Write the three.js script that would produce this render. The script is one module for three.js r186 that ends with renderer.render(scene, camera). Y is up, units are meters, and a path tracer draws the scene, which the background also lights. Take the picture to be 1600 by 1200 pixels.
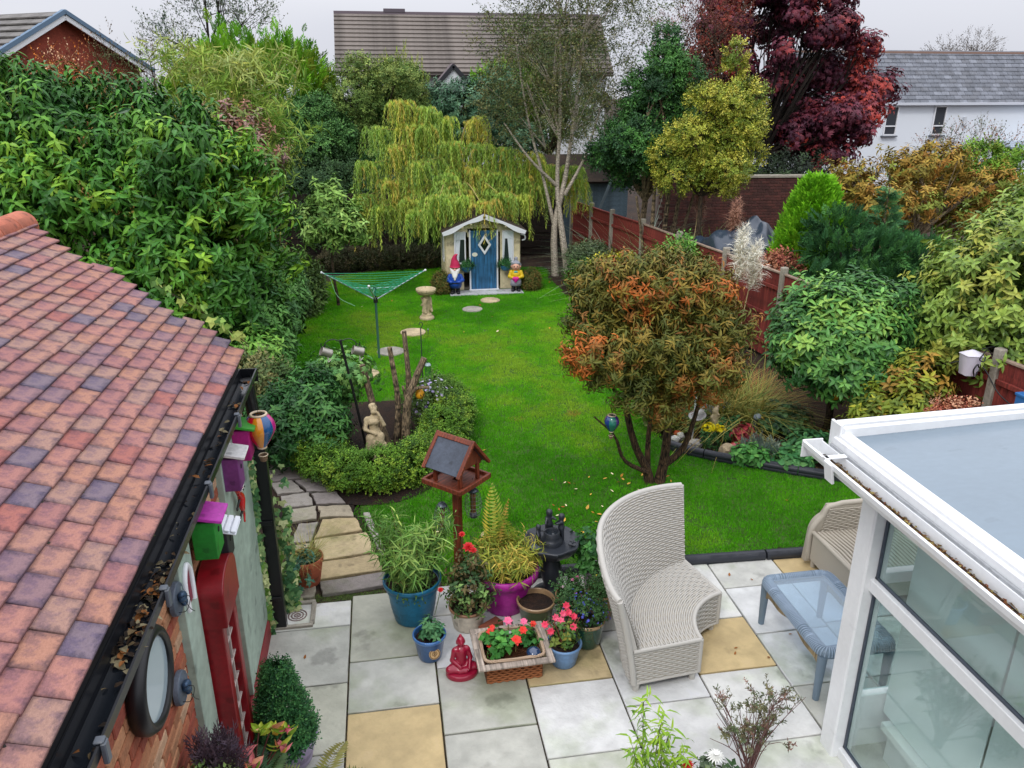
import * as THREE from 'three';
import { mergeGeometries } from 'three/addons/utils/BufferGeometryUtils.js';

// ---------- camera, sky, sun, exposure ----------
const scene = new THREE.Scene();
const camera = new THREE.PerspectiveCamera(52.007, 4 / 3, 0.05, 600);
camera.position.set(0, 4.5, 0);
camera.rotation.set(-0.36144, -0.16207, 0, 'YXZ');
const renderer = new THREE.WebGLRenderer();
renderer.toneMapping = THREE.LinearToneMapping;
renderer.toneMappingExposure = 1.0;
renderer.shadowMap.enabled = true;

function rng(seed) { let s = (seed * 2654435761) >>> 0; return () => { s = (s + 0x6d2b79f5) | 0; let t = Math.imul(s ^ (s >>> 15), 1 | s); t = (t + Math.imul(t ^ (t >>> 7), 61 | t)) ^ t; return ((t ^ (t >>> 14)) >>> 0) / 4294967296; }; }
// lattice value noise in 3D
function hash3(x, y, z) { let h = Math.imul(x, 374761393) ^ Math.imul(y, 668265263) ^ Math.imul(z, 2147483647 ^ 1274126177); h = Math.imul(h ^ (h >>> 13), 1274126177); return ((h ^ (h >>> 16)) >>> 0) / 4294967296; }
function vn(x, y, z) {
  const xi = Math.floor(x), yi = Math.floor(y), zi = Math.floor(z), sm = (t) => t * t * (3 - 2 * t), fx = sm(x - xi), fy = sm(y - yi), fz = sm(z - zi), L = (a, b, t) => a + (b - a) * t;
  const c = (i, j, k) => hash3(xi + i, yi + j, zi + k);
  return L(L(L(c(0, 0, 0), c(1, 0, 0), fx), L(c(0, 1, 0), c(1, 1, 0), fx), fy), L(L(c(0, 0, 1), c(1, 0, 1), fx), L(c(0, 1, 1), c(1, 1, 1), fx), fy), fz);
}
const fbm = (x, y, z, o = 4) => { let s = 0, a = 0.5, n = 0; for (let i = 0; i < o; i++) { s += a * vn(x, y, z); n += a; a *= 0.5; x = x * 2 + 17.3; y = y * 2 + 5.1; z = z * 2 + 9.7; } return s / n; };
const clamp = (v, a = 0, b = 1) => Math.min(b, Math.max(a, v)), lerp = (a, b, t) => a + (b - a) * t, sstep = (a, b, v) => { const t = clamp((v - a) / (b - a)); return t * t * (3 - 2 * t); };

{ // overcast sky: an even cloud sheet, brighter overhead the way an overcast sky is, with faint soft cloud
  const W = 512, Hh = 256, d = new Float32Array(W * Hh * 4);
  for (let j = 0; j < Hh; j++) for (let i = 0; i < W; i++) {
    const el = ((j + 0.5) / Hh - 0.5) * Math.PI, az = ((i + 0.5) / W) * 2 * Math.PI, y = Math.sin(el), cx = Math.cos(el) * Math.cos(az), cz = Math.cos(el) * Math.sin(az);
    const cl = fbm(cx * 2.2 + 7, y * 7, cz * 2.2 + 3, 5) - 0.5, b = (y > 0 ? (0.71 + 1.3 * y) : 0.71) * (1 + 0.32 * cl), o = (j * W + i) * 4;
    d[o] = b * (0.98 + cl * 0.03); d[o + 1] = b * 1.0; d[o + 2] = b * (1.085 - cl * 0.1); d[o + 3] = 1;
  }
  const t = new THREE.DataTexture(d, W, Hh, THREE.RGBAFormat, THREE.FloatType);
  t.mapping = THREE.EquirectangularReflectionMapping; t.magFilter = THREE.LinearFilter; t.needsUpdate = true;
  scene.background = t; scene.environment = t;
}
const sun = new THREE.DirectionalLight(new THREE.Color(1, 0.96, 0.9), 1.1);
sun.name = 'sun'; sun.position.set(-9, 22, 6); sun.target.position.set(2, 0, -10); sun.castShadow = true; sun.shadow.radius = 22;
Object.assign(sun.shadow.camera, { left: -25, right: 25, top: 25, bottom: -25, near: 1, far: 80 }); sun.shadow.mapSize.set(4096, 4096);
scene.add(sun, sun.target);

// ---------- helpers ----------
const used = new Map();
const numbered = (n) => { const k = used.get(n) || 0; used.set(n, k + 1); return k ? n + '_' + String(k).padStart(3, '0') : n; };
function thing(name, label, category, pos = [0, 0, 0], turn = 0, group) {
  const o = new THREE.Group(); o.name = numbered(name); scene.add(o); o.position.set(...pos); o.rotation.y = turn;
  o.userData = { label, category }; if (group) o.userData.group = group; return o;
}
function mesh(name, geo, mat, parent) { const m = new THREE.Mesh(geo, mat); m.name = name; m.castShadow = m.receiveShadow = true; if (parent) parent.add(m); return m; }
function single(name, geo, mat, label, category, pos = [0, 0, 0], turn = 0, group) {
  const m = mesh(numbered(name), geo, mat, scene); m.position.set(...pos); m.rotation.y = turn; m.userData = { label, category }; if (group) m.userData.group = group; return m;
}
function struct(name, geo, mat, label) { const m = mesh(numbered(name), geo, mat, scene); m.userData = { kind: 'structure', label, category: name.replace(/_/g, ' ') }; return m; }
const V = (x, y, z) => new THREE.Vector3(x, y, z);
const C = (h) => new THREE.Color(h);
function metric(g) { // box-projected uv in metres
  const p = g.attributes.position, n = g.attributes.normal, uv = new Float32Array(p.count * 2);
  for (let i = 0; i < p.count; i++) {
    const ax = Math.abs(n.getX(i)), ay = Math.abs(n.getY(i)), az = Math.abs(n.getZ(i));
    if (ay >= ax && ay >= az) { uv[2 * i] = p.getX(i); uv[2 * i + 1] = p.getZ(i); } else if (ax >= az) { uv[2 * i] = p.getZ(i); uv[2 * i + 1] = p.getY(i); } else { uv[2 * i] = p.getX(i); uv[2 * i + 1] = p.getY(i); }
  }
  g.setAttribute('uv', new THREE.BufferAttribute(uv, 2)); return g;
}
function mg(list) {
  const l = list.flat(9).map((g) => { const q = g.index ? g.toNonIndexed() : g.clone(); for (const k of Object.keys(q.attributes)) if (!['position', 'normal'].includes(k)) q.deleteAttribute(k); if (!q.attributes.normal) q.computeVertexNormals(); return q; });
  return metric(l.length === 1 ? l[0] : mergeGeometries(l));
}
const E4 = new THREE.Matrix4(), EU = new THREE.Euler();
function at(g, x = 0, y = 0, z = 0, rx = 0, ry = 0, rz = 0, s = 1) { const m = new THREE.Matrix4().makeRotationFromEuler(new THREE.Euler(rx, ry, rz, 'YXZ')); if (Array.isArray(s)) m.scale(V(...s)); else m.scale(V(s, s, s)); m.setPosition(x, y, z); return g.clone().applyMatrix4(m); }
function triGeo(p, normals) { const g = new THREE.BufferGeometry(); g.setAttribute('position', new THREE.Float32BufferAttribute(p, 3)); g.computeVertexNormals(); return metric(g); }
function cbox(w, h, d, b = 0.004) { // box with chamfered edges, 44 triangles
  b = Math.min(b, w / 2.2, h / 2.2, d / 2.2);
  const P = [], a = w / 2, c = h / 2, e = d / 2, out = [];
  const X = (sx, sy, sz) => [sx * a, sy * (c - b), sz * (e - b)], Y = (sx, sy, sz) => [sx * (a - b), sy * c, sz * (e - b)], Z = (sx, sy, sz) => [sx * (a - b), sy * (c - b), sz * e];
  const tri = (p, q, r) => { const n = V(...q).sub(V(...p)).cross(V(...r).sub(V(...p))), m = V(...p).add(V(...q)).add(V(...r)); if (n.dot(m) < 0) [q, r] = [r, q]; out.push(...p, ...q, ...r); };
  const quad = (p, q, r, s) => { tri(p, q, r); tri(p, r, s); };
  for (const s of [-1, 1]) {
    quad(X(s, -1, -1), X(s, 1, -1), X(s, 1, 1), X(s, -1, 1)); quad(Y(-1, s, -1), Y(1, s, -1), Y(1, s, 1), Y(-1, s, 1)); quad(Z(-1, -1, s), Z(1, -1, s), Z(1, 1, s), Z(-1, 1, s));
    for (const t of [-1, 1]) {
      quad(X(s, t, -1), X(s, t, 1), Y(s, t, 1), Y(s, t, -1)); quad(X(s, -1, t), X(s, 1, t), Z(s, 1, t), Z(s, -1, t)); quad(Y(-1, s, t), Y(1, s, t), Z(1, s, t), Z(-1, s, t));
      for (const u of [-1, 1]) tri(X(s, t, u), Y(s, t, u), Z(s, t, u));
    }
  }
  return triGeo(out);
}
const bx = (w, h, d, x = 0, y = 0, z = 0, ry = 0, rx = 0, rz = 0, b) => at(cbox(w, h, d, b), x, y, z, rx, ry, rz);
function tube(pts, radii, radial = 6, cap = true) { // tapered tube through points
  const P = pts.map((p) => (p.isVector3 ? p : V(...p))), R = Array.isArray(radii) ? radii : P.map(() => radii), rings = [], pos = [], nor = [];
  let up = V(0.31, 0.2, 0.93);
  for (let i = 0; i < P.length; i++) {
    const t = P[Math.min(i + 1, P.length - 1)].clone().sub(P[Math.max(i - 1, 0)]).normalize(); if (Math.abs(t.dot(up)) > 0.98) up = V(1, 0.1, 0.2).normalize();
    const s = t.clone().cross(up).normalize(), n = s.clone().cross(t).normalize(); up = n.clone(); const ring = [];
    for (let k = 0; k <= radial; k++) { const a = (k % radial) / radial * Math.PI * 2, o = s.clone().multiplyScalar(Math.cos(a)).addScaledVector(n, Math.sin(a)); ring.push([P[i].clone().addScaledVector(o, R[i] ?? R[R.length - 1]), o]); }
    rings.push(ring);
  }
  const v = (r) => { pos.push(r[0].x, r[0].y, r[0].z); nor.push(r[1].x, r[1].y, r[1].z); };
  for (let i = 0; i + 1 < rings.length; i++) for (let k = 0; k < radial; k++) { const a = rings[i][k], b = rings[i][k + 1], c = rings[i + 1][k + 1], d = rings[i + 1][k]; v(a); v(c); v(b); v(a); v(d); v(c); }
  if (cap) for (const [i, s] of [[0, -1], [rings.length - 1, 1]]) { const t = P[i].clone().sub(P[i ? i - 1 : 1]).normalize(); for (let k = 0; k < radial; k++) for (const q of s > 0 ? [null, k + 1, k] : [null, k, k + 1]) { const c = q === null ? P[i] : rings[i][q][0]; pos.push(c.x, c.y, c.z); nor.push(t.x, t.y, t.z); } }
  const g = new THREE.BufferGeometry(); g.setAttribute('position', new THREE.Float32BufferAttribute(pos, 3)); g.setAttribute('normal', new THREE.Float32BufferAttribute(nor, 3)); return metric(g);
}
const curve = (pts, n = 10) => new THREE.CatmullRomCurve3(pts.map((p) => (p.isVector3 ? p : V(...p)))).getPoints(n);
const lathe = (pr, seg = 28) => new THREE.LatheGeometry(pr.map(([x, y]) => new THREE.Vector2(x, y)), seg);
const ball = (r, x = 0, y = 0, z = 0, sx = 1, sy = 1, sz = 1, seg = 14) => at(new THREE.SphereGeometry(r, seg, Math.max(6, seg * 0.7 | 0)), x, y, z, 0, 0, 0, [sx, sy, sz]);
const cyl = (r0, r1, h, x = 0, y = 0, z = 0, seg = 16, rx = 0, ry = 0, rz = 0) => at(new THREE.CylinderGeometry(r1, r0, h, seg), x, y, z, rx, ry, rz);
function lumpy(g, amp, freq, seed = 0) { // displace along the normal by noise, smooth normals kept
  const p = g.attributes.position, n = g.attributes.normal; for (let i = 0; i < p.count; i++) { const x = p.getX(i), y = p.getY(i), z = p.getZ(i), d = (fbm(x * freq + seed, y * freq + 3, z * freq + 8, 3) - 0.5) * 2 * amp; p.setXYZ(i, x + n.getX(i) * d, y + n.getY(i) * d, z + n.getZ(i) * d); } g.computeVertexNormals(); return g;
}
function slabShape(pts, h, bev = 0.006) { // flat stone from an outline of [x, z], top at y = h
  const s = new THREE.Shape(pts.map(([x, z]) => new THREE.Vector2(x, -z)));
  const g = new THREE.ExtrudeGeometry(s, { depth: h - bev, bevelEnabled: true, bevelThickness: bev, bevelSize: bev, bevelOffset: -bev, bevelSegments: 1, curveSegments: 6 });
  g.rotateX(-Math.PI / 2); return mg([g]);
}
function inside(pt, poly) { let c = false; for (let i = 0, j = poly.length - 1; i < poly.length; j = i++) { const [xi, yi] = poly[i], [xj, yj] = poly[j]; if ((yi > pt[1]) !== (yj > pt[1]) && pt[0] < (xj - xi) * (pt[1] - yi) / (yj - yi) + xi) c = !c; } return c; }
function sheet(poly, y) { const g = new THREE.ShapeGeometry(new THREE.Shape(poly.map(([x, z]) => new THREE.Vector2(x, -z)))); g.rotateX(-Math.PI / 2); g.translate(0, y, 0); return mg([g]); }
function smoothPoly(poly, n = 6) { return new THREE.CatmullRomCurve3(poly.map(([x, z]) => V(x, 0, z)), true, 'catmullrom', 0.4).getPoints(poly.length * n).slice(0, -1).map((p) => [p.x, p.z]); }

// ---------- textures: tileable noise into colour or relief ----------
function pnoise(per, seed) { return (u, v) => { const x = u * per, y = v * per, xi = Math.floor(x), yi = Math.floor(y), sm = (t) => t * t * (3 - 2 * t), fx = sm(x - xi), fy = sm(y - yi), h = (i, j) => hash3(((xi + i) % per + per) % per, ((yi + j) % per + per) % per, seed); return lerp(lerp(h(0, 0), h(1, 0), fx), lerp(h(0, 1), h(1, 1), fx), fy); }; }
function pfbm(per, oct, seed, ky = 1) { const l = []; for (let i = 0; i < oct; i++) l.push(pnoise(per << i, seed + i * 13)); return (u, v) => { let s = 0, a = 0.5, n = 0; for (const f of l) { s += a * f(u, v * ky); n += a; a *= 0.55; } return s / n; }; }
function tex(size, fn, srgb = true, metres = 1) {
  const d = new Uint8Array(size * size * 4);
  for (let j = 0; j < size; j++) for (let i = 0; i < size; i++) { const r = fn((i + 0.5) / size, (j + 0.5) / size), o = (j * size + i) * 4; if (Array.isArray(r)) { d[o] = clamp(r[0]) * 255; d[o + 1] = clamp(r[1]) * 255; d[o + 2] = clamp(r[2]) * 255; } else d[o] = d[o + 1] = d[o + 2] = clamp(r) * 255; d[o + 3] = 255; }
  const t = new THREE.DataTexture(d, size, size); t.wrapS = t.wrapT = THREE.RepeatWrapping; t.magFilter = THREE.LinearFilter; if (srgb) t.colorSpace = THREE.SRGBColorSpace; t.repeat.set(1 / metres, 1 / metres); t.needsUpdate = true; return t;
}
const rep = (t, m, mv = m) => { const c = t.clone(); c.repeat.set(1 / m, 1 / mv); c.needsUpdate = true; return c; };
const nA = pfbm(4, 6, 1), nB = pfbm(8, 6, 40), nC = pfbm(32, 4, 90), nD = pfbm(3, 5, 170), nS = pfbm(24, 4, 220);
const tMottle = tex(512, (u, v) => { const a = nA(u, v), b = nC(u, v), s = sstep(0.62, 0.75, nB(u, v)) * 0.16, k = 0.9 + (a - 0.5) * 0.35 + (b - 0.5) * 0.16 - s; return [k, k * 0.995, k * 0.98]; }, true, 1);
const tFaint = tex(512, (u, v) => { const k = 0.975 + (nA(u, v) - 0.5) * 0.05 + (nC(u, v) - 0.5) * 0.04 - sstep(0.7, 0.8, nB(u, v)) * 0.035; return [k, k, k * 0.985]; }, true, 1);
const tGrit = tex(512, (u, v) => nC(u, v) * 0.7 + nB(u, v) * 0.3, false, 0.4);
const tSoft = tex(256, (u, v) => nA(u, v), false, 0.5);
const tSoil = tex(512, (u, v) => { const k = 0.35 + nC(u, v) * 0.5 + (nA(u, v) - 0.5) * 0.5; return [k, k * 0.82, k * 0.66]; }, true, 0.9);
const streak = [pnoise(96, 5), pnoise(48, 6), pnoise(24, 9)];
const tWoodV = tex(512, (u, v) => { const s = streak[0](u, v * 0.0417) * 0.5 + streak[1](u, v * 0.0834) * 0.5, k = 0.72 + (s - 0.5) * 0.5 + (nB(u, v) - 0.5) * 0.3; return [k, k * 0.97, k * 0.95]; }, true, 0.6);
const tBark = tex(256, (u, v) => { const s = streak[1](u, v * 0.125), k = 0.5 + (s - 0.5) * 0.7 + (nB(u, v) - 0.5) * 0.5; return [k, k * 0.94, k * 0.86]; }, true, 0.25);
const tBirch = tex(256, (u, v) => { const s = streak[2](u * 0.25, v * 2), k = 0.82 - sstep(0.66, 0.8, s) * 0.55 + (nB(u, v) - 0.5) * 0.4; return [k, k * 0.96, k * 0.9]; }, true, 0.3);
const tWeave = tex(256, (u, v) => { // wicker: over and under strands
  const nx = 8, ny = 24, r = Math.floor(v * ny), x = u * nx + (r % 2) * 0.5, fx = x - Math.floor(x), fy = v * ny - r, a = Math.sin(Math.PI * fx) ** 0.6, b = Math.sin(Math.PI * fy) ** 0.5; return clamp(a * b * 0.95 + (nC(u, v) - 0.5) * 0.1); }, false, 0.16);
const tWeaveC = tex(256, (u, v) => { const nx = 8, ny = 24, r = Math.floor(v * ny), x = u * nx + (r % 2) * 0.5, j = hash3(Math.floor(x) % nx, r, 4), k = 0.82 + (j - 0.5) * 0.22 + (nC(u, v) - 0.5) * 0.2; return [k, k * 0.99, k * 0.97]; }, true, 0.16);
const std = (color, roughness = 0.8, o = {}) => new THREE.MeshStandardMaterial({ color: C(color), roughness, ...o });
const phy = (color, roughness = 0.5, o = {}) => new THREE.MeshPhysicalMaterial({ color: C(color), roughness, ...o });
const M = {
  black: std('#17181b', 0.42), blackPipe: std('#101114', 0.35, { bumpMap: tSoft, bumpScale: 0.001 }), white: std('#e6e8ec', 0.35), upvc: phy('#e9ebf0', 0.3, { clearcoat: 0.2, map: rep(tFaint, 0.9) }),
  concrete: std('#a7a195', 0.9, { map: rep(tMottle, 0.5), bumpMap: tGrit, bumpScale: 0.003 }), soil: std('#4a3b30', 0.95, { map: tSoil, bumpMap: rep(tGrit, 0.25), bumpScale: 0.02 }),
  fence: std('#ac483d', 0.8, { map: tWoodV, bumpMap: rep(tWoodV, 0.6), bumpScale: 0.002 }), fenceCap: std('#a58f80', 0.85, { map: tMottle }),
  brass: std('#8a7a4a', 0.4, { metalness: 0.8 }), steel: std('#9aa0a6', 0.3, { metalness: 0.9 }), wire: std('#3b3f40', 0.4, { metalness: 0.6 }),
  stoneWarm: std('#cdbb98', 0.9, { map: rep(tMottle, 0.4), bumpMap: tGrit, bumpScale: 0.004 }), stoneGrey: std('#a9a59c', 0.9, { map: rep(tMottle, 0.4), bumpMap: tGrit, bumpScale: 0.004 }),
  bark: std('#8a7866', 0.95, { map: tBark, bumpMap: tBark, bumpScale: 0.01 }), barkDark: std('#4b4038', 0.95, { map: tBark, bumpMap: tBark, bumpScale: 0.01 }), barkPale: std('#e0d0b4', 0.9, { map: tBark, bumpMap: tBark, bumpScale: 0.006 }), birch: std('#f2ede6', 0.8, { map: tBirch, bumpMap: tBirch, bumpScale: 0.003 }),
  twig: std('#6a3b34', 0.8), stem: std('#5f7040', 0.7), edging: std('#2d3038', 0.5, { bumpMap: tSoft, bumpScale: 0.003 }),
};
// ---------- foliage: leaves, sprigs, crowns ----------
class Leaves {
  constructor(seed = 1) { this.p = []; this.c = []; this.r = rng(seed); }
  tri(a, b, c, k) { for (const v of [a, b, c]) { this.p.push(v.x, v.y, v.z); this.c.push(k[0], k[1], k[2]); } }
  tone(v = 0.16) { const t = 1 + (this.r() - 0.5) * 2 * v, w = (this.r() - 0.5) * v; return [t * (1 + w), t, t * (1 - w)]; }
  leaf(pos, dir, L, W, { fold = 0.3, droop = 0.25, long = false, k = this.tone(), up = V(0, 1, 0), belly = 0.42 } = {}) {
    const d = dir.clone().normalize(); let s = d.clone().cross(up); if (s.lengthSq() < 1e-4) s = V(1, 0, 0); s.normalize(); const n = s.clone().cross(d).normalize();
    const pt = (t, w) => pos.clone().addScaledVector(d, L * t).addScaledVector(n, -droop * L * t * t + Math.abs(w) * fold * W).addScaledVector(s, w * W);
    const b = pt(0, 0), e = pt(1, 0);
    if (long) { const l1 = pt(0.3, -0.5), c1 = pt(0.3, 0), r1 = pt(0.3, 0.5), l2 = pt(0.68, -0.38), c2 = pt(0.68, 0), r2 = pt(0.68, 0.38); this.tri(b, c1, l1, k); this.tri(b, r1, c1, k); this.tri(l1, c1, c2, k); this.tri(l1, c2, l2, k); this.tri(c1, r1, r2, k); this.tri(c1, r2, c2, k); this.tri(l2, c2, e, k); this.tri(c2, r2, e, k); } else { const l = pt(belly, -0.5), c = pt(belly, 0), r = pt(belly, 0.5); this.tri(b, c, l, k); this.tri(b, r, c, k); this.tri(l, c, e, k); this.tri(c, r, e, k); }
    return this;
  }
  stick(a, b, r, k = [0.6, 0.5, 0.4]) { const d = b.clone().sub(a), s = d.clone().cross(V(0.3, 1, 0.2)).normalize().multiplyScalar(r), n = d.clone().cross(s).normalize().multiplyScalar(r), q = [s, s.clone().multiplyScalar(-0.5).addScaledVector(n, 0.87), s.clone().multiplyScalar(-0.5).addScaledVector(n, -0.87)]; for (let i = 0; i < 3; i++) { const u = q[i], w = q[(i + 1) % 3]; this.tri(a.clone().add(u), a.clone().add(w), b, k); } return this; }
  geo() { const g = new THREE.BufferGeometry(); g.setAttribute('position', new THREE.Float32BufferAttribute(this.p, 3)); g.setAttribute('color', new THREE.Float32BufferAttribute(this.c, 3)); g.computeVertexNormals(); return g; }
}
const dirAz = (a, el) => V(Math.cos(a) * Math.cos(el), Math.sin(el), Math.sin(a) * Math.cos(el));
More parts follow.
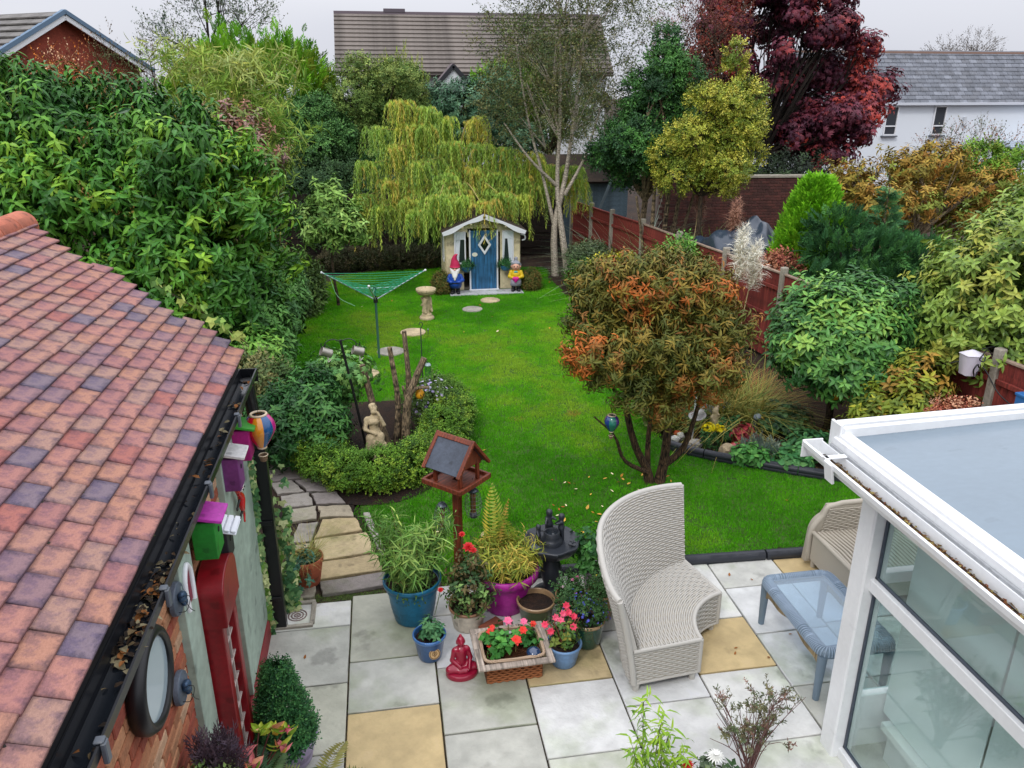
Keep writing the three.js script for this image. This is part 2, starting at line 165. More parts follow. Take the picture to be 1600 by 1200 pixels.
const SPR = {
  // broad leaves set spirally on a short shoot; el = how steeply they rise
  broad(seed, { n = 9, L = 0.1, W = 0.04, stem = 0.12, el = [-0.35, 0.5], droop = 0.35, long = true, fold = 0.3, tone = 0.16 } = {}) { const b = new Leaves(seed); b.stick(V(0, -0.04, 0), V(0, stem, 0), 0.004); for (let i = 0; i < n; i++) { const t = i / (n - 1), a = i * 2.4 + b.r() * 0.5; b.leaf(V(0, stem * (0.15 + 0.85 * t), 0), dirAz(a, lerp(el[0], el[1], t) + (b.r() - 0.5) * 0.4), L * (0.75 + b.r() * 0.45), W * (0.8 + b.r() * 0.35), { droop: droop * (0.6 + b.r() * 0.8), long, fold, k: b.tone(tone) }); } return b.geo(); },
  // hanging pointed leaves in pairs
  droop(seed, { n = 10, L = 0.13, W = 0.042, stem = 0.2, tone = 0.16 } = {}) { const b = new Leaves(seed); b.stick(V(0, -0.05, 0), V(0, stem, 0), 0.004); for (let i = 0; i < n; i++) { const t = i / (n - 1), a = (i % 2) * Math.PI + (i >> 1) * 1.3 + b.r() * 0.6; b.leaf(V(0, stem * t, 0), dirAz(a, lerp(-0.7, 0.1, t) + (b.r() - 0.5) * 0.4), L * (0.75 + b.r() * 0.5), W * (0.8 + b.r() * 0.4), { droop: 0.35 + b.r() * 0.3, long: true, k: b.tone(tone) }); } return b.geo(); },
  // many small leaves on a branching twig
  small(seed, { n = 26, L = 0.028, W = 0.017, stem = 0.11, twigs = 4, tone = 0.2 } = {}) { const b = new Leaves(seed); for (let q = 0; q < twigs; q++) { const d = q ? dirAz(q * 2.1 + b.r(), 0.5 + b.r() * 0.6) : V(0, 1, 0), o = q ? V(0, stem * 0.2 * b.r(), 0) : V(0, 0, 0), e = o.clone().addScaledVector(d, stem * (q ? 0.75 : 1)); b.stick(o, e, 0.002); for (let i = 0; i < n / twigs; i++) { const t = (i + 1) / (n / twigs), a = i * 2.4 + b.r(); b.leaf(o.clone().lerp(e, t), dirAz(a, 0.1 + b.r() * 0.7).addScaledVector(d, 0.4), L * (0.8 + b.r() * 0.5), W * (0.8 + b.r() * 0.5), { droop: 0.15, k: b.tone(tone) }); } } return b.geo(); },
  // sparse airy twig
  twig(seed, { n = 12, L = 0.05, W = 0.03, stem = 0.35, tone = 0.2, hang = 0.3 } = {}) { const b = new Leaves(seed); const d0 = V(0, 1, 0); for (let q = 0; q < 3; q++) { const d = dirAz(q * 2.1 + b.r(), 0.6 + b.r() * 0.6), o = V(0, stem * 0.15 * q, 0), e = o.clone().addScaledVector(d, stem * (0.6 + b.r() * 0.4)); b.stick(o, e, 0.003); for (let i = 0; i < n / 3; i++) { const t = 0.2 + 0.8 * (i + b.r() * 0.6) / (n / 3), a = b.r() * 6.28; b.leaf(o.clone().lerp(e, t), dirAz(a, -hang - b.r() * 0.7), L * (0.7 + b.r() * 0.6), W * (0.7 + b.r() * 0.6), { droop: 0.2, k: b.tone(tone) }); } } return b.geo(); },
  // flat conifer spray
  spray(seed, { n = 9, L = 0.16, tone = 0.18, W = 0.02 } = {}) { const b = new Leaves(seed); b.stick(V(0, -0.02, 0), V(0, L, 0), 0.004, [0.8, 0.8, 0.6]); for (let i = 0; i < n; i++) { const t = i / n, s = i % 2 ? 1 : -1, l = L * (0.62 - 0.4 * t) * (0.8 + b.r() * 0.4); const o = V(0, L * t, 0), d = V(s * (0.75 + b.r() * 0.2), 0.75, (b.r() - 0.5) * 0.5).normalize(); b.leaf(o, d, l, W, { droop: 0.1, up: V(0, 0, 1), k: b.tone(tone), belly: 0.5 }); for (let j = 1; j < 3; j++) { const q = o.clone().addScaledVector(d, l * j / 3.2); b.leaf(q, d.clone().add(V(-s * 0.5, 0.8, (b.r() - 0.5) * 0.4)), l * 0.45, W * 0.8, { up: V(0, 0, 1), droop: 0.1, k: b.tone(tone) }); } } b.leaf(V(0, L * 0.9, 0), V(0, 1, 0), L * 0.4, W, { up: V(0, 0, 1), k: b.tone(tone) }); return b.geo(); },
  // a hanging willow strand (hangs along -y)
  strand(seed, { len = 0.9, n = 34, L = 0.11, W = 0.014, tone = 0.2 } = {}) { const b = new Leaves(seed); let p = V(0, 0, 0); const sw = (b.r() - 0.5) * 0.25, sz = (b.r() - 0.5) * 0.25; for (let i = 0; i < n; i++) { const t = (i + 1) / n, q = V(sw * t * t + (b.r() - 0.5) * 0.015 + 0.12 * Math.sin(t * 1.2), -len * t, sz * t * t); b.stick(p, q, 0.003, [0.9, 0.8, 0.5]); const a = b.r() * 6.28; b.leaf(q, dirAz(a, -0.75 - b.r() * 0.5), L * (0.7 + b.r() * 0.6), W * (0.8 + b.r() * 0.5), { droop: 0.1, fold: 0.15, k: b.tone(tone) }); if (i % 2) b.leaf(q, dirAz(a + 2.6, -0.6 - b.r() * 0.5), L * (0.6 + b.r() * 0.5), W, { droop: 0.1, fold: 0.15, k: b.tone(tone) }); p = q; } return b.geo(); },
  // bamboo: narrow pointed leaves fanning from shoot
  bamboo(seed, { n = 9, L = 0.12, W = 0.014, stem = 0.14, tone = 0.2 } = {}) { const b = new Leaves(seed); b.stick(V(0, -0.05, 0), V(0, stem, 0), 0.003); for (let i = 0; i < n; i++) { const t = i / (n - 1), a = i * 2.2 + b.r() * 1.2; b.leaf(V(0, stem * t, 0), dirAz(a, lerp(-0.2, 0.8, t) + (b.r() - 0.5) * 0.6), L * (0.7 + b.r() * 0.6), W * (0.8 + b.r() * 0.4), { droop: 0.3 + b.r() * 0.4, long: true, fold: 0.2, k: b.tone(tone) }); } return b.geo(); },
  // palmate (maple) leaves, five lobes each
  maple(seed, { n = 6, L = 0.13, stem = 0.16, tone = 0.2 } = {}) { const b = new Leaves(seed); b.stick(V(0, -0.05, 0), V(0, stem, 0), 0.004); for (let i = 0; i < n; i++) { const t = i / n, a = i * 2.4 + b.r(), o = V(0, stem * t, 0), d = dirAz(a, -0.35 + b.r() * 0.5), pos = o.clone().addScaledVector(d, L * 0.5), k = b.tone(tone), s = d.clone().cross(V(0, 1, 0)).normalize(); for (const [an, l] of [[0, 1], [0.75, 0.82], [-0.75, 0.82], [1.5, 0.55], [-1.5, 0.55]]) b.leaf(pos, d.clone().multiplyScalar(Math.cos(an)).addScaledVector(s, Math.sin(an)).add(V(0, -0.2, 0)), L * l * (0.8 + b.r() * 0.2), L * 0.34, { droop: 0.25, fold: 0.15, k, belly: 0.5 }); } return b.geo(); },
  // fern or cycas frond along +y arching
  frond(seed, { len = 0.5, n = 18, L = 0.1, W = 0.02, arch = 0.35, tone = 0.15 } = {}) { const b = new Leaves(seed); let p = V(0, 0, 0); for (let i = 1; i <= n; i++) { const t = i / n, q = V(0, len * t * (1 - 0.25 * arch * t), -len * arch * t * t); b.stick(p, q, 0.003, [0.8, 0.7, 0.4]); const l = L * Math.sin(Math.PI * (0.12 + 0.86 * t)) ** 0.8; for (const s of [-1, 1]) b.leaf(q, V(s, 0.45, -0.12 - b.r() * 0.2), l * (0.85 + b.r() * 0.25), W * (0.8 + b.r() * 0.3), { droop: 0.15, up: V(0, 0.2, 1), fold: 0.1, k: b.tone(tone) }); p = q; } return b.geo(); },
  // grass-like blades from one point
  blades(seed, { n = 30, len = 0.6, W = 0.008, spread = 0.5, bend = 0.6, tone = 0.2 } = {}) { const b = new Leaves(seed); for (let i = 0; i < n; i++) { const a = b.r() * 6.28, l = len * (0.6 + b.r() * 0.5), o = V(Math.cos(a) * 0.04 * b.r(), 0, Math.sin(a) * 0.04 * b.r()), k = b.tone(tone), d = dirAz(a, 1.5 - spread * (0.3 + b.r())), s = d.clone().cross(V(0, 1, 0)).normalize(), bd = bend * (0.4 + b.r()); let pa = null; const N = 5; for (let j = 0; j <= N; j++) { const t = j / N, c = o.clone().addScaledVector(d, l * t).add(V(Math.cos(a) * bd * l * t * t * 0.5, -bd * l * t * t * 0.45, Math.sin(a) * bd * l * t * t * 0.5)), w = W * (1 - t * 0.9), q = [c.clone().addScaledVector(s, -w / 2), c.clone().addScaledVector(s, w / 2)]; if (pa) { b.tri(pa[0], pa[1], q[1], k); b.tri(pa[0], q[1], q[0], k); } pa = q; } } return b.geo(); },
  flower(seed, { petals = 7, L = 0.02, W = 0.016, cup = 0.5, layers = 1, centre = null } = {}) { const b = new Leaves(seed); for (let q = 0; q < layers; q++) for (let i = 0; i < petals; i++) { const a = (i + q * 0.5) / petals * 6.28; b.leaf(V(0, 0, 0), dirAz(a, cup + q * 0.35), L * (1 - q * 0.15), W, { droop: 0.3, fold: 0.2, k: b.tone(0.1) }); } return b.geo(); },
};
const leafMat = (roughness = 0.55, o = {}) => new THREE.MeshPhysicalMaterial({ color: 0xffffff, roughness, specularIntensity: 0.45, vertexColors: true, side: THREE.DoubleSide, ...o });
const thinMat = (roughness = 0.8, transmission = 0.35) => new THREE.MeshPhysicalMaterial({ color: 0xffffff, roughness, transmission, thickness: 0, vertexColors: true, side: THREE.DoubleSide });
const LM = { gloss: leafMat(0.38), satin: leafMat(0.52), matt: leafMat(0.75), thin: thinMat() };
const palette = (...h) => h.map((x) => C(x));
// what a leaf pal picks: a patchy choice among colours
function pick(pal, x, y, z, r, f = 2.2) { const t = clamp(fbm(x * f, y * f, z * f, 2) * 1.5 - 0.25 + (r() - 0.5) * 0.7, 0, 0.999) * pal.length, c = pal[Math.floor(t)].clone(), k = 0.82 + r() * 0.36; return c.multiplyScalar(k); }
const qY = V(0, 1, 0);
// scatter: list of {p, axis, s} to an InstancedMesh
function copies(name, geo, mat, list, parent, kind = 'stuff') {
  const m = new THREE.InstancedMesh(geo, mat, list.length), o = new THREE.Matrix4(), q = new THREE.Quaternion(), q2 = new THREE.Quaternion();
  list.forEach((e, i) => { q.setFromUnitVectors(qY, e.a); q2.setFromAxisAngle(qY, e.t); q.multiply(q2); o.compose(e.p, q, Array.isArray(e.s) ? V(...e.s) : V(e.s, e.s, e.s)); m.setMatrixAt(i, o); m.setColorAt(i, e.c); });
  m.name = name; m.userData.kind = kind; m.castShadow = m.receiveShadow = true; parent.add(m); return m;
}
// points over lumpy ellipsoids: lobes [[cx,cy,cz, rx,ry,rz], ...] relative to the parent
function spread(lobes, { n = 1000, seed = 1, depth = 0.3, rough = 0.22, freq = 1.6, gap = 0.3, tuft = 0.22, out = 1, up = 0.5, rnd = 0.4, size = [0.8, 1.25], pal, below = -0.9, patch = 2.2 }) {
  const r = rng(seed), list = [], area = lobes.map((l) => l[3] * l[4] + l[4] * l[5] + l[3] * l[5]), tot = area.reduce((a, b) => a + b); let guard = 0;
  while (list.length < n && guard++ < n * 12) {
    let k = 0, w = r() * tot; while (k < lobes.length - 1 && (w -= area[k]) > 0) k++;
    const L = lobes[k], z = r() * 2 - 1, a = r() * 6.2832, q = Math.sqrt(1 - z * z), d = V(q * Math.cos(a), z, q * Math.sin(a)); if (d.y < below) continue;
    const h = fbm(d.x * freq * 2 + k * 7 + seed, d.y * freq * 2 + 4, d.z * freq * 2 + seed * 3, 3) - 0.5; if (gap && fbm(d.x * 4 + seed, d.y * 4, d.z * 4 + k, 2) < gap) continue;
    const m = (1 + h * 3.6 * rough + tuft * sstep(0.55, 0.8, vn(d.x * 5 + k * 3, d.y * 5 + seed, d.z * 5)) * r()) * (1 - depth * r() ** 1.5), p = V(L[0] + d.x * L[3] * m, L[1] + d.y * L[4] * m, L[2] + d.z * L[5] * m);
    let deep = false; lobes.forEach((o, j) => { if (j !== k && ((p.x - o[0]) / o[3]) ** 2 + ((p.y - o[1]) / o[4]) ** 2 + ((p.z - o[2]) / o[5]) ** 2 < 0.55) deep = true; }); if (deep && r() < 0.85) continue;
    const nrm = V(d.x / L[3], d.y / L[4], d.z / L[5]).normalize(), ax = nrm.multiplyScalar(out).add(V(0, up, 0)).add(V(r() - 0.5, r() - 0.5, r() - 0.5).multiplyScalar(rnd * 2)).normalize();
    list.push({ p, a: ax, t: r() * 6.28, s: lerp(size[0], size[1], r()), c: pick(pal, p.x, p.y, p.z, r, patch) });
  }
  return list;
}
// a crown made of many overlapping clumps
function clumps([cx, cy, cz], [rx, ry, rz], n, rr, seed, core = 0.55) { const r = rng(seed + 900), L = [[cx, cy, cz, rx * core, ry * core, rz * core]]; for (let i = 0; i < n; i++) { const z = r() * 1.9 - 0.9, a = r() * 6.2832, q = Math.sqrt(Math.max(0, 1 - z * z)), k = 0.5 + 0.48 * r() ** 0.7, s = rr * (0.6 + 0.8 * r()); L.push([cx + q * Math.cos(a) * rx * k, cy + z * ry * k, cz + q * Math.sin(a) * rz * k, s * (0.9 + r() * 0.4), s * (0.65 + r() * 0.3), s * (0.9 + r() * 0.4)]); } return L; }
function crown(parent, lobes, geos, mat, o, name = 'crown') {
  const L = spread(lobes, o); const G = Array.isArray(geos) ? geos : [geos], per = Math.ceil(L.length / G.length);
  // one instanced part for each sprig form
  G.forEach((g, i) => copies(name, g, mat, L.slice(i * per, (i + 1) * per), parent)); return L;
}
// largest leaves turned to the open side, one mesh each, sharing a few leaf shapes
function pickLeaves(parent, lobes, o, mats, { L = 0.12, W = 0.045, n = 60, seed = 5, face = V(0, 0.6, 1), droop = 0.4 } = {}) {
  const b = [0, 1, 2].map((i) => new Leaves(seed + i).leaf(V(0, 0, 0), V(0, 1, 0), L, W, { long: true, droop: droop * (0.6 + i * 0.4), up: V(0, 0, 1), k: [1, 1, 1] }).geo()), r = rng(seed + 9);
  const f = face.clone().normalize(), pts = spread(lobes, { ...o, n: n * 5, depth: 0.03, seed: seed + 3, up: 0 }).filter((e) => e.a.dot(f) > 0.35).slice(0, n);
  pts.forEach((e, i) => { const m = mesh('leaf', b[i % 3], mats[i % mats.length], parent); m.position.copy(e.p); const d = e.a.clone().add(V(r() - 0.5, -0.5 - r() * 0.6, r() - 0.5)).normalize(); m.quaternion.setFromUnitVectors(qY, d); m.rotateY(r() * 6.28); m.scale.setScalar(0.85 + r() * 0.4); });
}
// trunk forking to the lobes
function limbs(parent, base, fork, lobes, r0, mat, { seed = 3, twigs = 3, name = 'trunk', wob = 0.12, radial = 7 } = {}) {
  const r = rng(seed), B = V(...base), F = V(...fork), g = [], j = (s) => V((r() - 0.5) * s, (r() - 0.5) * s * 0.6, (r() - 0.5) * s), h = F.distanceTo(B);
  g.push(tube(curve([B.clone().add(V(0, -0.05, 0)), B.clone().lerp(F, 0.15), B.clone().lerp(F, 0.55).add(j(h * wob)), F], 8), [r0 * 1.45, r0 * 1.1, r0, r0 * 0.95, r0 * 0.9, r0 * 0.86, r0 * 0.82, r0 * 0.78, r0 * 0.74], radial));
  lobes.forEach((l) => { const c = V(l[0], l[1], l[2]), d = c.distanceTo(F), mid = F.clone().lerp(c, 0.5).add(j(d * 0.3)), pts = curve([F, mid, c], 7); g.push(tube(pts, pts.map((_, i) => r0 * lerp(0.62, 0.2, i / 7)), 6)); for (let q = 0; q < twigs; q++) { const s = pts[2 + Math.floor(r() * 5)], z = r() * 2 - 1, a = r() * 6.28, e = c.clone().add(V(l[3] * Math.cos(a) * 0.8, l[4] * (0.2 + z * 0.6), l[5] * Math.sin(a) * 0.8)), tw = curve([s, s.clone().lerp(e, 0.5).add(j(0.2)), e], 5); g.push(tube(tw, tw.map((_, i) => r0 * lerp(0.25, 0.05, i / 5)), 5)); } });
  return mesh(name, mg(g), mat, parent);
}
// ---------- ground, lawn, patio, path ----------
struct('ground', mg([at(new THREE.PlaneGeometry(500, 500, 1, 1), 0, -0.03, -60, -Math.PI / 2)]), std('#54483a', 0.95, { map: rep(tSoil, 2.3), bumpMap: rep(tGrit, 0.6), bumpScale: 0.02 }), 'dark bare earth ground under and beyond the garden');
const lawnPoly = smoothPoly([[0.0, -6.5], [2, -6.42], [4.2, -6.35], [5.4, -6.4], [5.9, -6.9], [5.55, -7.7], [4.93, -8.03], [4.47, -8.32], [3.94, -8.68], [3.6, -9.1], [3.62, -11], [4.1, -14], [4.22, -16.7], [4.06, -17.5], [4.0, -19], [4.05, -20.3], [1.5, -20.6], [-1.0, -20.2], [-1.4, -19.2], [-1.86, -17.1], [-1.95, -14.2], [-1.92, -12.6], [-1.75, -11.4], [-1.25, -10.2], [-0.5, -8.4], [-0.42, -7.9], [-0.3, -7.4], [-0.12, -6.75]], 5);
const bedPoly = smoothPoly([[-1.7, -11.5], [-0.6, -11.35], [0.3, -11.3], [0.98, -10.9], [1.05, -10.2], [0.75, -9.2], [0.5, -8.55], [0.0, -8.15], [-0.6, -8.2], [-1.2, -8.9], [-1.75, -10]], 5);
struct('lawn', sheet(lawnPoly, -0.006), std('#466f17', 0.9, { map: rep(tMottle, 1.7), bumpMap: rep(tGrit, 0.3), bumpScale: 0.02 }), 'mown green lawn running from the patio to the playhouse');
struct('flower_bed', sheet(bedPoly, 0.004), M.soil, 'dark soil bed with box hedging and statue');
{ // mown grass: patches of short blades
  const r = rng(11), mk = (seed) => { const b = new Leaves(seed), q = b.r; for (let i = 0; i < 120; i++) { const x = (q() - 0.5) * 0.2, z = (q() - 0.5) * 0.2, a = q() * 6.28, h = 0.016 + q() * 0.018, w = 0.0035 + q() * 0.002, le = 0.012, k = b.tone(0.2), s = V(Math.cos(a) * w, 0, Math.sin(a) * w), o = V(x, 0, z), t = V(x + (q() - 0.5) * le * 2, h, z + (q() - 0.5) * le * 2); b.tri(o.clone().sub(s), o.clone().add(s), t, k); } return b.geo(); };
  const gs = [mk(1), mk(2), mk(3)], pal = palette('#4a980e', '#55a60e', '#64b014', '#76b61c', '#8eb62e'), ls = [[], [], []];
  for (let z = -6.3; z > -20.7; z -= 0.115) for (let x = -2; x < 6; x += 0.115) {
    const px = x + (r() - 0.5) * 0.1, pz = z + (r() - 0.5) * 0.1; if (!inside([px, pz], lawnPoly) || inside([px, pz], bedPoly)) continue;
    const f = fbm(px * 0.5 + 3, 1, pz * 0.5, 4), f2 = fbm(px * 1.9, 4, pz * 1.9 + 8, 3), stripe = 0.5 + 0.5 * Math.sin((px * 0.92 + pz * 0.12) * 6.0), t = clamp(0.1 + (f - 0.5) * 2.4 + (f2 - 0.5) * 1.3 + 0.1 * stripe + r() * 0.35, 0, 0.999) * (pal.length - 1), c = pal[Math.floor(t)].clone().lerp(pal[Math.ceil(t)], t % 1).multiplyScalar(0.86 + 0.24 * r());
    if ((px - 2.6) ** 2 * 6 + (pz + 10.35) ** 2 * 14 < 0.1 || (px - 1.75) ** 2 * 9 + (pz + 10.3) ** 2 * 20 < 0.06) c.lerp(C('#b08f45'), 0.8);
    ls[(r() * 3) | 0].push({ p: V(px, -0.006, pz), a: V((r() - 0.5) * 0.15, 1, (r() - 0.5) * 0.15).normalize(), t: r() * 6.28, s: [1, 0.8 + r() * 0.5, 1], c });
  }
  const g = thing('grass', 'short mown grass blades covering the lawn', 'grass'); g.userData.kind = 'stuff'; ls.forEach((l, i) => copies('grass_blades', gs[i], LM.matt, l, g));
}
// patio slabs
const slabTone = { g: ['#c9c9c4', '#c3c3bd', '#cfcfcb', '#babab3'], w: ['#dadada', '#d3d3d4', '#dededd', '#cfd0d2'], y: ['#c8b184', '#c2a97a', '#cbb68e'], m: ['#bdbdae', '#b8b8aa'] };
const slabMap = tex(1024, (u, v) => { const a = nD(u, v), b = nB(u, v), c = nC(u, v), gr = sstep(0.55, 0.72, nA(v, u)) * 0.16, st = sstep(0.66, 0.76, b) * 0.18, k = 0.94 + (a - 0.5) * 0.28 + (c - 0.5) * 0.18 - st * 0.7 - gr * 0.4; return [k - gr * 0.14, k - gr * 0.01, k * 0.985 - gr * 0.35]; }, true, 3.1);
const slabMats = {}; for (const k in slabTone) slabMats[k] = slabTone[k].map((h) => std(h, 0.72, { map: slabMap, bumpMap: rep(tGrit, 0.8), bumpScale: 0.006 }));
const patio = struct('patio', mg([bx(6.6, 0.03, 4.2, 1.9, -0.017, -4.45)]), std('#5c5a4c', 0.95, { map: rep(tSoil, 0.7) }), 'patio of large pale grey and buff stone slabs');
{
  const cols = [
    [-1.2, -0.48, [-6.32, -5.95, -5.22, -4.5, -3.8, -3.1, -2.4], 'ggmgggg'], [-0.48, 0.23, [-6.38, -5.45, -4.87, -4.15, -3.5, -2.4], 'mgygww'], [0.23, 0.94, [-6.4, -5.95, -5.26, -4.54, -3.82, -3, -2.4], 'gwgggww'], [0.94, 1.64, [-6.4, -5.6, -4.93, -4.2, -3.5, -2.4], 'gywggw'],
    [1.64, 2.34, [-6.38, -5.5, -4.6, -3.9, -3.1, -2.4], 'gwwwwg'], [2.34, 3.02, [-6.36, -5.5, -4.85, -4.1, -3.4, -2.4], 'wywwwg'], [3.02, 3.7, [-6.34, -5.92, -5.25, -4.6, -3.9, -3.1, -2.4], 'gwwgwww'], [3.7, 4.4, [-6.32, -6.02, -5.3, -4.6, -3.9, -3, -2.4], 'ywggwww'], [4.4, 5.1, [-6.3, -5.6, -4.9, -4.1, -3.2, -2.4], 'wgwgww'],
  ], r = rng(77);
  cols.forEach(([x0, x1, zs, tone]) => { for (let i = 0; i + 1 < zs.length; i++) { const w = x1 - x0 - 0.014, d = zs[i + 1] - zs[i] - 0.014, k = tone[i] || 'w', mm = slabMats[k], cx = (x0 + x1) / 2, cz = (zs[i] + zs[i + 1]) / 2, g = cbox(w, 0.034, d, 0.005), ou = r() * 3, ov = r() * 3, uv = g.attributes.uv; for (let q = 0; q < uv.count; q++) uv.setXY(q, uv.getX(q) + ou, uv.getY(q) + ov); const m = mesh('paving_slab', g, mm[(r() * mm.length) | 0], patio); m.position.set(cx, 0.004 + (r() - 0.5) * 0.004, cz); m.rotation.set((r() - 0.5) * 0.004, (r() - 0.5) * 0.006, (r() - 0.5) * 0.004); } });
}
{ // moss and grit in the joints
  const r = rng(5), l = [], b = SPR.blades(3, { n: 9, len: 0.02, W: 0.004, spread: 1.2 }); for (const [x, z0, z1] of [[-0.48, -6.3, -4.2], [0.23, -6, -4.4], [-0.48, -6.3, -5], [1.64, -5, -4]]) for (let i = 0; i < 45; i++) l.push({ p: V(x + (r() - 0.5) * 0.014, -0.002, lerp(z0, z1, r() ** 1.5)), a: V(0, 1, 0), t: r() * 6, s: 0.5 + r() * 0.5, c: pick(palette('#3c5420', '#56682c'), x, 0, r() * 9, r) });
  for (let i = 0; i < 170; i++) l.push({ p: V(-1.1 + r() * 0.9, 0.0, -6.4 + (r() - 0.5) * 0.06), a: V(0, 1, 0), t: r() * 6, s: 0.6 + r() * 0.9, c: pick(palette('#3c5420', '#56682c'), i, 0, r() * 9, r) });
  copies('moss', b, LM.matt, l, patio);
}
// stone path
const path = struct('path', sheet([[-1.05, -6.36], [-0.1, -6.5], [-0.3, -7.5], [-0.5, -8.1], [-0.6, -8.9], [-1.6, -9.6], [-1.75, -8.8], [-1.25, -7.2]], -0.004), M.soil, 'narrow stone path beside the garage wall');
{
  const mats = ['#b8a580', '#bfad88', '#aa9f8a', '#98928a', '#8c8480', '#a39c8c'].map((h) => std(h, 0.85, { map: rep(slabMap, 1.1), bumpMap: rep(tGrit, 0.4), bumpScale: 0.006 }));
  const q = [ // outlines [x, z]; last: material
    [[[-0.76, -6.42], [-0.14, -6.5], [-0.17, -6.72], [-0.78, -6.64]], 4], [[[-0.8, -6.68], [-0.2, -6.76], [-0.24, -7.05], [-0.83, -6.98]], 0], [[[-0.85, -7.02], [-0.27, -7.1], [-0.36, -7.5], [-0.9, -7.42]], 1], [[[-0.9, -7.46], [-0.4, -7.54], [-0.48, -7.82], [-0.84, -7.84]], 0], [[[-1.12, -7.4], [-0.94, -7.4], [-0.88, -7.8], [-1.1, -7.78]], 3], [[[-1.0, -6.4], [-0.82, -6.42], [-0.84, -6.62], [-1.0, -6.6]], 5], [[[-1.02, -6.64], [-0.86, -6.66], [-0.88, -6.98], [-1.05, -6.94]], 3],
    [[[-1.06, -6.98], [-0.92, -7.0], [-0.94, -7.36], [-1.12, -7.34]], 2], [[[-0.86, -7.9], [-0.5, -7.86], [-0.56, -8.12], [-0.9, -8.14]], 2], [[[-1.2, -7.84], [-0.9, -7.88], [-0.94, -8.16], [-1.26, -8.12]], 5], [[[-0.92, -8.2], [-0.6, -8.18], [-0.72, -8.46], [-1.0, -8.46]], 4], [[[-1.3, -8.18], [-0.96, -8.2], [-1.04, -8.5], [-1.36, -8.46]], 3], [[[-1.05, -8.52], [-0.78, -8.5], [-0.95, -8.86], [-1.22, -8.84]], 4], [[[-1.4, -8.52], [-1.1, -8.54], [-1.26, -8.86], [-1.5, -8.8]], 3], [[[-1.5, -8.86], [-1.0, -8.92], [-1.2, -9.3], [-1.6, -9.3]], 4],
  ], r = rng(8);
  q.forEach(([pts, m]) => { const e = []; pts.forEach((p, i) => { const n = pts[(i + 1) % 4]; for (let k = 0; k < 4; k++) e.push([lerp(p[0], n[0], k / 4) + (r() - 0.5) * 0.022, lerp(p[1], n[1], k / 4) + (r() - 0.5) * 0.022]); }); mesh('path_stone', slabShape(e, 0.028 + r() * 0.008, 0.006), mats[m], path); });
  for (let i = 0; i < 9; i++) { const t = i / 9, t2 = t + 0.1, X = (t) => lerp(-0.07, -0.4, t ** 0.8), Z = (t) => lerp(-6.55, -7.9, t); mesh('kerb_stone', slabShape([[X(t), Z(t)], [X(t) + 0.07, Z(t)], [X(t2) + 0.07, Z(t2)], [X(t2), Z(t2)]], 0.05), M.stoneGrey, path); }
}
{ // round stepping stones in the lawn
  const lab = ['pale round stepping stone set in grass closest to playhouse step', 'round stepping stone in lawn between stone birdbath and playhouse', 'round stepping stone on lawn behind the feeder pole', 'mottled round stepping stone beside the clothes airer foot', 'round stepping stone half hidden behind the pruned stump'];
  [[2.29, -17.04, 0.22], [1.81, -16.35, 0.22], [0.47, -14.85, 0.25], [0.02, -13.72, 0.25], [-0.43, -12.59, 0.24]].forEach(([x, z, R], i) => { const g = lumpy(lathe([[0, 0.032], [R * 0.6, 0.033], [R * 0.93, 0.03], [R, 0.018], [R, -0.02]], 30), 0.005, 14, i * 5); single('stepping_stone', mg([g]), [M.stoneWarm, M.stoneGrey][i % 2], lab[i], 'stepping stone', [x, 0, z], i, 'round stepping stones in the lawn'); });
}
// log-roll lawn edging
function edging(pts, h, rad, label, segL = 0.62) {
  const c = new THREE.CatmullRomCurve3(pts.map(([x, z]) => V(x, 0, z))), n = Math.max(1, Math.round(c.getLength() / segL)), t = thing('lawn_edging', label, 'edging');
  for (let i = 0; i < n; i++) { const P = []; for (let k = 0; k <= 4; k++) { const u = (i + 0.01 + 0.98 * k / 4) / n, p = c.getPointAt(u); P.push(V(p.x, h - rad, p.z)); } const s = P.map((p) => [p.clone()]); mesh('edging_piece', mg([tube(P, rad, 10), tube(P.map((p) => p.clone().add(V(0, -rad * 0.9, 0))), rad * 0.95, 8)]), M.edging, t); }
}
edging([[3.55, -9.1], [3.68, -8.92], [3.94, -8.68], [4.47, -8.32], [4.93, -8.03], [5.4, -7.76]], 0.12, 0.05, 'dark curved log edging round the ornament bed');
edging([[0.75, -6.42], [1.6, -6.42], [2.6, -6.4], [3.5, -6.36], [4.6, -6.32]], 0.11, 0.055, 'dark straight log edging between patio and lawn', 0.95);
{ const t = thing('log_edging', 'weathered brown branch edging along the hedge side of lawn', 'edging'); [[[-1.9, -12.4], [-1.93, -13.2], [-1.9, -14.1]], [[-1.9, -14.15], [-1.86, -15.2], [-1.82, -16.4]], [[-1.8, -16.5], [-1.7, -17.6], [-1.5, -18.9]]].forEach((p, i) => mesh('log', tube(curve(p.map(([x, z]) => [x, 0.04, z]), 6), 0.045, 7), M.bark, t)); }
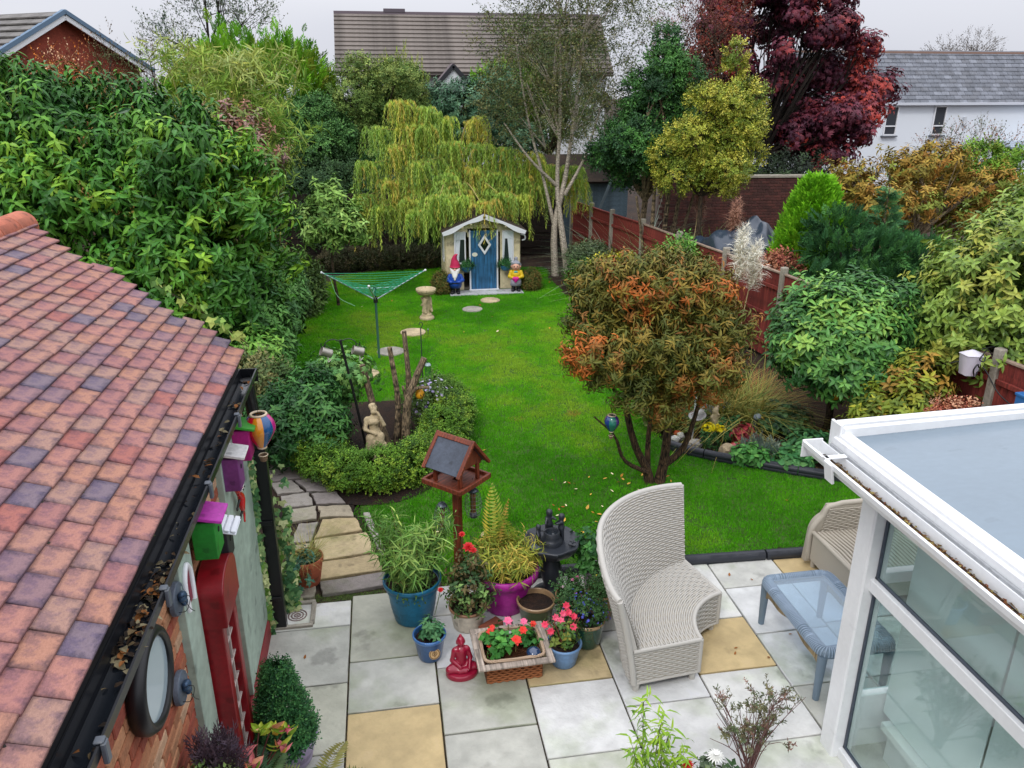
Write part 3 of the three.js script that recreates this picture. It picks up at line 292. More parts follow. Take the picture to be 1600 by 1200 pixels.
{ // fallen leaves
  const r = rng(31), b = new Leaves(4).leaf(V(0, 0, 0), V(0, 0.12, 1), 0.05, 0.026, { droop: -0.25, long: true }).geo(), l = [];
  for (let i = 0; i < 85; i++) { const near = r() < 0.6, x = near ? 1.7 + r() * 1.6 : -1 + r() * 5.5, z = near ? -7.1 - r() * 1.3 : -6.6 - r() * 12; if (inside([x, z], lawnPoly) && !inside([x, z], bedPoly)) l.push({ p: V(x, 0.018, z), a: V((r() - 0.5) * 0.4, 1, (r() - 0.5) * 0.4).normalize(), t: r() * 6.3, s: 0.6 + r() * 0.8, c: pick(palette('#c9a04a', '#b98a34', '#e0d6b0', '#9a5a28'), x * 3, 0, z * 3, r) }); }
  for (const [x, z] of [[2.65, -5.6], [2.75, -5.1], [2.72, -5.02], [3.15, -6.1], [3.35, -6.0], [2.9, -5.9], [3.0, -4.95], [3.3, -5.2], [-0.85, -5.55]]) l.push({ p: V(x, 0.024, z), a: V(0, 1, 0), t: r() * 6, s: 0.6 + r() * 0.4, c: C('#8a5a2c') });
  const g = thing('fallen_leaves', 'scattered yellow and brown fallen leaves on lawn and patio', 'leaves'); g.userData.kind = 'stuff'; copies('fallen_leaf', b, LM.matt, l, g);
}
// ---------- garage ----------
const garage = thing('garage', 'brick garage with mottled pink clay tile roof and black gutter', 'garage', [0, 0, 0]);
const EX = -1.15, EY = 2.565, PITCH = 0.436, SL = 2.1, SPLAY = 0.56; // the far verge runs back along the boundary, so the ridge is longer than the eave
{
  const r = rng(21);
  // wall: mortar core with bricks standing proud
  const wall = mesh('wall', mg([bx(0.2, 2.5, 4.9, -1.32, 1.25, -3.62)]), std('#b9a58f', 0.95, { map: rep(tMottle, 0.6), bumpMap: tGrit, bumpScale: 0.006 }), garage);
  const bm = ['#b06a4c', '#a85a42', '#c08a66', '#9c4d3c', '#c7a183', '#b57a58'].map((h) => std(h, 0.9, { map: rep(tMottle, 0.35), bumpMap: tGrit, bumpScale: 0.006 })), bg = cbox(0.03, 0.064, 0.214, 0.006), rest = [];
  for (let c = 0; c < 30; c++) for (let i = 0; i < 23; i++) { const z = -6.0 + i * 0.226 + (c % 2) * 0.113, y = 0.06 + c * 0.0755; if (z > -1.25 || (z < -5.0 && z > -5.95 && y > 0.2) || (z < -4.02 && z > -4.46 && y > 0.25 && y < 1.75)) continue; if (z > -4.95 && z < -2.7 && y > 0.55 && y < 2.28) { const m = mesh('brick', bg, bm[(r() * 6) | 0], wall); m.position.set(-1.213 + (r() - 0.5) * 0.006, y, z); } else rest.push(at(bg, -1.213, y, z)); }
  const bk = mesh('brickwork', mg(rest), bm[1], wall); bk.userData.kind = 'stuff';
  mesh('plinth', mg([bx(0.05, 0.2, 1.5, -1.185, 0.1, -5.3)]), std('#8e2f33', 0.7, { map: rep(tMottle, 0.4) }), garage);
  const sage = std('#a9bdb2', 0.6, { map: rep(tMottle, 1.3) });
  const door = mesh('door_panel', mg([bx(0.04, 2.05, 0.93, -1.188, 1.24, -5.47)]), sage, garage); mesh('panel_trim', mg([bx(0.05, 2.05, 0.04, -1.18, 1.24, -4.985)]), sage, door);
  mesh('painted_post', mg([bx(0.05, 2.1, 0.26, -1.184, 1.25, -3.88)]), sage, garage);
  // roof
  const roof = mesh('roof', slabShape([[0.02, -2.6], [-SL, -2.6 - SL * SPLAY], [-SL, 2.6], [0.02, 2.6]], 0.03, 0.003).translate(0, -0.06, 0), std('#3a2d2a', 0.9), garage); roof.position.set(EX, EY, -3.5); roof.rotation.z = -PITCH;
  const back = mesh('roof_back', mg([bx(SL, 0.05, 6.2, 0, 0, -0.5)]), std('#8a5a50', 0.9, { map: tMottle }), garage); back.position.set(EX - Math.cos(PITCH) * SL * 1.5, EY + Math.sin(PITCH) * SL / 2 - 0.05, -3.5); back.rotation.z = PITCH;
  mesh('end_wall', triGeo([-1.24, 0, -6.0, -3.05, 0, -7.1, -3.05, 3.3, -7.1, -1.24, 0, -6.0, -3.05, 3.3, -7.1, -1.24, 2.45, -6.0]), bm[1], garage);
  const tileTex = [3, 8, 15].map((s) => tex(256, (u, v) => { const n = pfbmS(u, v, s), e = Math.min(u, 1 - u, v * 1.2, (1 - v) * 1.0), g = sstep(0.2, -0.06, e + (n - 0.5) * 0.34) * 0.26, b = sstep(0.46, 0.7, nA(u + s * 0.13, v)) * 0.16, k = 0.97 - g - b + (nC(u, v) - 0.5) * 0.2; return [k, k * 0.985, k * (0.97 + b * 0.7 + g * 0.3)]; }));
  const tones = ['#a3706a', '#aa776c', '#9c6b68', '#876a71', '#766774', '#ab7b68', '#a0625a', '#a07d71', '#8f6d72', '#a87c6e'], mats = []; tones.forEach((h, i) => tileTex.forEach((t) => mats.push(std(h, 0.72, { map: t, bumpMap: tGrit, bumpScale: 0.0025 }))));
  const W = 0.2, GA = 0.122, geo = cbox(0.165, 0.018, W - 0.004, 0.003); { const p = geo.attributes.position, uv = geo.attributes.uv; for (let i = 0; i < p.count; i++) uv.setXY(i, p.getZ(i) / W + 0.5, clamp((p.getX(i) + 0.0825) / 0.165 * 1.5 - 0.5)); for (let i = 0; i < p.count; i++) p.setY(i, p.getY(i) + 0.006 * (1 - (p.getZ(i) / 0.1) ** 2)); geo.computeVertexNormals(); }
  const list = []; for (let c = 0; c < 17; c++) for (let i = 0; i < 34; i++) { const X = -c * GA - 0.055, z0 = -6.03 + X * SPLAY, z = Math.floor(z0 / W) * W + (i + (c % 2) * 0.5) * W; if (z > -1.0 || z < z0 - 0.06) continue; const wx = EX + X * Math.cos(PITCH), wy = EY - X * Math.sin(PITCH), d = Math.hypot(wx, wy - 4.5, z), inV = wx > -0.55 * -z - 0.25 && z < -1.35; list.push({ c, z, X, d: inV ? d : 99 + d }); }
  list.sort((a, b) => a.d - b.d); const far = [];
  list.forEach((e, i) => { const hue = clamp(fbm(e.z * 1.1, e.c * 0.22, 2, 2) * 0.5 + r() * 0.62, 0, 0.999), k = (r() < 0.55 ? [0, 1, 2, 5, 7, 9][(r() * 6) | 0] : (r() * 10) | 0), mt = mats[k * 3 + ((r() * 3) | 0)]; const m = i < 300 ? mesh('roof_tile', geo, mt, roof) : null, pos = [e.X + (r() - 0.5) * 0.006, 0.006 + r() * 0.005, e.z + 3.5 + (r() - 0.5) * 0.004], rot = [(r() - 0.5) * 0.03, (r() - 0.5) * 0.022, 0.125 + (r() - 0.5) * 0.025]; if (m) { m.position.set(...pos); m.rotation.set(...rot); } else if (e.d < 99) { const q = geo.clone(); q.applyMatrix4(new THREE.Matrix4().makeRotationFromEuler(new THREE.Euler(...rot)).setPosition(...pos)); (far[k] ||= []).push(q); } });
  far.forEach((l, k) => { if (!l) return; const m = mesh('roof_tiles', mergeGeometries(l), mats[k * 3], roof); m.userData.kind = 'stuff'; });
  // ridge tiles
  const arch = new THREE.Shape(); arch.absarc(0, 0, 0.125, -0.15, Math.PI + 0.15, false); arch.absarc(0, 0, 0.107, Math.PI + 0.15, -0.15, true); const ag = mg([new THREE.ExtrudeGeometry(arch, { depth: 0.31, bevelEnabled: true, bevelSize: 0.006, bevelThickness: 0.006, bevelSegments: 2, curveSegments: 14 })]);
  for (let i = 0; i < 10; i++) { const m = mesh('ridge_tile', ag, std(['#c07056', '#b9684f'][i % 2], 0.75, { map: rep(tMottle, 0.5), bumpMap: tGrit, bumpScale: 0.003 }), garage); m.position.set(EX - Math.cos(PITCH) * SL + 0.02, EY + Math.sin(PITCH) * SL - 0.07, -7.35 + i * 0.33); }
  { const l = [], q = rng(9), lump = lumpy(new THREE.IcosahedronGeometry(0.014, 2), 0.005, 60); for (let i = 0; i < 90; i++) { const c = Math.floor(q() * 16); l.push({ p: V(-c * GA + 0.03 - q() * 0.012, 0.012, -2.5 + q() * 4.8), a: V(0, 1, 0), t: q() * 6, s: [0.25 + q() * 0.5, 0.25, 0.3 + q() * 0.6], c: pick(palette('#33332a', '#3d4426', '#2a2622'), i, 0, 1, q) }); } copies('moss', lump, new THREE.MeshStandardMaterial({ roughness: 0.95 }), l, roof); }
  // fascia and gutter
  mesh('fascia', mg([bx(0.02, 0.16, 5.15, -1.19, EY - 0.1, -3.52)]), M.black, garage);
  const gs = new THREE.Shape(); [[0, 0.06], [0, 0], [0.02, -0.035], [0.1, -0.045], [0.13, 0], [0.136, 0.055], [0.126, 0.055], [0.12, 0.002], [0.096, -0.035], [0.022, -0.027], [0.008, 0.004], [0.008, 0.06]].forEach(([x, y], i) => (i ? gs.lineTo(x, y) : gs.moveTo(x, y)));
  const gutter = mesh('gutter', mg([at(new THREE.ExtrudeGeometry(gs, { depth: 5.1, bevelEnabled: false }), -1.178, EY - 0.2, -6.1)]), std('#191b20', 0.3), garage);
  mesh('gutter_end', mg([bx(0.14, 0.11, 0.012, -1.11, EY - 0.2, -6.105)]), std('#191b20', 0.3), gutter);
  const wet = mesh('gutter_water', mg([bx(0.105, 0.02, 5.0, -1.112, EY - 0.218, -3.55)]), phy('#20242a', 0.12), gutter); void wet;
  for (const z of [-2.27, -3.15, -4.15, -5.15]) mesh('gutter_bracket', mg([bx(0.02, 0.09, 0.035, -1.035, EY - 0.19, z), bx(0.035, 0.012, 0.035, -1.048, EY - 0.14, z)]), std('#5a6068', 0.4), gutter);
  { const l = [], q = rng(14), lf = new Leaves(9).leaf(V(0, 0, 0), V(0, 0.1, 1), 0.055, 0.03, { droop: 0.3, long: true }).geo(); for (let i = 0; i < 190; i++) { const z = q() < 0.72 ? -2.7 - q() * 0.75 : -2.2 - q() * 3.8; l.push({ p: V(-1.15 + q() * 0.08, EY - 0.2 + q() * 0.02, z), a: V(q() - 0.5, 1, q() - 0.5).normalize(), t: q() * 6.3, s: 0.35 + q() * 0.8, c: pick(palette('#33281e', '#4a3a2a', '#6a5c42', '#8a5a30', '#2b241d', '#8c8468'), i, 0, 0, q) }); } copies('leaf_litter', lf, LM.matt, l, gutter); }
  // downpipe
  const pipe = mesh('downpipe', mg([tube([[-1.11, EY - 0.2, -6.0], [-1.11, EY - 0.32, -6.0]], 0.055, 10), tube(curve([[-1.11, EY - 0.3, -6.0], [-1.1, EY - 0.4, -6.01], [-1.09, EY - 0.56, -6.02]], 6), 0.05, 10), bx(0.1, 2.05, 0.085, -1.085, 1.02, -6.02)]), M.blackPipe, garage);
  for (const y of [0.35, 1.1, 1.75]) mesh('pipe_clip', mg([bx(0.1, 0.04, 0.12, -1.1, y, -6.02)]), M.blackPipe, pipe);
}
function pfbmS(u, v, s) { return nB(u + s * 0.217, v + s * 0.131); }
{ // drain
  const t = thing('drain', 'square brown gully drain with round grate under downpipe', 'drain', [-0.99, 0, -6.16]);
  mesh('surround', mg([bx(0.36, 0.05, 0.04, 0, 0.02, 0.17), bx(0.36, 0.05, 0.04, 0, 0.02, -0.17), bx(0.04, 0.05, 0.3, 0.17, 0.02, 0), bx(0.04, 0.05, 0.3, -0.17, 0.02, 0)]), M.concrete, t);
  mesh('basin', mg([bx(0.3, 0.02, 0.3, 0, 0.002, 0)]), std('#5a4440', 0.6), t); const g = []; for (const R of [0.08, 0.052, 0.025]) g.push(at(new THREE.TorusGeometry(R, 0.007, 6, 24), 0.03, 0.02, 0, Math.PI / 2)); for (let i = 0; i < 4; i++) g.push(bx(0.16, 0.008, 0.01, 0.03, 0.018, 0, i * 0.785)); mesh('grate', mg(g), std('#7a6662', 0.5, { metalness: 0.3 }), t);
}
// things fixed to the wall
{
  const t = thing('round_mirror', 'round mirror in thick black frame on brick wall', 'mirror', [-1.17, 1.98, -3.1]);
  const fr = at(lathe([[0.19, 0.045], [0.185, 0.02], [0.185, -0.02], [0.24, -0.02], [0.245, 0.02], [0.23, 0.048], [0.212, 0.058], [0.198, 0.054], [0.19, 0.045]], 40), 0, 0, 0, 0, 0, -Math.PI / 2);
  mesh('frame', mg([fr]), std('#15161a', 0.4), t); mesh('glass', mg([cyl(0.188, 0.188, 0.01, 0.03, 0, 0, 40, 0, 0, Math.PI / 2)]), phy('#a3b5be', 0.12, { clearcoat: 0.6 }), t);
}
{
  const t = thing('telephone_box_plaque', 'tall red wooden telephone box shaped wall cabinet with arched top', 'wall cabinet', [-1.175, 0.2, -4.24]);
  const red = std('#8c1420', 0.35, { map: rep(tMottle, 0.7) }), s = new THREE.Shape(); s.moveTo(-0.19, 0); s.lineTo(0.19, 0); s.lineTo(0.19, 1.32); s.lineTo(-0.19, 1.32); s.closePath();
  const hole = new THREE.Path(); hole.moveTo(-0.13, 0.06); hole.lineTo(0.13, 0.06); hole.lineTo(0.13, 1.26); hole.lineTo(-0.13, 1.26); hole.closePath(); s.holes.push(hole);
  mesh('case', mg([at(new THREE.ExtrudeGeometry(s, { depth: 0.11, bevelEnabled: true, bevelSize: 0.006, bevelThickness: 0.006, bevelSegments: 1 }), 0, 0, 0, 0, Math.PI / 2, 0)]), red, t);
  const a = new THREE.Shape(); a.moveTo(-0.2, 0); a.lineTo(0.2, 0); a.lineTo(0.2, 0.2); a.absellipse(0, 0.2, 0.2, 0.11, 0, Math.PI, false); a.closePath();
  mesh('arched_top', mg([at(new THREE.ExtrudeGeometry(a, { depth: 0.14, bevelEnabled: true, bevelSize: 0.008, bevelThickness: 0.008, bevelSegments: 2, curveSegments: 20 }), 0, 1.335, 0, 0, Math.PI / 2, 0)]), red, t);
  mesh('back', mg([bx(0.02, 1.2, 0.258, 0.05, 0.66, 0)]), phy('#55504c', 0.1, { metalness: 0.4 }), t);
  const bars = []; for (let i = 1; i < 3; i++) bars.push(bx(0.02, 1.2, 0.012, 0.08, 0.66, -0.13 + i * 0.087)); for (let i = 1; i < 7; i++) bars.push(bx(0.022, 0.012, 0.258, 0.08, 0.06 + i * 0.171, 0)); mesh('glazing_bars', mg(bars), std('#a89a94', 0.5), t);
}
function nestBox(y, z, w, h, d, body, roofc, label, slats, turn = 0) {
  const t = thing('nest_box', label, 'bird box', [-1.17, y, z], turn, 'painted nest boxes on the garage wall');
  mesh('body', mg([bx(d, h, w, d / 2, h / 2, 0)]), std(body, 0.55, { map: rep(tMottle, 0.5) }), t);
  const hole = mesh('entrance_hole', mg([cyl(0.017, 0.017, 0.004, d + 0.001, h * 0.62, 0, 16, 0, 0, Math.PI / 2)]), std('#0c0c0c', 0.9), t); void hole;
  const rw = w + 0.03, rd = d + 0.06; if (slats) { const rf = mesh('roof', mg([bx(rd, 0.012, rw, rd / 2, h + 0.02, 0, 0, 0, -0.25)]), std(roofc, 0.5), t); for (let i = 0; i < 5; i++) mesh('roof_slat', mg([bx(rd / 5 - 0.006, 0.014, rw, (i + 0.5) * rd / 5, h + 0.036 - (i + 0.5 - 2.5) * rd / 5 * 0.25, 0, 0, 0, -0.3)]), std(roofc, 0.5), rf); } else mesh('roof', mg([bx(rd, 0.022, rw, rd / 2 - 0.01, h + 0.025, 0, 0, 0, -0.22)]), std(roofc, 0.5, { map: rep(tMottle, 0.5) }), t);
}
nestBox(1.92, -5.55, 0.17, 0.24, 0.12, '#b0147c', '#3aa32c', 'magenta nest box with lime green roof behind the balloon');
nestBox(1.92, -5.08, 0.17, 0.24, 0.12, '#7c3a80', '#e4e4e6', 'purple nest box with white roof below the gutter');
nestBox(1.95, -4.2, 0.18, 0.24, 0.13, '#1f8a2a', '#d03ac0', 'bright green nest box with pink roof below the gutter');
nestBox(1.76, -4.45, 0.16, 0.2, 0.13, '#2a2c33', '#dfe3ea', 'black nest box with white slatted roof above red cabinet', true);
{ // gecko
  const t = thing('gecko_ornament', 'red metal gecko ornament climbing the pale green panel', 'wall ornament', [-1.15, 1.68, -5.27]); const red = phy('#c01a1c', 0.25, { clearcoat: 0.6 }), dk = std('#1a1a1a', 0.4);
  mesh('body', mg([tube(curve([[0.02, 0.1, 0.02], [0.03, 0.05, -0.01], [0.03, -0.02, 0.0], [0.025, -0.08, -0.04]], 12), [0.018, 0.02, 0.022, 0.025, 0.027, 0.028, 0.027, 0.025, 0.023, 0.022, 0.02, 0.018, 0.012], 10), ball(0.036, 0.03, 0.13, 0.03, 0.9, 0.8, 1.25)]), red, t);
  mesh('tail', tube(curve([[0.025, -0.08, -0.04], [0.02, -0.13, -0.09], [0.02, -0.19, -0.07], [0.02, -0.2, -0.1]], 10), [0.013, 0.012, 0.011, 0.01, 0.009, 0.008, 0.007, 0.006, 0.005, 0.004, 0.003], 8), red, t);
  for (const [y, z, s] of [[0.04, -0.01, 1], [0.04, -0.01, -1], [-0.07, -0.04, 1], [-0.07, -0.04, -1]]) mesh('leg', mg([tube([[0.025, y, z], [0.02, y - 0.01, z + s * 0.05], [0.01, y - 0.045, z + s * 0.065]], [0.011, 0.009, 0.007], 7), ball(0.014, 0.008, y - 0.055, z + s * 0.068, 0.6, 1.1, 1.1)]), dk, t);
  for (const z of [0.012, 0.062]) { const e = mesh('eye', mg([ball(0.015, 0.055, 0.142, z)]), std('#e8e8e0', 0.2), t); mesh('pupil', mg([ball(0.009, 0.063, 0.143, z + 0.003)]), dk, e); }
}
[[2.0, -3.68, 'round blue grey wall plaque with wire bird high on bricks'], [1.58, -3.5, 'round blue grey wall plaque with wire insect lower on bricks']].forEach(([y, z, lab], i) => { const t = thing('wall_plaque', lab, 'wall plaque', [-1.185, y, z], 0, 'round plaques on the brick wall'); mesh('disc', mg([at(lathe([[0, 0.03], [0.06, 0.03], [0.075, 0.022], [0.085, 0.03], [0.09, 0.02], [0.09, 0]], 26), 0, 0, 0, 0, 0, -Math.PI / 2)]), std('#5f6b7c', 0.5, { map: rep(tMottle, 0.2) }), t); mesh('ornament', mg([ball(0.03, 0.045, 0.01, 0, 0.8, 1, 1.3), ball(0.018, 0.05, 0.04, 0.03), ball(0.022, 0.045, -0.035, -0.02, 0.8, 1, 1.2)]), std('#38506b', 0.35, { metalness: 0.4 }), t); mesh('wire', mg([tube(curve([[0.04, 0.03, 0.03], [0.1, 0.05, 0.06], [0.08, -0.02, 0.08], [0.03, -0.05, 0.05]], 10), 0.002, 5), tube(curve([[0.04, 0, -0.02], [0.09, -0.03, 0.05], [0.1, -0.07, 0.02]], 8), 0.002, 5)]), M.wire, t); });
{ const t = thing('arched_wall_ornament', 'small white arched wall ornament with dark red centre beside the gutter', 'wall ornament', [-1.17, 1.98, -3.85]); mesh('arch', mg([tube(curve([[0.02, -0.14, -0.06], [0.02, 0.04, -0.065], [0.02, 0.11, 0], [0.02, 0.04, 0.065], [0.02, -0.14, 0.06]], 16), 0.015, 8)]), M.white, t); mesh('panel', mg([bx(0.012, 0.2, 0.1, 0.012, -0.03, 0)]), std('#7c1f3a', 0.5), t); }
// hot air balloon ornaments
function balloon(pos, R, cols, label, wireTop) {
  const t = thing('balloon_ornament', label, 'hanging ornament', pos, 0.4); const N = cols.length; const prof = []; for (let i = 0; i <= 14; i++) { const a = i / 14, y = lerp(1.15, -1.25, a), rr = a < 0.45 ? Math.sqrt(Math.max(0, 1 - ((y - 0.1) / 1.18) ** 2)) : lerp(1, 0.3, ((a - 0.45) / 0.55) ** 1.25); prof.push(new THREE.Vector2(Math.max(rr, 0.3) * R, y * R)); }
  for (let i = 0; i < N; i++) { const g = new THREE.LatheGeometry(prof, 6, i / N * Math.PI * 2, Math.PI * 2 / N), p = g.attributes.position; for (let k = 0; k < p.count; k++) { const a = Math.atan2(p.getX(k), p.getZ(k)) - i / N * Math.PI * 2, u = (((a % 6.2832) + 6.2832) % 6.2832) / (6.2832 / N), b = 1 + 0.07 * Math.sin(Math.PI * clamp(u)); p.setX(k, p.getX(k) * b); p.setZ(k, p.getZ(k) * b); } g.computeVertexNormals(); mesh('gore', mg([g]), phy(cols[i], 0.22, { clearcoat: 0.7 }), t); }
  mesh('top_ring', mg([at(new THREE.TorusGeometry(R * 0.52, R * 0.09, 8, 28), 0, R * 1.12, 0, Math.PI / 2)]), std('#c9b59a', 0.4), t); mesh('bottom_ring', mg([cyl(R * 0.32, R * 0.34, R * 0.14, 0, -R * 1.3, 0, 20)]), std('#c9b59a', 0.4), t);
  const bk = mesh('basket', mg([lathe([[R * 0.22, -R * 2.35], [R * 0.32, -R * 1.9], [R * 0.28, -R * 1.9], [R * 0.2, -R * 2.3]], 18)]), std('#8a6f54', 0.8, { bumpMap: rep(tWeave, 0.05), bumpScale: 0.003 }), t); mesh('rim', mg([at(new THREE.TorusGeometry(R * 0.31, R * 0.035, 6, 20), 0, -R * 1.9, 0, Math.PI / 2)]), std('#d9c8aa', 0.6), bk);
  mesh('strings', mg([0, 1, 2, 3].map((k) => tube([[Math.cos(k * 1.57) * R * 0.3, -R * 1.3, Math.sin(k * 1.57) * R * 0.3], [Math.cos(k * 1.57) * R * 0.29, -R * 1.9, Math.sin(k * 1.57) * R * 0.29]], 0.0015, 4))), M.wire, t); mesh('hanger', mg([tube([[0, R * 1.0, 0], [wireTop[0], wireTop[1], wireTop[2]]], 0.002, 4), tube([[-R * 0.5, R * 1.1, 0], [0, R * 1.1, 0], [R * 0.5, R * 1.1, 0]], 0.002, 4)]), M.wire, t);
}
balloon([-0.99, 2.1, -5.62], 0.11, ['#0f4f86', '#b01a78', '#c2142c', '#d98a1c', '#0f4f86', '#6a1a8a', '#c2142c', '#d98a1c'].map((x) => x), 'rainbow striped hot air balloon ornament hanging under the garage gutter', [-0.02, 0.44, 0]);
balloon([2.35, 1.06, -7.62], 0.08, ['#4a2a7c', '#1c6a5a', '#d8d8e0', '#8a2a78', '#1c3a7c', '#2a7a6a'], 'small green and purple balloon ornament hanging from the tree', [0.05, 0.3, -0.1]);
// ---------- conservatory ----------
{
  const t = thing('conservatory', 'white framed conservatory corner with pale blue roof panel and gutter', 'conservatory', [2.93, 0, -4.25]);
  const Wm = M.upvc, Z1 = 3.4; // runs to z + Z1
  mesh('corner_post', mg([bx(0.16, 2.25, 0.16, 0.09, 1.125, 0.28, 0, 0, 0, 0.012)]), Wm, t);
  const fr = mesh('side_frame', mg([bx(0.07, 0.08, Z1, 0.095, 0.06, Z1 / 2 + 0.35), bx(0.07, 0.09, Z1, 0.095, 1.47, Z1 / 2 + 0.35), bx(0.07, 0.12, Z1, 0.095, 2.17, Z1 / 2 + 0.35), bx(0.07, 2.2, 0.08, 0.095, 1.1, 2.5)]), Wm, t);
  const gk = std('#3c4450', 0.5); for (const [y0, y1] of [[0.1, 1.425], [1.515, 2.11]]) { const h = y1 - y0, y = (y0 + y1) / 2; mesh('gasket', mg([bx(0.02, 0.02, 2.1, 0.1, y0 + 0.01, 1.4), bx(0.02, 0.02, 2.1, 0.1, y1 - 0.01, 1.4), bx(0.02, h, 0.022, 0.1, y, 0.371), bx(0.02, h, 0.022, 0.1, y, 2.44)]), gk, fr); mesh('glass_pane', mg([bx(0.006, h - 0.02, 2.06, 0.105, y, 1.4)]), phy('#f2f8f7', 0.02, { transmission: 1, thickness: 0, ior: 1.5 }), t); }
  mesh('end_wall', mg([bx(2.4, 0.5, 0.07, 1.37, 0.25, 0.28), bx(2.4, 0.08, 0.07, 1.37, 1.47, 0.28), bx(2.4, 0.12, 0.07, 1.37, 2.17, 0.28), bx(0.1, 2.2, 0.07, 1.35, 1.1, 0.282), bx(0.12, 2.2, 0.07, 2.5, 1.1, 0.282)]), Wm, t);
  for (const [x, w] of [[0.73, 1.1], [1.92, 1.04]]) { mesh('glass_pane', mg([bx(w, 0.9, 0.006, x, 0.97, 0.28)]), phy('#dfeeee', 0.02, { transmission: 1, thickness: 0 }), t); mesh('glass_pane', mg([bx(w, 0.58, 0.006, x, 1.82, 0.28)]), phy('#dfeeee', 0.02, { transmission: 1, thickness: 0 }), t); }
  mesh('house_wall', mg([bx(0.2, 2.8, 4, 2.85, 1.4, 2.2)]), std('#d9d6cf', 0.8, { map: tMottle }), t);
  mesh('floor', mg([bx(2.6, 0.03, 3.5, 1.4, 0.035, 2.0)]), std('#b8bab4', 0.5, { map: rep(slabMap, 2) }), t);
  mesh('inner_sill', mg([bx(0.16, 0.06, 2.6, 0.36, 0.36, 1.75), bx(0.1, 0.33, 2.6, 0.4, 0.19, 1.75)]), std('#d6dad8', 0.5), t);
  { const b = []; for (let i = 0; i < 4; i++) b.push(bx(0.012, 1.75, 0.84, 0.34 + (i % 2) * 0.01, 1.28, 0.8 + i * 0.85)); b.forEach((g) => mesh('blind_panel', mg([g]), std('#d3dedd', 0.7), t)); }
  // roof: shallow pitched glazed panel with white bars, and the end beam
  const rf = mesh('roof_panel', mg([bx(2.7, 0.025, 3.7, 1.36, 0, 1.72)]), phy('#8093a4', 0.25, { transmission: 0.2, thickness: 0, clearcoat: 0.5, clearcoatRoughness: 0.15, map: rep(tFaint, 1.6, 0.9) }), t); rf.position.set(0, 2.3, 0); rf.rotation.z = 0.035;
  const bar = mesh('eaves_bar', mg([bx(0.09, 0.045, 3.7, 0.03, 2.315, 1.72), bx(0.03, 0.09, 3.7, -0.025, 2.27, 1.72)]), Wm, t); void bar;
  const beam = mesh('end_beam', mg([bx(3.0, 0.16, 0.1, 1.5, 0, -0.15, 0, 0, 0, 0.02)]), Wm, t); beam.position.set(0, 2.315, 0); beam.rotation.z = 0.022; mesh('beam_cap', mg([bx(0.02, 0.2, 0.12, -0.012, -0.005, -0.15), bx(3.0, 0.02, 0.07, 1.5, 0.085, -0.15)]), Wm, beam);
  mesh('flashing', mg([bx(0.02, 0.14, 3.7, -0.05, 2.2, 1.72)]), std('#a9adb3', 0.5, { map: rep(tMottle, 0.8) }), t);
  const gs = new THREE.Shape(); [[0, 0.09], [0, 0], [-0.05, -0.02], [-0.1, 0.005], [-0.115, 0.04], [-0.14, 0.06], [-0.145, 0.095], [-0.125, 0.095], [-0.125, 0.085], [-0.134, 0.085], [-0.13, 0.066], [-0.105, 0.046], [-0.09, 0.012], [-0.05, -0.008], [-0.01, 0.01], [-0.01, 0.09]].forEach(([x, y], i) => (i ? gs.lineTo(x, y) : gs.moveTo(x, y)));
  const gut = mesh('gutter', mg([at(new THREE.ExtrudeGeometry(gs, { depth: 3.6, bevelEnabled: false }), -0.06, 2.16, -0.22), bx(0.15, 0.13, 0.012, -0.13, 2.2, -0.22)]), Wm, t);
  mesh('gutter_clip', mg([bx(0.03, 0.02, 0.05, -0.19, 2.258, 0.06), bx(0.155, 0.012, 0.045, -0.13, 2.262, 0.06), bx(0.02, 0.14, 0.09, -0.198, 2.19, 0.12, 0, 0, 0.2)]), Wm, gut);
  { const l = [], q = rng(3), b = new Leaves(8).leaf(V(0, 0, 0), V(0, 0.1, 1), 0.03, 0.014, { droop: 0.3 }).geo(); for (let i = 0; i < 700; i++) l.push({ p: V(-0.075 - q() * 0.05, 2.18 + q() * 0.02, 0.02 + q() * 3.2), a: V(q() - 0.5, 1, q() - 0.5).normalize(), t: q() * 6, s: 0.5 + q() * 0.8, c: pick(palette('#5a4424', '#7a5a30', '#8c7a44', '#6a3a20'), i, 0, 0, q) }); copies('leaf_litter', b, LM.matt, l, gut); mesh('silt', mg([bx(0.075, 0.02, 3.5, -0.105, 2.17, 1.6)]), std('#5b4a30', 0.95, { map: tSoil }), gut); }
  const bk = thing('glass_tub', 'pale glass tub with white rim inside the conservatory', 'tub', [3.16, 0.05, -3.3]); mesh('body', mg([lathe([[0, 0.0], [0.09, 0], [0.12, 0.22], [0.112, 0.22], [0.083, 0.01], [0, 0.01]], 28)]), phy('#bfe0dc', 0.1, { transmission: 0.5, thickness: 0 }), bk); mesh('rim', mg([at(new THREE.TorusGeometry(0.117, 0.008, 8, 32), 0, 0.222, 0, Math.PI / 2)]), std('#d4ece8', 0.3), bk);
}
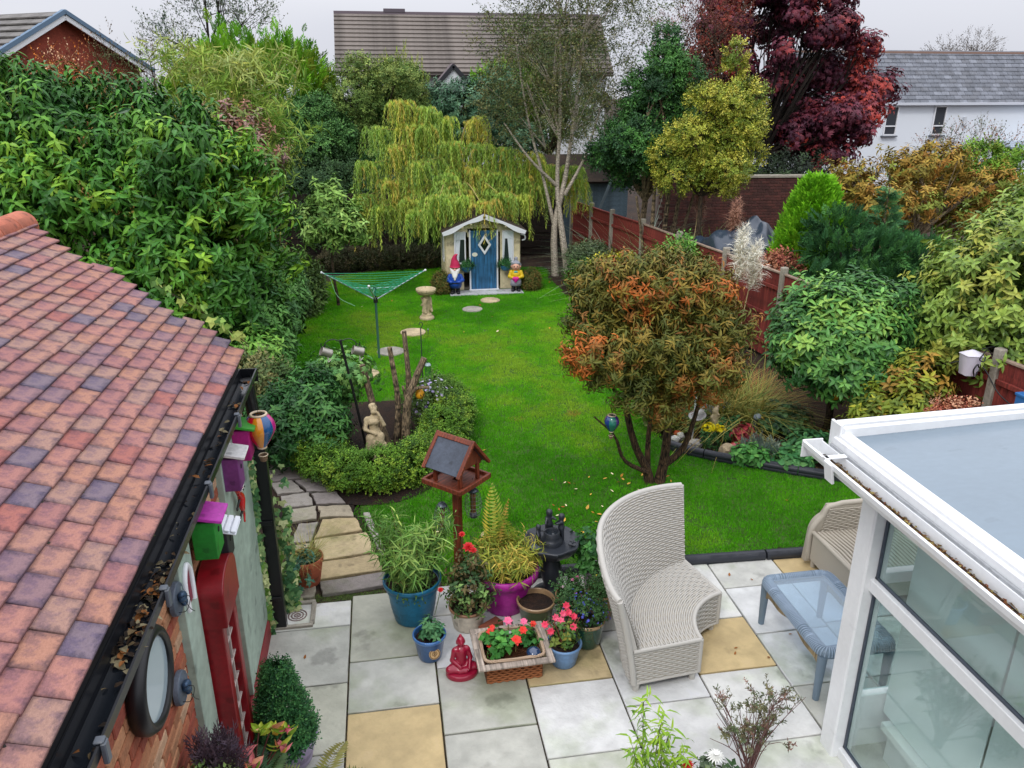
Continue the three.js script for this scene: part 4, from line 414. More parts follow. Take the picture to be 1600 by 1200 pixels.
// ---------- fence ----------
const [fm2, fm3, fm4] = ['#9a3c34', '#b65044', '#a4433b'].map((h) => std(h, 0.8, { map: tWoodV, bumpMap: tWoodV, bumpScale: 0.002 }));
{
  const t = thing('garden_fence', 'red brown close board fence with pale concrete posts along the garden', 'fence'), P = [[5.18, -21.4], [5.4, -20.15], [5.6, -18.94], [5.88, -17.4], [6.1, -15.65], [6.34, -13.85], [6.58, -12.06], [6.76, -10.2], [6.87, -8.9], [6.95, -7.6], [7.12, -5.7], [7.3, -3.9]], r = rng(44);
  P.forEach(([x, z], i) => { const m = mesh('post', mg([bx(0.11, 1.68, 0.1, 0, 0.84, 0, 0, 0, 0, 0.012)]), M.concrete, t); m.position.set(x, 0, z); m.rotation.y = 0.12; if (i + 1 === P.length) return; const [x2, z2] = P[i + 1], dx = x2 - x, dz = z2 - z, L = Math.hypot(dx, dz) - 0.12, a = Math.atan2(-dz, dx), h = 1.5; const panel = mesh('panel', mg([bx(L, 0.06, 0.035, 0, 0.3, 0.03), bx(L, 0.06, 0.035, 0, 0.8, 0.03), bx(L, 0.06, 0.035, 0, 1.3, 0.03)]), M.fence, t); panel.position.set((x + x2) / 2, 0, (z + z2) / 2); panel.rotation.y = a; const flat = i < 3, n = flat ? 10 : Math.round(L / 0.1), w = L / n, ms = [M.fence, fm2, fm3, fm4]; for (let k = 0; k < n; k++) { const b = mesh('board', mg([bx(w + (flat ? -0.002 : 0.014), h + (flat ? 0 : (r() - 0.5) * 0.01), flat ? 0.012 : 0.018, 0, 0, 0)]), flat ? M.fence : ms[(r() * 4) | 0], panel); b.position.set(-L / 2 + (k + 0.5) * w, 0.05 + h / 2, flat ? -0.004 : -0.004 + r() * 0.004); b.rotation.y = flat ? 0 : 0.1; } mesh('capping', mg([bx(L, 0.03, 0.06, 0, h + 0.065, 0)]), i < 3 ? M.fence : M.fenceCap, panel); });
}

// ---------- houses and outbuildings beyond ----------
function tiledSlope(parent, w, l, rows, mat, gap = 0.02) { // rows of interlocking tiles, eave at the origin, rising along -z of the slope frame
  for (let i = 0; i < rows; i++) { const m = mesh('tile_course', mg([bx(w, 0.06, l / rows + 0.05, 0, 0, 0)]), mat, parent); m.position.set(0, 0.04, -(i + 0.5) * l / rows); m.rotation.x = -0.2; }
}
{ // big brown roof in the middle
  const t = thing('white_house_brown_roof', 'white house with broad brown tiled roof behind the willow', 'house', [4.3, 0, -34.5]); const wh = std('#d9dce0', 0.8, { bumpMap: tGrit, bumpScale: 0.002 });
  mesh('wall', mg([bx(10.8, 5.0, 6, 0, 2.5, -3.2)]), wh, t); const ry = Math.atan2(2.35, 2.6), sl = Math.hypot(2.35, 2.6);
  const roof = mesh('roof', mg([bx(11.4, 0.08, sl + 0.2, 0, -0.03, -sl / 2)]), std('#57504d', 0.9), t); roof.position.set(-0.1, 5.0, 0.25); roof.rotation.x = ry; tiledSlope(roof, 11.4, sl, 14, std("#807873", 0.85, { map: rep(tMottle, 2.2), bumpMap: tGrit, bumpScale: 0.004 }));
  mesh('roof_back', mg([at(bx(11.4, 0.1, sl, 0, 0, 0), -0.1, 5.0 + 1.17, -3.7, -ry)]), std('#5d5152', 0.9), t);
  mesh('ridge', mg([bx(11.4, 0.12, 0.26, -0.1, 7.38, -2.36)]), std('#6a5f66', 0.8), t); mesh('ridge_vent', mg([bx(0.9, 0.14, 0.3, -3.3, 7.48, -2.36)]), std('#5a525a', 0.8), t);
  for (const x of [-1.2, 3.6]) { const d = mesh('porch_gable', triGeo([x - 1.5, 3.6, 1.3, x + 1.5, 3.6, 1.3, x, 5.2, 1.3]), wh, t); mesh('bargeboard', mg([at(bx(2.3, 0.16, 0.08), x - 0.78, 4.42, 1.34, 0, 0, 0.815), at(bx(2.3, 0.16, 0.08), x + 0.78, 4.42, 1.34, 0, 0, -0.815)]), std('#23242a', 0.6), d); mesh('gable_roof', mg([at(bx(2.3, 0.06, 1.8), x - 0.78, 4.5, 0.4, 0, 0, 0.815), at(bx(2.3, 0.06, 1.8), x + 0.78, 4.5, 0.4, 0, 0, -0.815)]), std('#6a5f62', 0.9), d); mesh('gable_wall', mg([bx(2.6, 3.6, 1.2, x, 1.8, 0.6)]), wh, d); }
  mesh('drainpipe', mg([bx(0.09, 3.4, 0.09, 3.0, 1.7, 1.32)]), M.black, t);
}
{ // brick gable
  const t = thing('brick_house', 'red brick gabled house with blue edged grey tiled roof', 'house', [-10.0, 0, -30]); t.rotation.y = 1.0; const brk = std('#a04a38', 0.9, { map: rep(tMottle, 0.9), bumpMap: rep(tGrit, 0.7), bumpScale: 0.01 });
  const w = 3.0, ey = 5.1, ap = 6.65; mesh('wall', mg([bx(w * 2, ey, 6, 0, ey / 2, -3), triGeo([-w, ey, 0, w, ey, 0, 0, ap, 0])]), brk, t);
  const a = Math.atan2(ap - ey, w), sl = Math.hypot(ap - ey, w) + 0.35, grey = std('#7d7a78', 0.85, { map: rep(tMottle, 1) });
  for (const s of [-1, 1]) { const rf = mesh('roof', mg([bx(6.4, 0.06, sl, 0, -0.02, 0)]), grey, t); rf.position.set(s * Math.cos(a) * sl / 2, ap + 0.08 - Math.sin(a) * sl / 2, -2.85); rf.rotation.set(0, s * Math.PI / 2, 0); rf.rotateX(a); for (let i = 0; i < 8; i++) { const m = mesh('tile_course', mg([bx(6.4, 0.05, sl / 8 + 0.05)]), grey, rf); m.position.set(0, 0.03, -sl / 2 + (i + 0.5) * sl / 8); m.rotation.x = -0.16; } mesh('bargeboard', mg([at(bx(sl, 0.16, 0.06), s * Math.cos(a) * sl / 2, ap - 0.06 - Math.sin(a) * sl / 2, 0.36, 0, 0, -s * a)]), M.white, t); mesh('verge', mg([at(bx(sl + 0.02, 0.13, 0.16), s * Math.cos(a) * sl / 2, ap + 0.1 - Math.sin(a) * sl / 2, 0.36, 0, 0, -s * a)]), std('#5f7890', 0.6), t); }
}
{ // white house with slate roof
  const t = thing('white_house_slate_roof', 'long white rendered house with grey slate roof and narrow windows', 'house', [24.5, 0, -31.5]); t.rotation.y = -0.0; const wh = std('#dfe5ec', 0.75, { bumpMap: tGrit, bumpScale: 0.002 });
  mesh('wall', mg([bx(14, 3.85, 5, 0, 1.92, -2.5)]), wh, t); const a = Math.atan2(1.95, 1.6), sl = Math.hypot(1.95, 1.6) + 0.15;
  const roof = mesh('roof', mg([bx(14.4, 0.06, sl, 0, -0.02, -sl / 2)]), std('#5f636c', 0.8), t); roof.position.set(0, 3.84, 0.12); roof.rotation.x = a; const sm = ['#777c88', '#6c717c', '#838894', '#727680'].map((h) => std(h, 0.6, { map: rep(tMottle, 0.8) })), r = rng(2), buckets = [[], [], [], []], N = 13; for (let i = 0; i < N; i++) for (let k = 0; k < 40; k++) { const g = at(cbox(0.35, 0.02, sl / N + 0.05, 0.003), -7.1 + (k + (i % 2) * 0.5) * 0.36, 0.02, -(i + 0.5) * sl / N, -0.1); buckets[(r() * 4) | 0].push(g); } buckets.forEach((b, i) => { const m = mesh('roof_slates', mg(b), sm[i], roof); m.userData.kind = 'stuff'; });
  mesh('roof_back', mg([at(bx(14.4, 0.06, sl), 0, 3.84 + 0.95, -2.6, -a)]), std('#5f636c', 0.8), t);
  mesh('ridge', mg([bx(14.4, 0.1, 0.2, 0, 5.84, -1.55)]), std('#8a6f62', 0.8), t); mesh('gutter', mg([bx(14.4, 0.1, 0.1, 0, 3.82, 0.2)]), std('#c9cdd6', 0.5), t);
  for (const x of [-3.4, -1.2]) { const w = mesh('window', mg([bx(0.56, 0.05, 0.08, x, 3.72, 0.03), bx(0.56, 0.05, 0.08, x, 2.6, 0.03), bx(0.05, 1.1, 0.08, x - 0.26, 3.16, 0.03), bx(0.05, 1.1, 0.08, x + 0.26, 3.16, 0.03), bx(0.5, 0.05, 0.08, x, 2.95, 0.03)]), M.white, t); mesh('pane', mg([bx(0.46, 0.7, 0.02, x, 3.33, 0.02)]), phy('#3c4046', 0.08), w); mesh('pane', mg([bx(0.46, 0.28, 0.02, x, 2.78, 0.02)]), phy('#3c4046', 0.08), w); mesh('sill', mg([bx(0.7, 0.05, 0.14, x, 2.55, 0.06)]), std('#5a5f66', 0.6), w); }
  mesh('wall_light', mg([bx(0.12, 0.2, 0.1, -0.02, 3.2, 0.05), cyl(0.1, 0.07, 0.1, -0.02, 3.05, 0.08, 10)]), std('#c4c8ce', 0.5), t);
  const ln = mesh('lean_to', mg([bx(5, 1.9, 2, 4.2, 0.95, 1)]), wh, t); mesh('lean_to_roof', mg([at(bx(5.2, 0.07, 2.3), 4.2, 2.1, 1.05, 0.16)]), std('#93a0ae', 0.3), ln); for (const x of [2.6, 4, 5.4]) mesh('pane', mg([bx(1.2, 0.7, 0.03, x, 1.45, 2.01)]), phy('#5a646c', 0.1), ln);
}
{ // blue grey shed over the fence
  const t = thing('garden_shed', 'blue grey boarded shed with dark felt roof beyond the fence', 'shed', [5.9, 0, -22.4]); const bl = std('#6f8796', 0.75, { map: rep(tMottle, 1.2) });
  mesh('wall', mg([bx(2.3, 2.0, 1.6, 0, 1, -0.8)]), bl, t); for (let i = 0; i < 14; i++) mesh('board', mg([bx(2.3, 0.135, 0.022, 0, 0, 0)]), bl, t).position.set(0, 0.1 + i * 0.137, 0.012 + 0.004 * (i % 2)); mesh('roof', mg([at(bx(2.7, 0.07, 1.2), 0, 2.3, -0.2, 0.6), at(bx(2.7, 0.07, 1.2), 0, 2.3, -1.2, -0.6)]), std('#4c4a44', 0.95, { map: tSoil }), t);
  single('leaning_pole', mg([bx(0.07, 3.0, 0.05, 0, 0, 0, 0, 0.12, -0.34)]), std('#6a7a80', 0.7), 'grey timber pole leaning against the blue grey shed', 'pole', [6.2, 1.4, -22.05]);
}
{ const t = thing('brick_boundary_wall', 'dark brick boundary wall behind the tarpaulin', 'wall', [9.6, 0, -20.5]); t.rotation.y = -0.1; const bm = ['#5c3632', '#50302c', '#643a34'].map((h) => std(h, 0.9, { map: rep(tMottle, 0.5) })); mesh('core', mg([bx(4.4, 2.2, 0.2, 0, 1.1, -0.1)]), std('#7a6a60', 0.95), t); const r = rng(6), b = [[], [], []], g = cbox(0.214, 0.064, 0.02, 0.004); for (let c = 0; c < 29; c++) for (let i = 0; i < 19; i++) b[(r() * 3) | 0].push(at(g, -2.1 + (i + (c % 2) * 0.5) * 0.224, 0.05 + c * 0.075, 0.008)); b.forEach((l, i) => { const m = mesh('bricks', mg(l), bm[i], t); m.userData.kind = 'stuff'; }); mesh('coping', mg([bx(4.5, 0.06, 0.3, 0, 2.23, -0.1)]), M.concrete, t); }
{ // tarpaulin
  const t = thing('tarpaulin_heap', 'dark blue tarpaulin draped over stacked items beyond the fence', 'tarpaulin', [7.1, 0, -14.9]); const g = new THREE.PlaneGeometry(2.0, 1.7, 46, 40); g.rotateX(-Math.PI / 2); const p = g.attributes.position; for (let i = 0; i < p.count; i++) { const x = p.getX(i), z = p.getZ(i), e = Math.max(Math.abs(x) / 1.0, Math.abs(z) / 0.85), peak = Math.max(0, 1 - Math.hypot(x - 0.35, z + 0.1) * 1.6) * 0.55 + Math.max(0, 1 - Math.hypot(x + 0.5, z - 0.2) * 1.9) * 0.3, fold = Math.abs(Math.sin(x * 9 + z * 3 + Math.sin(z * 5))) * 0.05; p.setY(i, 1.55 + peak + fold + (fbm(x * 3, 1, z * 3, 3) - 0.5) * 0.2 - sstep(0.7, 1, e) * 1.2); p.setX(i, x * (1 - sstep(0.75, 1, e) * 0.12)); p.setZ(i, z * (1 - sstep(0.75, 1, e) * 0.12)); } g.computeVertexNormals(); mesh('sheet', mg([g]), phy('#2b3746', 0.32, { clearcoat: 0.3 }), t); mesh('stack', mg([bx(1.5, 1.5, 1.2, 0, 0.75, 0)]), std('#15171c', 0.8), t); }
// ---------- trees and shrubs ----------
const greens = { laurel: palette('#2c5426', '#356230', '#3f6f2e', '#568a30', '#284a26'), dark: palette('#1c3320', '#24402a', '#2e4c30', '#22382a'), mid: palette('#3b5a26', '#4a6b2c', '#587a34', '#6a8838'), olive: palette('#5a6a30', '#6f7c38', '#828a42', '#4c5c2c'), lime: palette('#6aa01e', '#7fb428', '#5a8e1c', '#93c236'), yellow: palette('#a8a82c', '#c0b83a', '#8f962a', '#d0c650') };
const shrub = (name, label, cat, pos, lobes, geos, mat, o, trunk, group) => { const t = thing(name, label, cat, pos, 0, group); if (trunk) limbs(t, [0, 0, 0], trunk.fork, lobes, trunk.r, trunk.mat || M.bark, { seed: o.seed, twigs: trunk.twigs ?? 3, wob: trunk.wob ?? 0.12 }); crown(t, lobes, geos, mat, o); return t; };
const gDroop = [SPR.droop(1, { L: 0.155, W: 0.05, stem: 0.24, n: 13 }), SPR.droop(2, { L: 0.14, W: 0.046, stem: 0.2, n: 12 }), SPR.droop(3, { L: 0.165, W: 0.052, stem: 0.27, n: 13 })];
const gBroad = [SPR.broad(4, { n: 10, L: 0.1, W: 0.042, stem: 0.1 }), SPR.broad(5, { n: 9, L: 0.11, W: 0.045, stem: 0.12 }), SPR.broad(6, { n: 11, L: 0.09, W: 0.04, stem: 0.12 })];
const gSmall = [SPR.small(7), SPR.small(8), SPR.small(9)], gMid = [SPR.small(10, { L: 0.06, W: 0.032, stem: 0.22, n: 30 }), SPR.small(11, { L: 0.065, W: 0.03, stem: 0.24, n: 30 })];
const gTwig = [SPR.twig(12), SPR.twig(13), SPR.twig(14, { n: 9 })], gSpray = [SPR.spray(15), SPR.spray(16), SPR.spray(17)], gBamboo = [SPR.bamboo(18), SPR.bamboo(19), SPR.bamboo(20)], gMaple = [SPR.maple(21), SPR.maple(22)], gStrand = [SPR.strand(23), SPR.strand(24, { len: 0.7, n: 28 }), SPR.strand(25, { len: 1.1, n: 40 }), SPR.strand(26, { len: 0.55, n: 22 })];
const laurelM = ['#2f5a28', '#3f7230', '#27502a', '#55862f'].map((h) => std(h, 0.38, { side: THREE.DoubleSide }));
{ // big cherry-laurel hedge behind the garage
  const lobes = [[0, 2.35, 0, 2.3, 2.05, 1.7], [-2.4, 2.3, 0.6, 2.0, 2.1, 1.7], [1.5, 2.2, 0.3, 1.35, 1.85, 1.4], [0.7, 1.2, 0.9, 1.6, 1.3, 1.2], [-0.6, 3.5, 0.2, 1.6, 1.1, 1.3], [1.1, 3.2, 0, 1.2, 1.0, 1.1], [-4.5, 2.6, 0.4, 1.6, 2.0, 1.5]], o = { n: 10500, seed: 3, depth: 0.34, rough: 0.16, gap: 0.35, up: 0.55, rnd: 0.35, pal: palette('#2f5c22', '#3a6c26', '#467a28', '#56882a', '#7ca632'), size: [0.55, 1.2], patch: 1.2 };
  const t = shrub('laurel_hedge', 'huge glossy dark green laurel hedge behind the garage roof', 'hedge', [-4.55, 0, -13.3], lobes, gDroop, LM.gloss, o, { fork: [0, 1.0, 0], r: 0.14, mat: M.barkDark, twigs: 5 });
  crown(t, lobes, gTwig, LM.matt, { n: 420, seed: 19, depth: 0.15, rough: 0.16, tuft: 0.4, gap: 0.3, up: 1, pal: palette('#7a8a3c', '#8a6a3c', '#5f7a34', '#9a8a44'), size: [0.6, 1.1] }, 'stray_shoots');
  pickLeaves(t, lobes, o, laurelM, { L: 0.16, W: 0.052, n: 160, seed: 8, face: V(0.25, 0.25, 1) });
}
shrub('autumn_shrub', 'tall orange tinged bare twigged shrub in front of brick gable', 'shrub', [-8.2, 0, -24.5], [[0, 4.1, 0, 1.25, 1.2, 1], [-1.1, 3.8, 0, 0.8, 0.9, 0.8]], gTwig, LM.matt, { n: 420, seed: 5, depth: 0.7, gap: 0.37, up: 1.2, pal: palette('#b4774c', '#c98c5e', '#a56038', '#cf7a30', '#d8b08c'), size: [0.9, 1.4] }, { fork: [0, 2.8, 0], r: 0.06, twigs: 8 });
shrub('feathery_tree', 'feathery blue green eucalyptus like tree rising above conifer', 'tree', [-5.0, 0, -28], [[0, 7.0, 0, 1.3, 1.7, 1.2], [1.2, 6.5, 0, 0.9, 0.9, 0.9], [-1.3, 5.9, 0, 0.9, 0.7, 0.8], [0.3, 8.2, 0, 0.8, 0.9, 0.8]], gTwig, LM.matt, { n: 420, seed: 8, depth: 0.9, gap: 0.46, up: 0.9, pal: palette('#55695a', '#47593f', '#6a7a5c', '#5a5f3c'), size: [1, 1.7] }, { fork: [0, 5, 0], r: 0.07, twigs: 9, mat: M.barkDark });
[[-6.4, -22, 0.55, 'thin upright olive sapling above the hedge beside brick house'], [-5.6, -22.4, 0.5, 'thin upright sapling above the hedge next to bamboo']].forEach(([x, z, w, lab], i) => shrub('sapling', lab, 'tree', [x, 0, z], [[0, 4.35, 0, w, 1.0, w], [0.1, 5.1, 0, w * 0.5, 0.6, w * 0.5]], gTwig, LM.matt, { n: 150, seed: 31 + i, depth: 0.9, gap: 0.40, up: 1.4, pal: palette('#6a6a48', '#7c6a50', '#56603c'), size: [0.7, 1.1] }, { fork: [0, 3.2, 0], r: 0.04, twigs: 7 }, 'saplings above the hedge'));
{ // conifer dome
  const t = shrub('golden_conifer', 'domed conifer with lime green and bronze sprays above the hedge', 'conifer', [-3.6, 0, -25.8], [[0, 3.6, 0, 2.3, 2.2, 1.8], [1.0, 3.9, 0.4, 1.4, 1.75, 1.2], [-1.0, 4.0, 0.2, 1.3, 1.4, 1.2], [0, 1.6, 0, 2.0, 1.6, 1.5]], gSpray, LM.matt, { n: 5200, seed: 4, depth: 0.3, rough: 0.14, up: 0.8, pal: palette('#4c8416', '#5f9a1c', '#77b026', '#6a8a22', '#86922e'), size: [1.3, 2.2], patch: 0.8 }, { fork: [0, 2, 0], r: 0.16, mat: M.barkDark }); void t; }
{ const t = thing('bamboo_clump', 'tall pale arching bamboo clump behind laurel hedge', 'bamboo', [-3.0, 0, -18.5]); const r = rng(6), cane = [], L = []; for (let i = 0; i < 46; i++) { const a = r() * 6.28, R = 0.3 + r() * 1.15, h = 3.2 + r() * 2.1, b = V(Math.cos(a) * R * 0.4, 0, Math.sin(a) * R * 0.35), e = V(Math.cos(a) * R, h, Math.sin(a) * R * 0.7), m = b.clone().lerp(e, 0.6).add(V(0, h * 0.12, 0)), pts = curve([b, m, e, e.clone().add(V(Math.cos(a) * 0.3, -0.25, Math.sin(a) * 0.2))], 12); cane.push(tube(pts, 0.012, 5)); for (let k = 0; k < 22; k++) { const p = pts[4 + Math.floor(r() * 9)].clone().add(V((r() - 0.5) * 0.5, (r() - 0.4) * 0.4, (r() - 0.5) * 0.5)); L.push({ p, a: V((r() - 0.5) * 1.4 + Math.cos(a) * 0.5, 0.3 - r() * 0.9, (r() - 0.5) * 1.4 + 0.3).normalize(), t: r() * 6, s: 1.3 + r() * 0.9, c: pick(palette('#7f9c3a', '#94b04a', '#6c9236', '#b2bc5e', '#a8b468'), p.x, p.y, p.z, r) }); } } mesh('canes', mg(cane), std('#8a8a4c', 0.6), t); gBamboo.forEach((g, i) => copies('crown', g, LM.satin, L.filter((_, k) => k % 3 === i), t)); }
shrub('pink_tinged_shrub', 'pink and green photinia shoots between bamboo and hedge', 'shrub', [-2.7, 0, -16.6], [[0, 3.75, 0, 0.6, 0.5, 0.5], [0.3, 3.2, 0.2, 0.6, 0.5, 0.5]], gBroad, LM.satin, { n: 260, seed: 12, depth: 0.5, gap: 0.37, up: 0.8, pal: palette('#8a6a64', '#6f7f3c', '#9a6a58', '#a8887c'), size: [0.9, 1.3] }, { fork: [0, 2.6, 0], r: 0.04 });
// left border shrubs
[[-2.35, -13.1, 0.75, 1.6, gBroad, palette('#3a6232', '#4c7a38', '#5f9044'), 'leafy rhododendron like shrub at the foot of laurel hedge', 900], [-2.2, -15.4, 0.6, 1.5, gBroad, palette('#33552c', '#47703a', '#63934a'), 'mid green broad leaved shrub in hedge border', 700], [-2.0, -16.9, 0.55, 1.0, gMid, palette('#4d6434', '#5f7a3c', '#3a5228'), 'low mixed green shrub under the small standard tree', 500], [-2.1, -12.1, 0.5, 0.9, gBroad, palette('#3f6e2c', '#5a8c36', '#76a443'), 'bright green leafy shrub beside the lawn edge', 420], [-2.0, -11.1, 0.45, 0.7, gMid, palette('#4a6434', '#5f7040', '#7a7a4c'), 'small mottled shrub by the garage downpipe end', 300]].forEach(([x, z, w, h, g, pal, lab, n], i) => shrub('border_shrub', lab, 'shrub', [x, 0, z], [[0, h * 0.55, 0, w, h * 0.52, w], [w * 0.3, h * 0.4, 0.3, w * 0.7, h * 0.4, w * 0.7]], g, LM.satin, { n, seed: 40 + i, depth: 0.4, rough: 0.2, up: 0.7, pal, size: [0.9, 1.4] }, { fork: [0, h * 0.2, 0], r: 0.02 }));
shrub('standard_tree', 'small pale green rhododendron tree on thin bare trunk', 'tree', [-1.05, 0, -17.2], [[0, 2.05, 0, 0.5, 0.55, 0.45], [0.3, 1.65, 0.1, 0.42, 0.4, 0.4], [-0.3, 1.75, 0.1, 0.36, 0.36, 0.36]], gBroad, LM.satin, { n: 420, seed: 52, depth: 0.6, gap: 0.38, up: 0.9, pal: palette('#6f9440', '#83a84e', '#5a8038', '#97b860'), size: [1, 1.45] }, { fork: [-0.05, 1.2, 0], r: 0.035, wob: 0.1 });
{ // clipped box row and dark evergreen screen at the back of the lawn
  shrub('clipped_box_row', 'low clipped box hedge in deep shade behind clothes airer', 'hedge', [-0.25, 0, -20.9], [[-0.8, 0.25, 0, 0.6, 0.28, 0.3], [0, 0.25, 0, 0.6, 0.28, 0.3], [0.8, 0.25, 0, 0.6, 0.28, 0.3], [1.4, 0.22, 0, 0.4, 0.26, 0.3]], gSmall, LM.satin, { n: 1500, seed: 53, depth: 0.25, rough: 0.08, pal: palette('#4a4a30', '#3f4a2a', '#5c5638'), size: [0.9, 1.4] });
  const pal = palette('#2f4a2a', '#3a5830', '#33502f', '#45623a');
  [[-1.5, -23.0, 1.3, 2.6, 'dark evergreen shrub in shade beneath golden conifer'], [0.3, -23.2, 1.3, 2.2, 'dark evergreen shrub behind the clipped box row'], [1.6, -22.6, 1.2, 2.3, 'dark evergreen shrub hidden behind playhouse and willow'], [3.9, -23.6, 1.3, 2.2, 'dark evergreen shrub in the gap behind birch trunks']].forEach(([x, z, w, h, lab], i) => shrub('evergreen_shrub', lab, 'shrub', [x, 0, z], [[0, h * 0.5, 0, w, h * 0.5, w * 0.8]], gMid, LM.satin, { n: 1500, seed: 60 + i, depth: 0.4, rough: 0.22, pal, size: [1, 1.5] }, { fork: [0, h * 0.3, 0], r: 0.07, mat: M.barkDark }));
  const t = thing('back_fence', 'dark weathered timber fence behind the playhouse', 'fence', [1.2, 0, -22.0]), m = std('#3d322c', 0.9, { map: tWoodV }); for (let i = 0; i < 9; i++) mesh('board', mg([bx(7.6, 0.19, 0.025)]), m, t).position.set(0, 0.12 + i * 0.2, (i % 2) * 0.015); for (let i = 0; i < 5; i++) mesh('post', mg([bx(0.1, 1.95, 0.1, -3.8 + i * 1.9, 0.97, 0.07)]), m, t);
}
shrub('fuchsia_bush', 'tall mid green bush between golden conifer and willow', 'shrub', [-1.3, 0, -24.2], clumps([-0.1, 2.5, 0], [1.2, 2.1, 0.8], 18, 0.5, 34, 0.5), gMid, LM.satin, { n: 2600, seed: 70, depth: 0.35, rough: 0.22, gap: 0.33, pal: palette('#3f6a34', '#4f7a40', '#5f8c48', '#35582c'), size: [0.9, 1.3] }, { fork: [0, 1, 0], r: 0.06 });
shrub('pale_bush', 'pale olive green bush below the brown roof', 'shrub', [-0.1, 0, -25.2], clumps([0.1, 3.7, 0], [1.8, 1.7, 0.8], 18, 0.52, 35, 0.4), gMid, LM.matt, { n: 2200, seed: 71, depth: 0.5, gap: 0.32, up: 0.8, pal: palette('#66803c', '#7c9448', '#5a7438', '#93a458'), size: [0.8, 1.2] }, { fork: [0, 2, 0], r: 0.06 });
{ const t = thing('golden_weeping_tree', 'fine textured golden green tree in front of brown roof', 'tree', [0.95, 0, -28.5]); const lobes = [[0, 4.3, 0, 0.95, 1.5, 0.9], [0.5, 3.8, 0, 0.7, 1.2, 0.7], [-0.4, 5.0, 0, 0.6, 0.7, 0.6]]; limbs(t, [0, 0, 0], [0, 2.8, 0], lobes, 0.07, M.bark, { seed: 2, twigs: 6 }); crown(t, lobes, gStrand, LM.matt, { n: 520, seed: 73, depth: 0.6, gap: 0.32, out: 0.12, up: 1.2, rnd: 0.12, pal: palette('#7d9230', '#94a63a', '#6a8030', '#a5ae4a'), size: [0.8, 1.2] }); }
shrub('viburnum', 'dark glossy blue green viburnum behind the willow', 'shrub', [2.5, 0, -25.2], clumps([0.3, 3.4, 0], [1.7, 1.7, 1], 16, 0.6, 33, 0.5), gBroad, LM.gloss, { n: 2600, seed: 74, depth: 0.35, gap: 0.30, pal: palette('#2f4f38', '#3c6246', '#4a7050', '#5f8462'), size: [0.9, 1.35] }, { fork: [0, 1.5, 0], r: 0.08 });
shrub('lime_shrub', 'bright lime conifer sprays below the dark roof edge', 'conifer', [4.1, 0, -27], [[0, 3.9, 0, 1.1, 1.1, 0.8], [0.8, 4.3, 0, 0.7, 0.7, 0.6]], gSpray, LM.matt, { n: 900, seed: 75, depth: 0.3, up: 0.9, pal: greens.lime, size: [1.3, 2] }, { fork: [0, 2.5, 0], r: 0.08 });
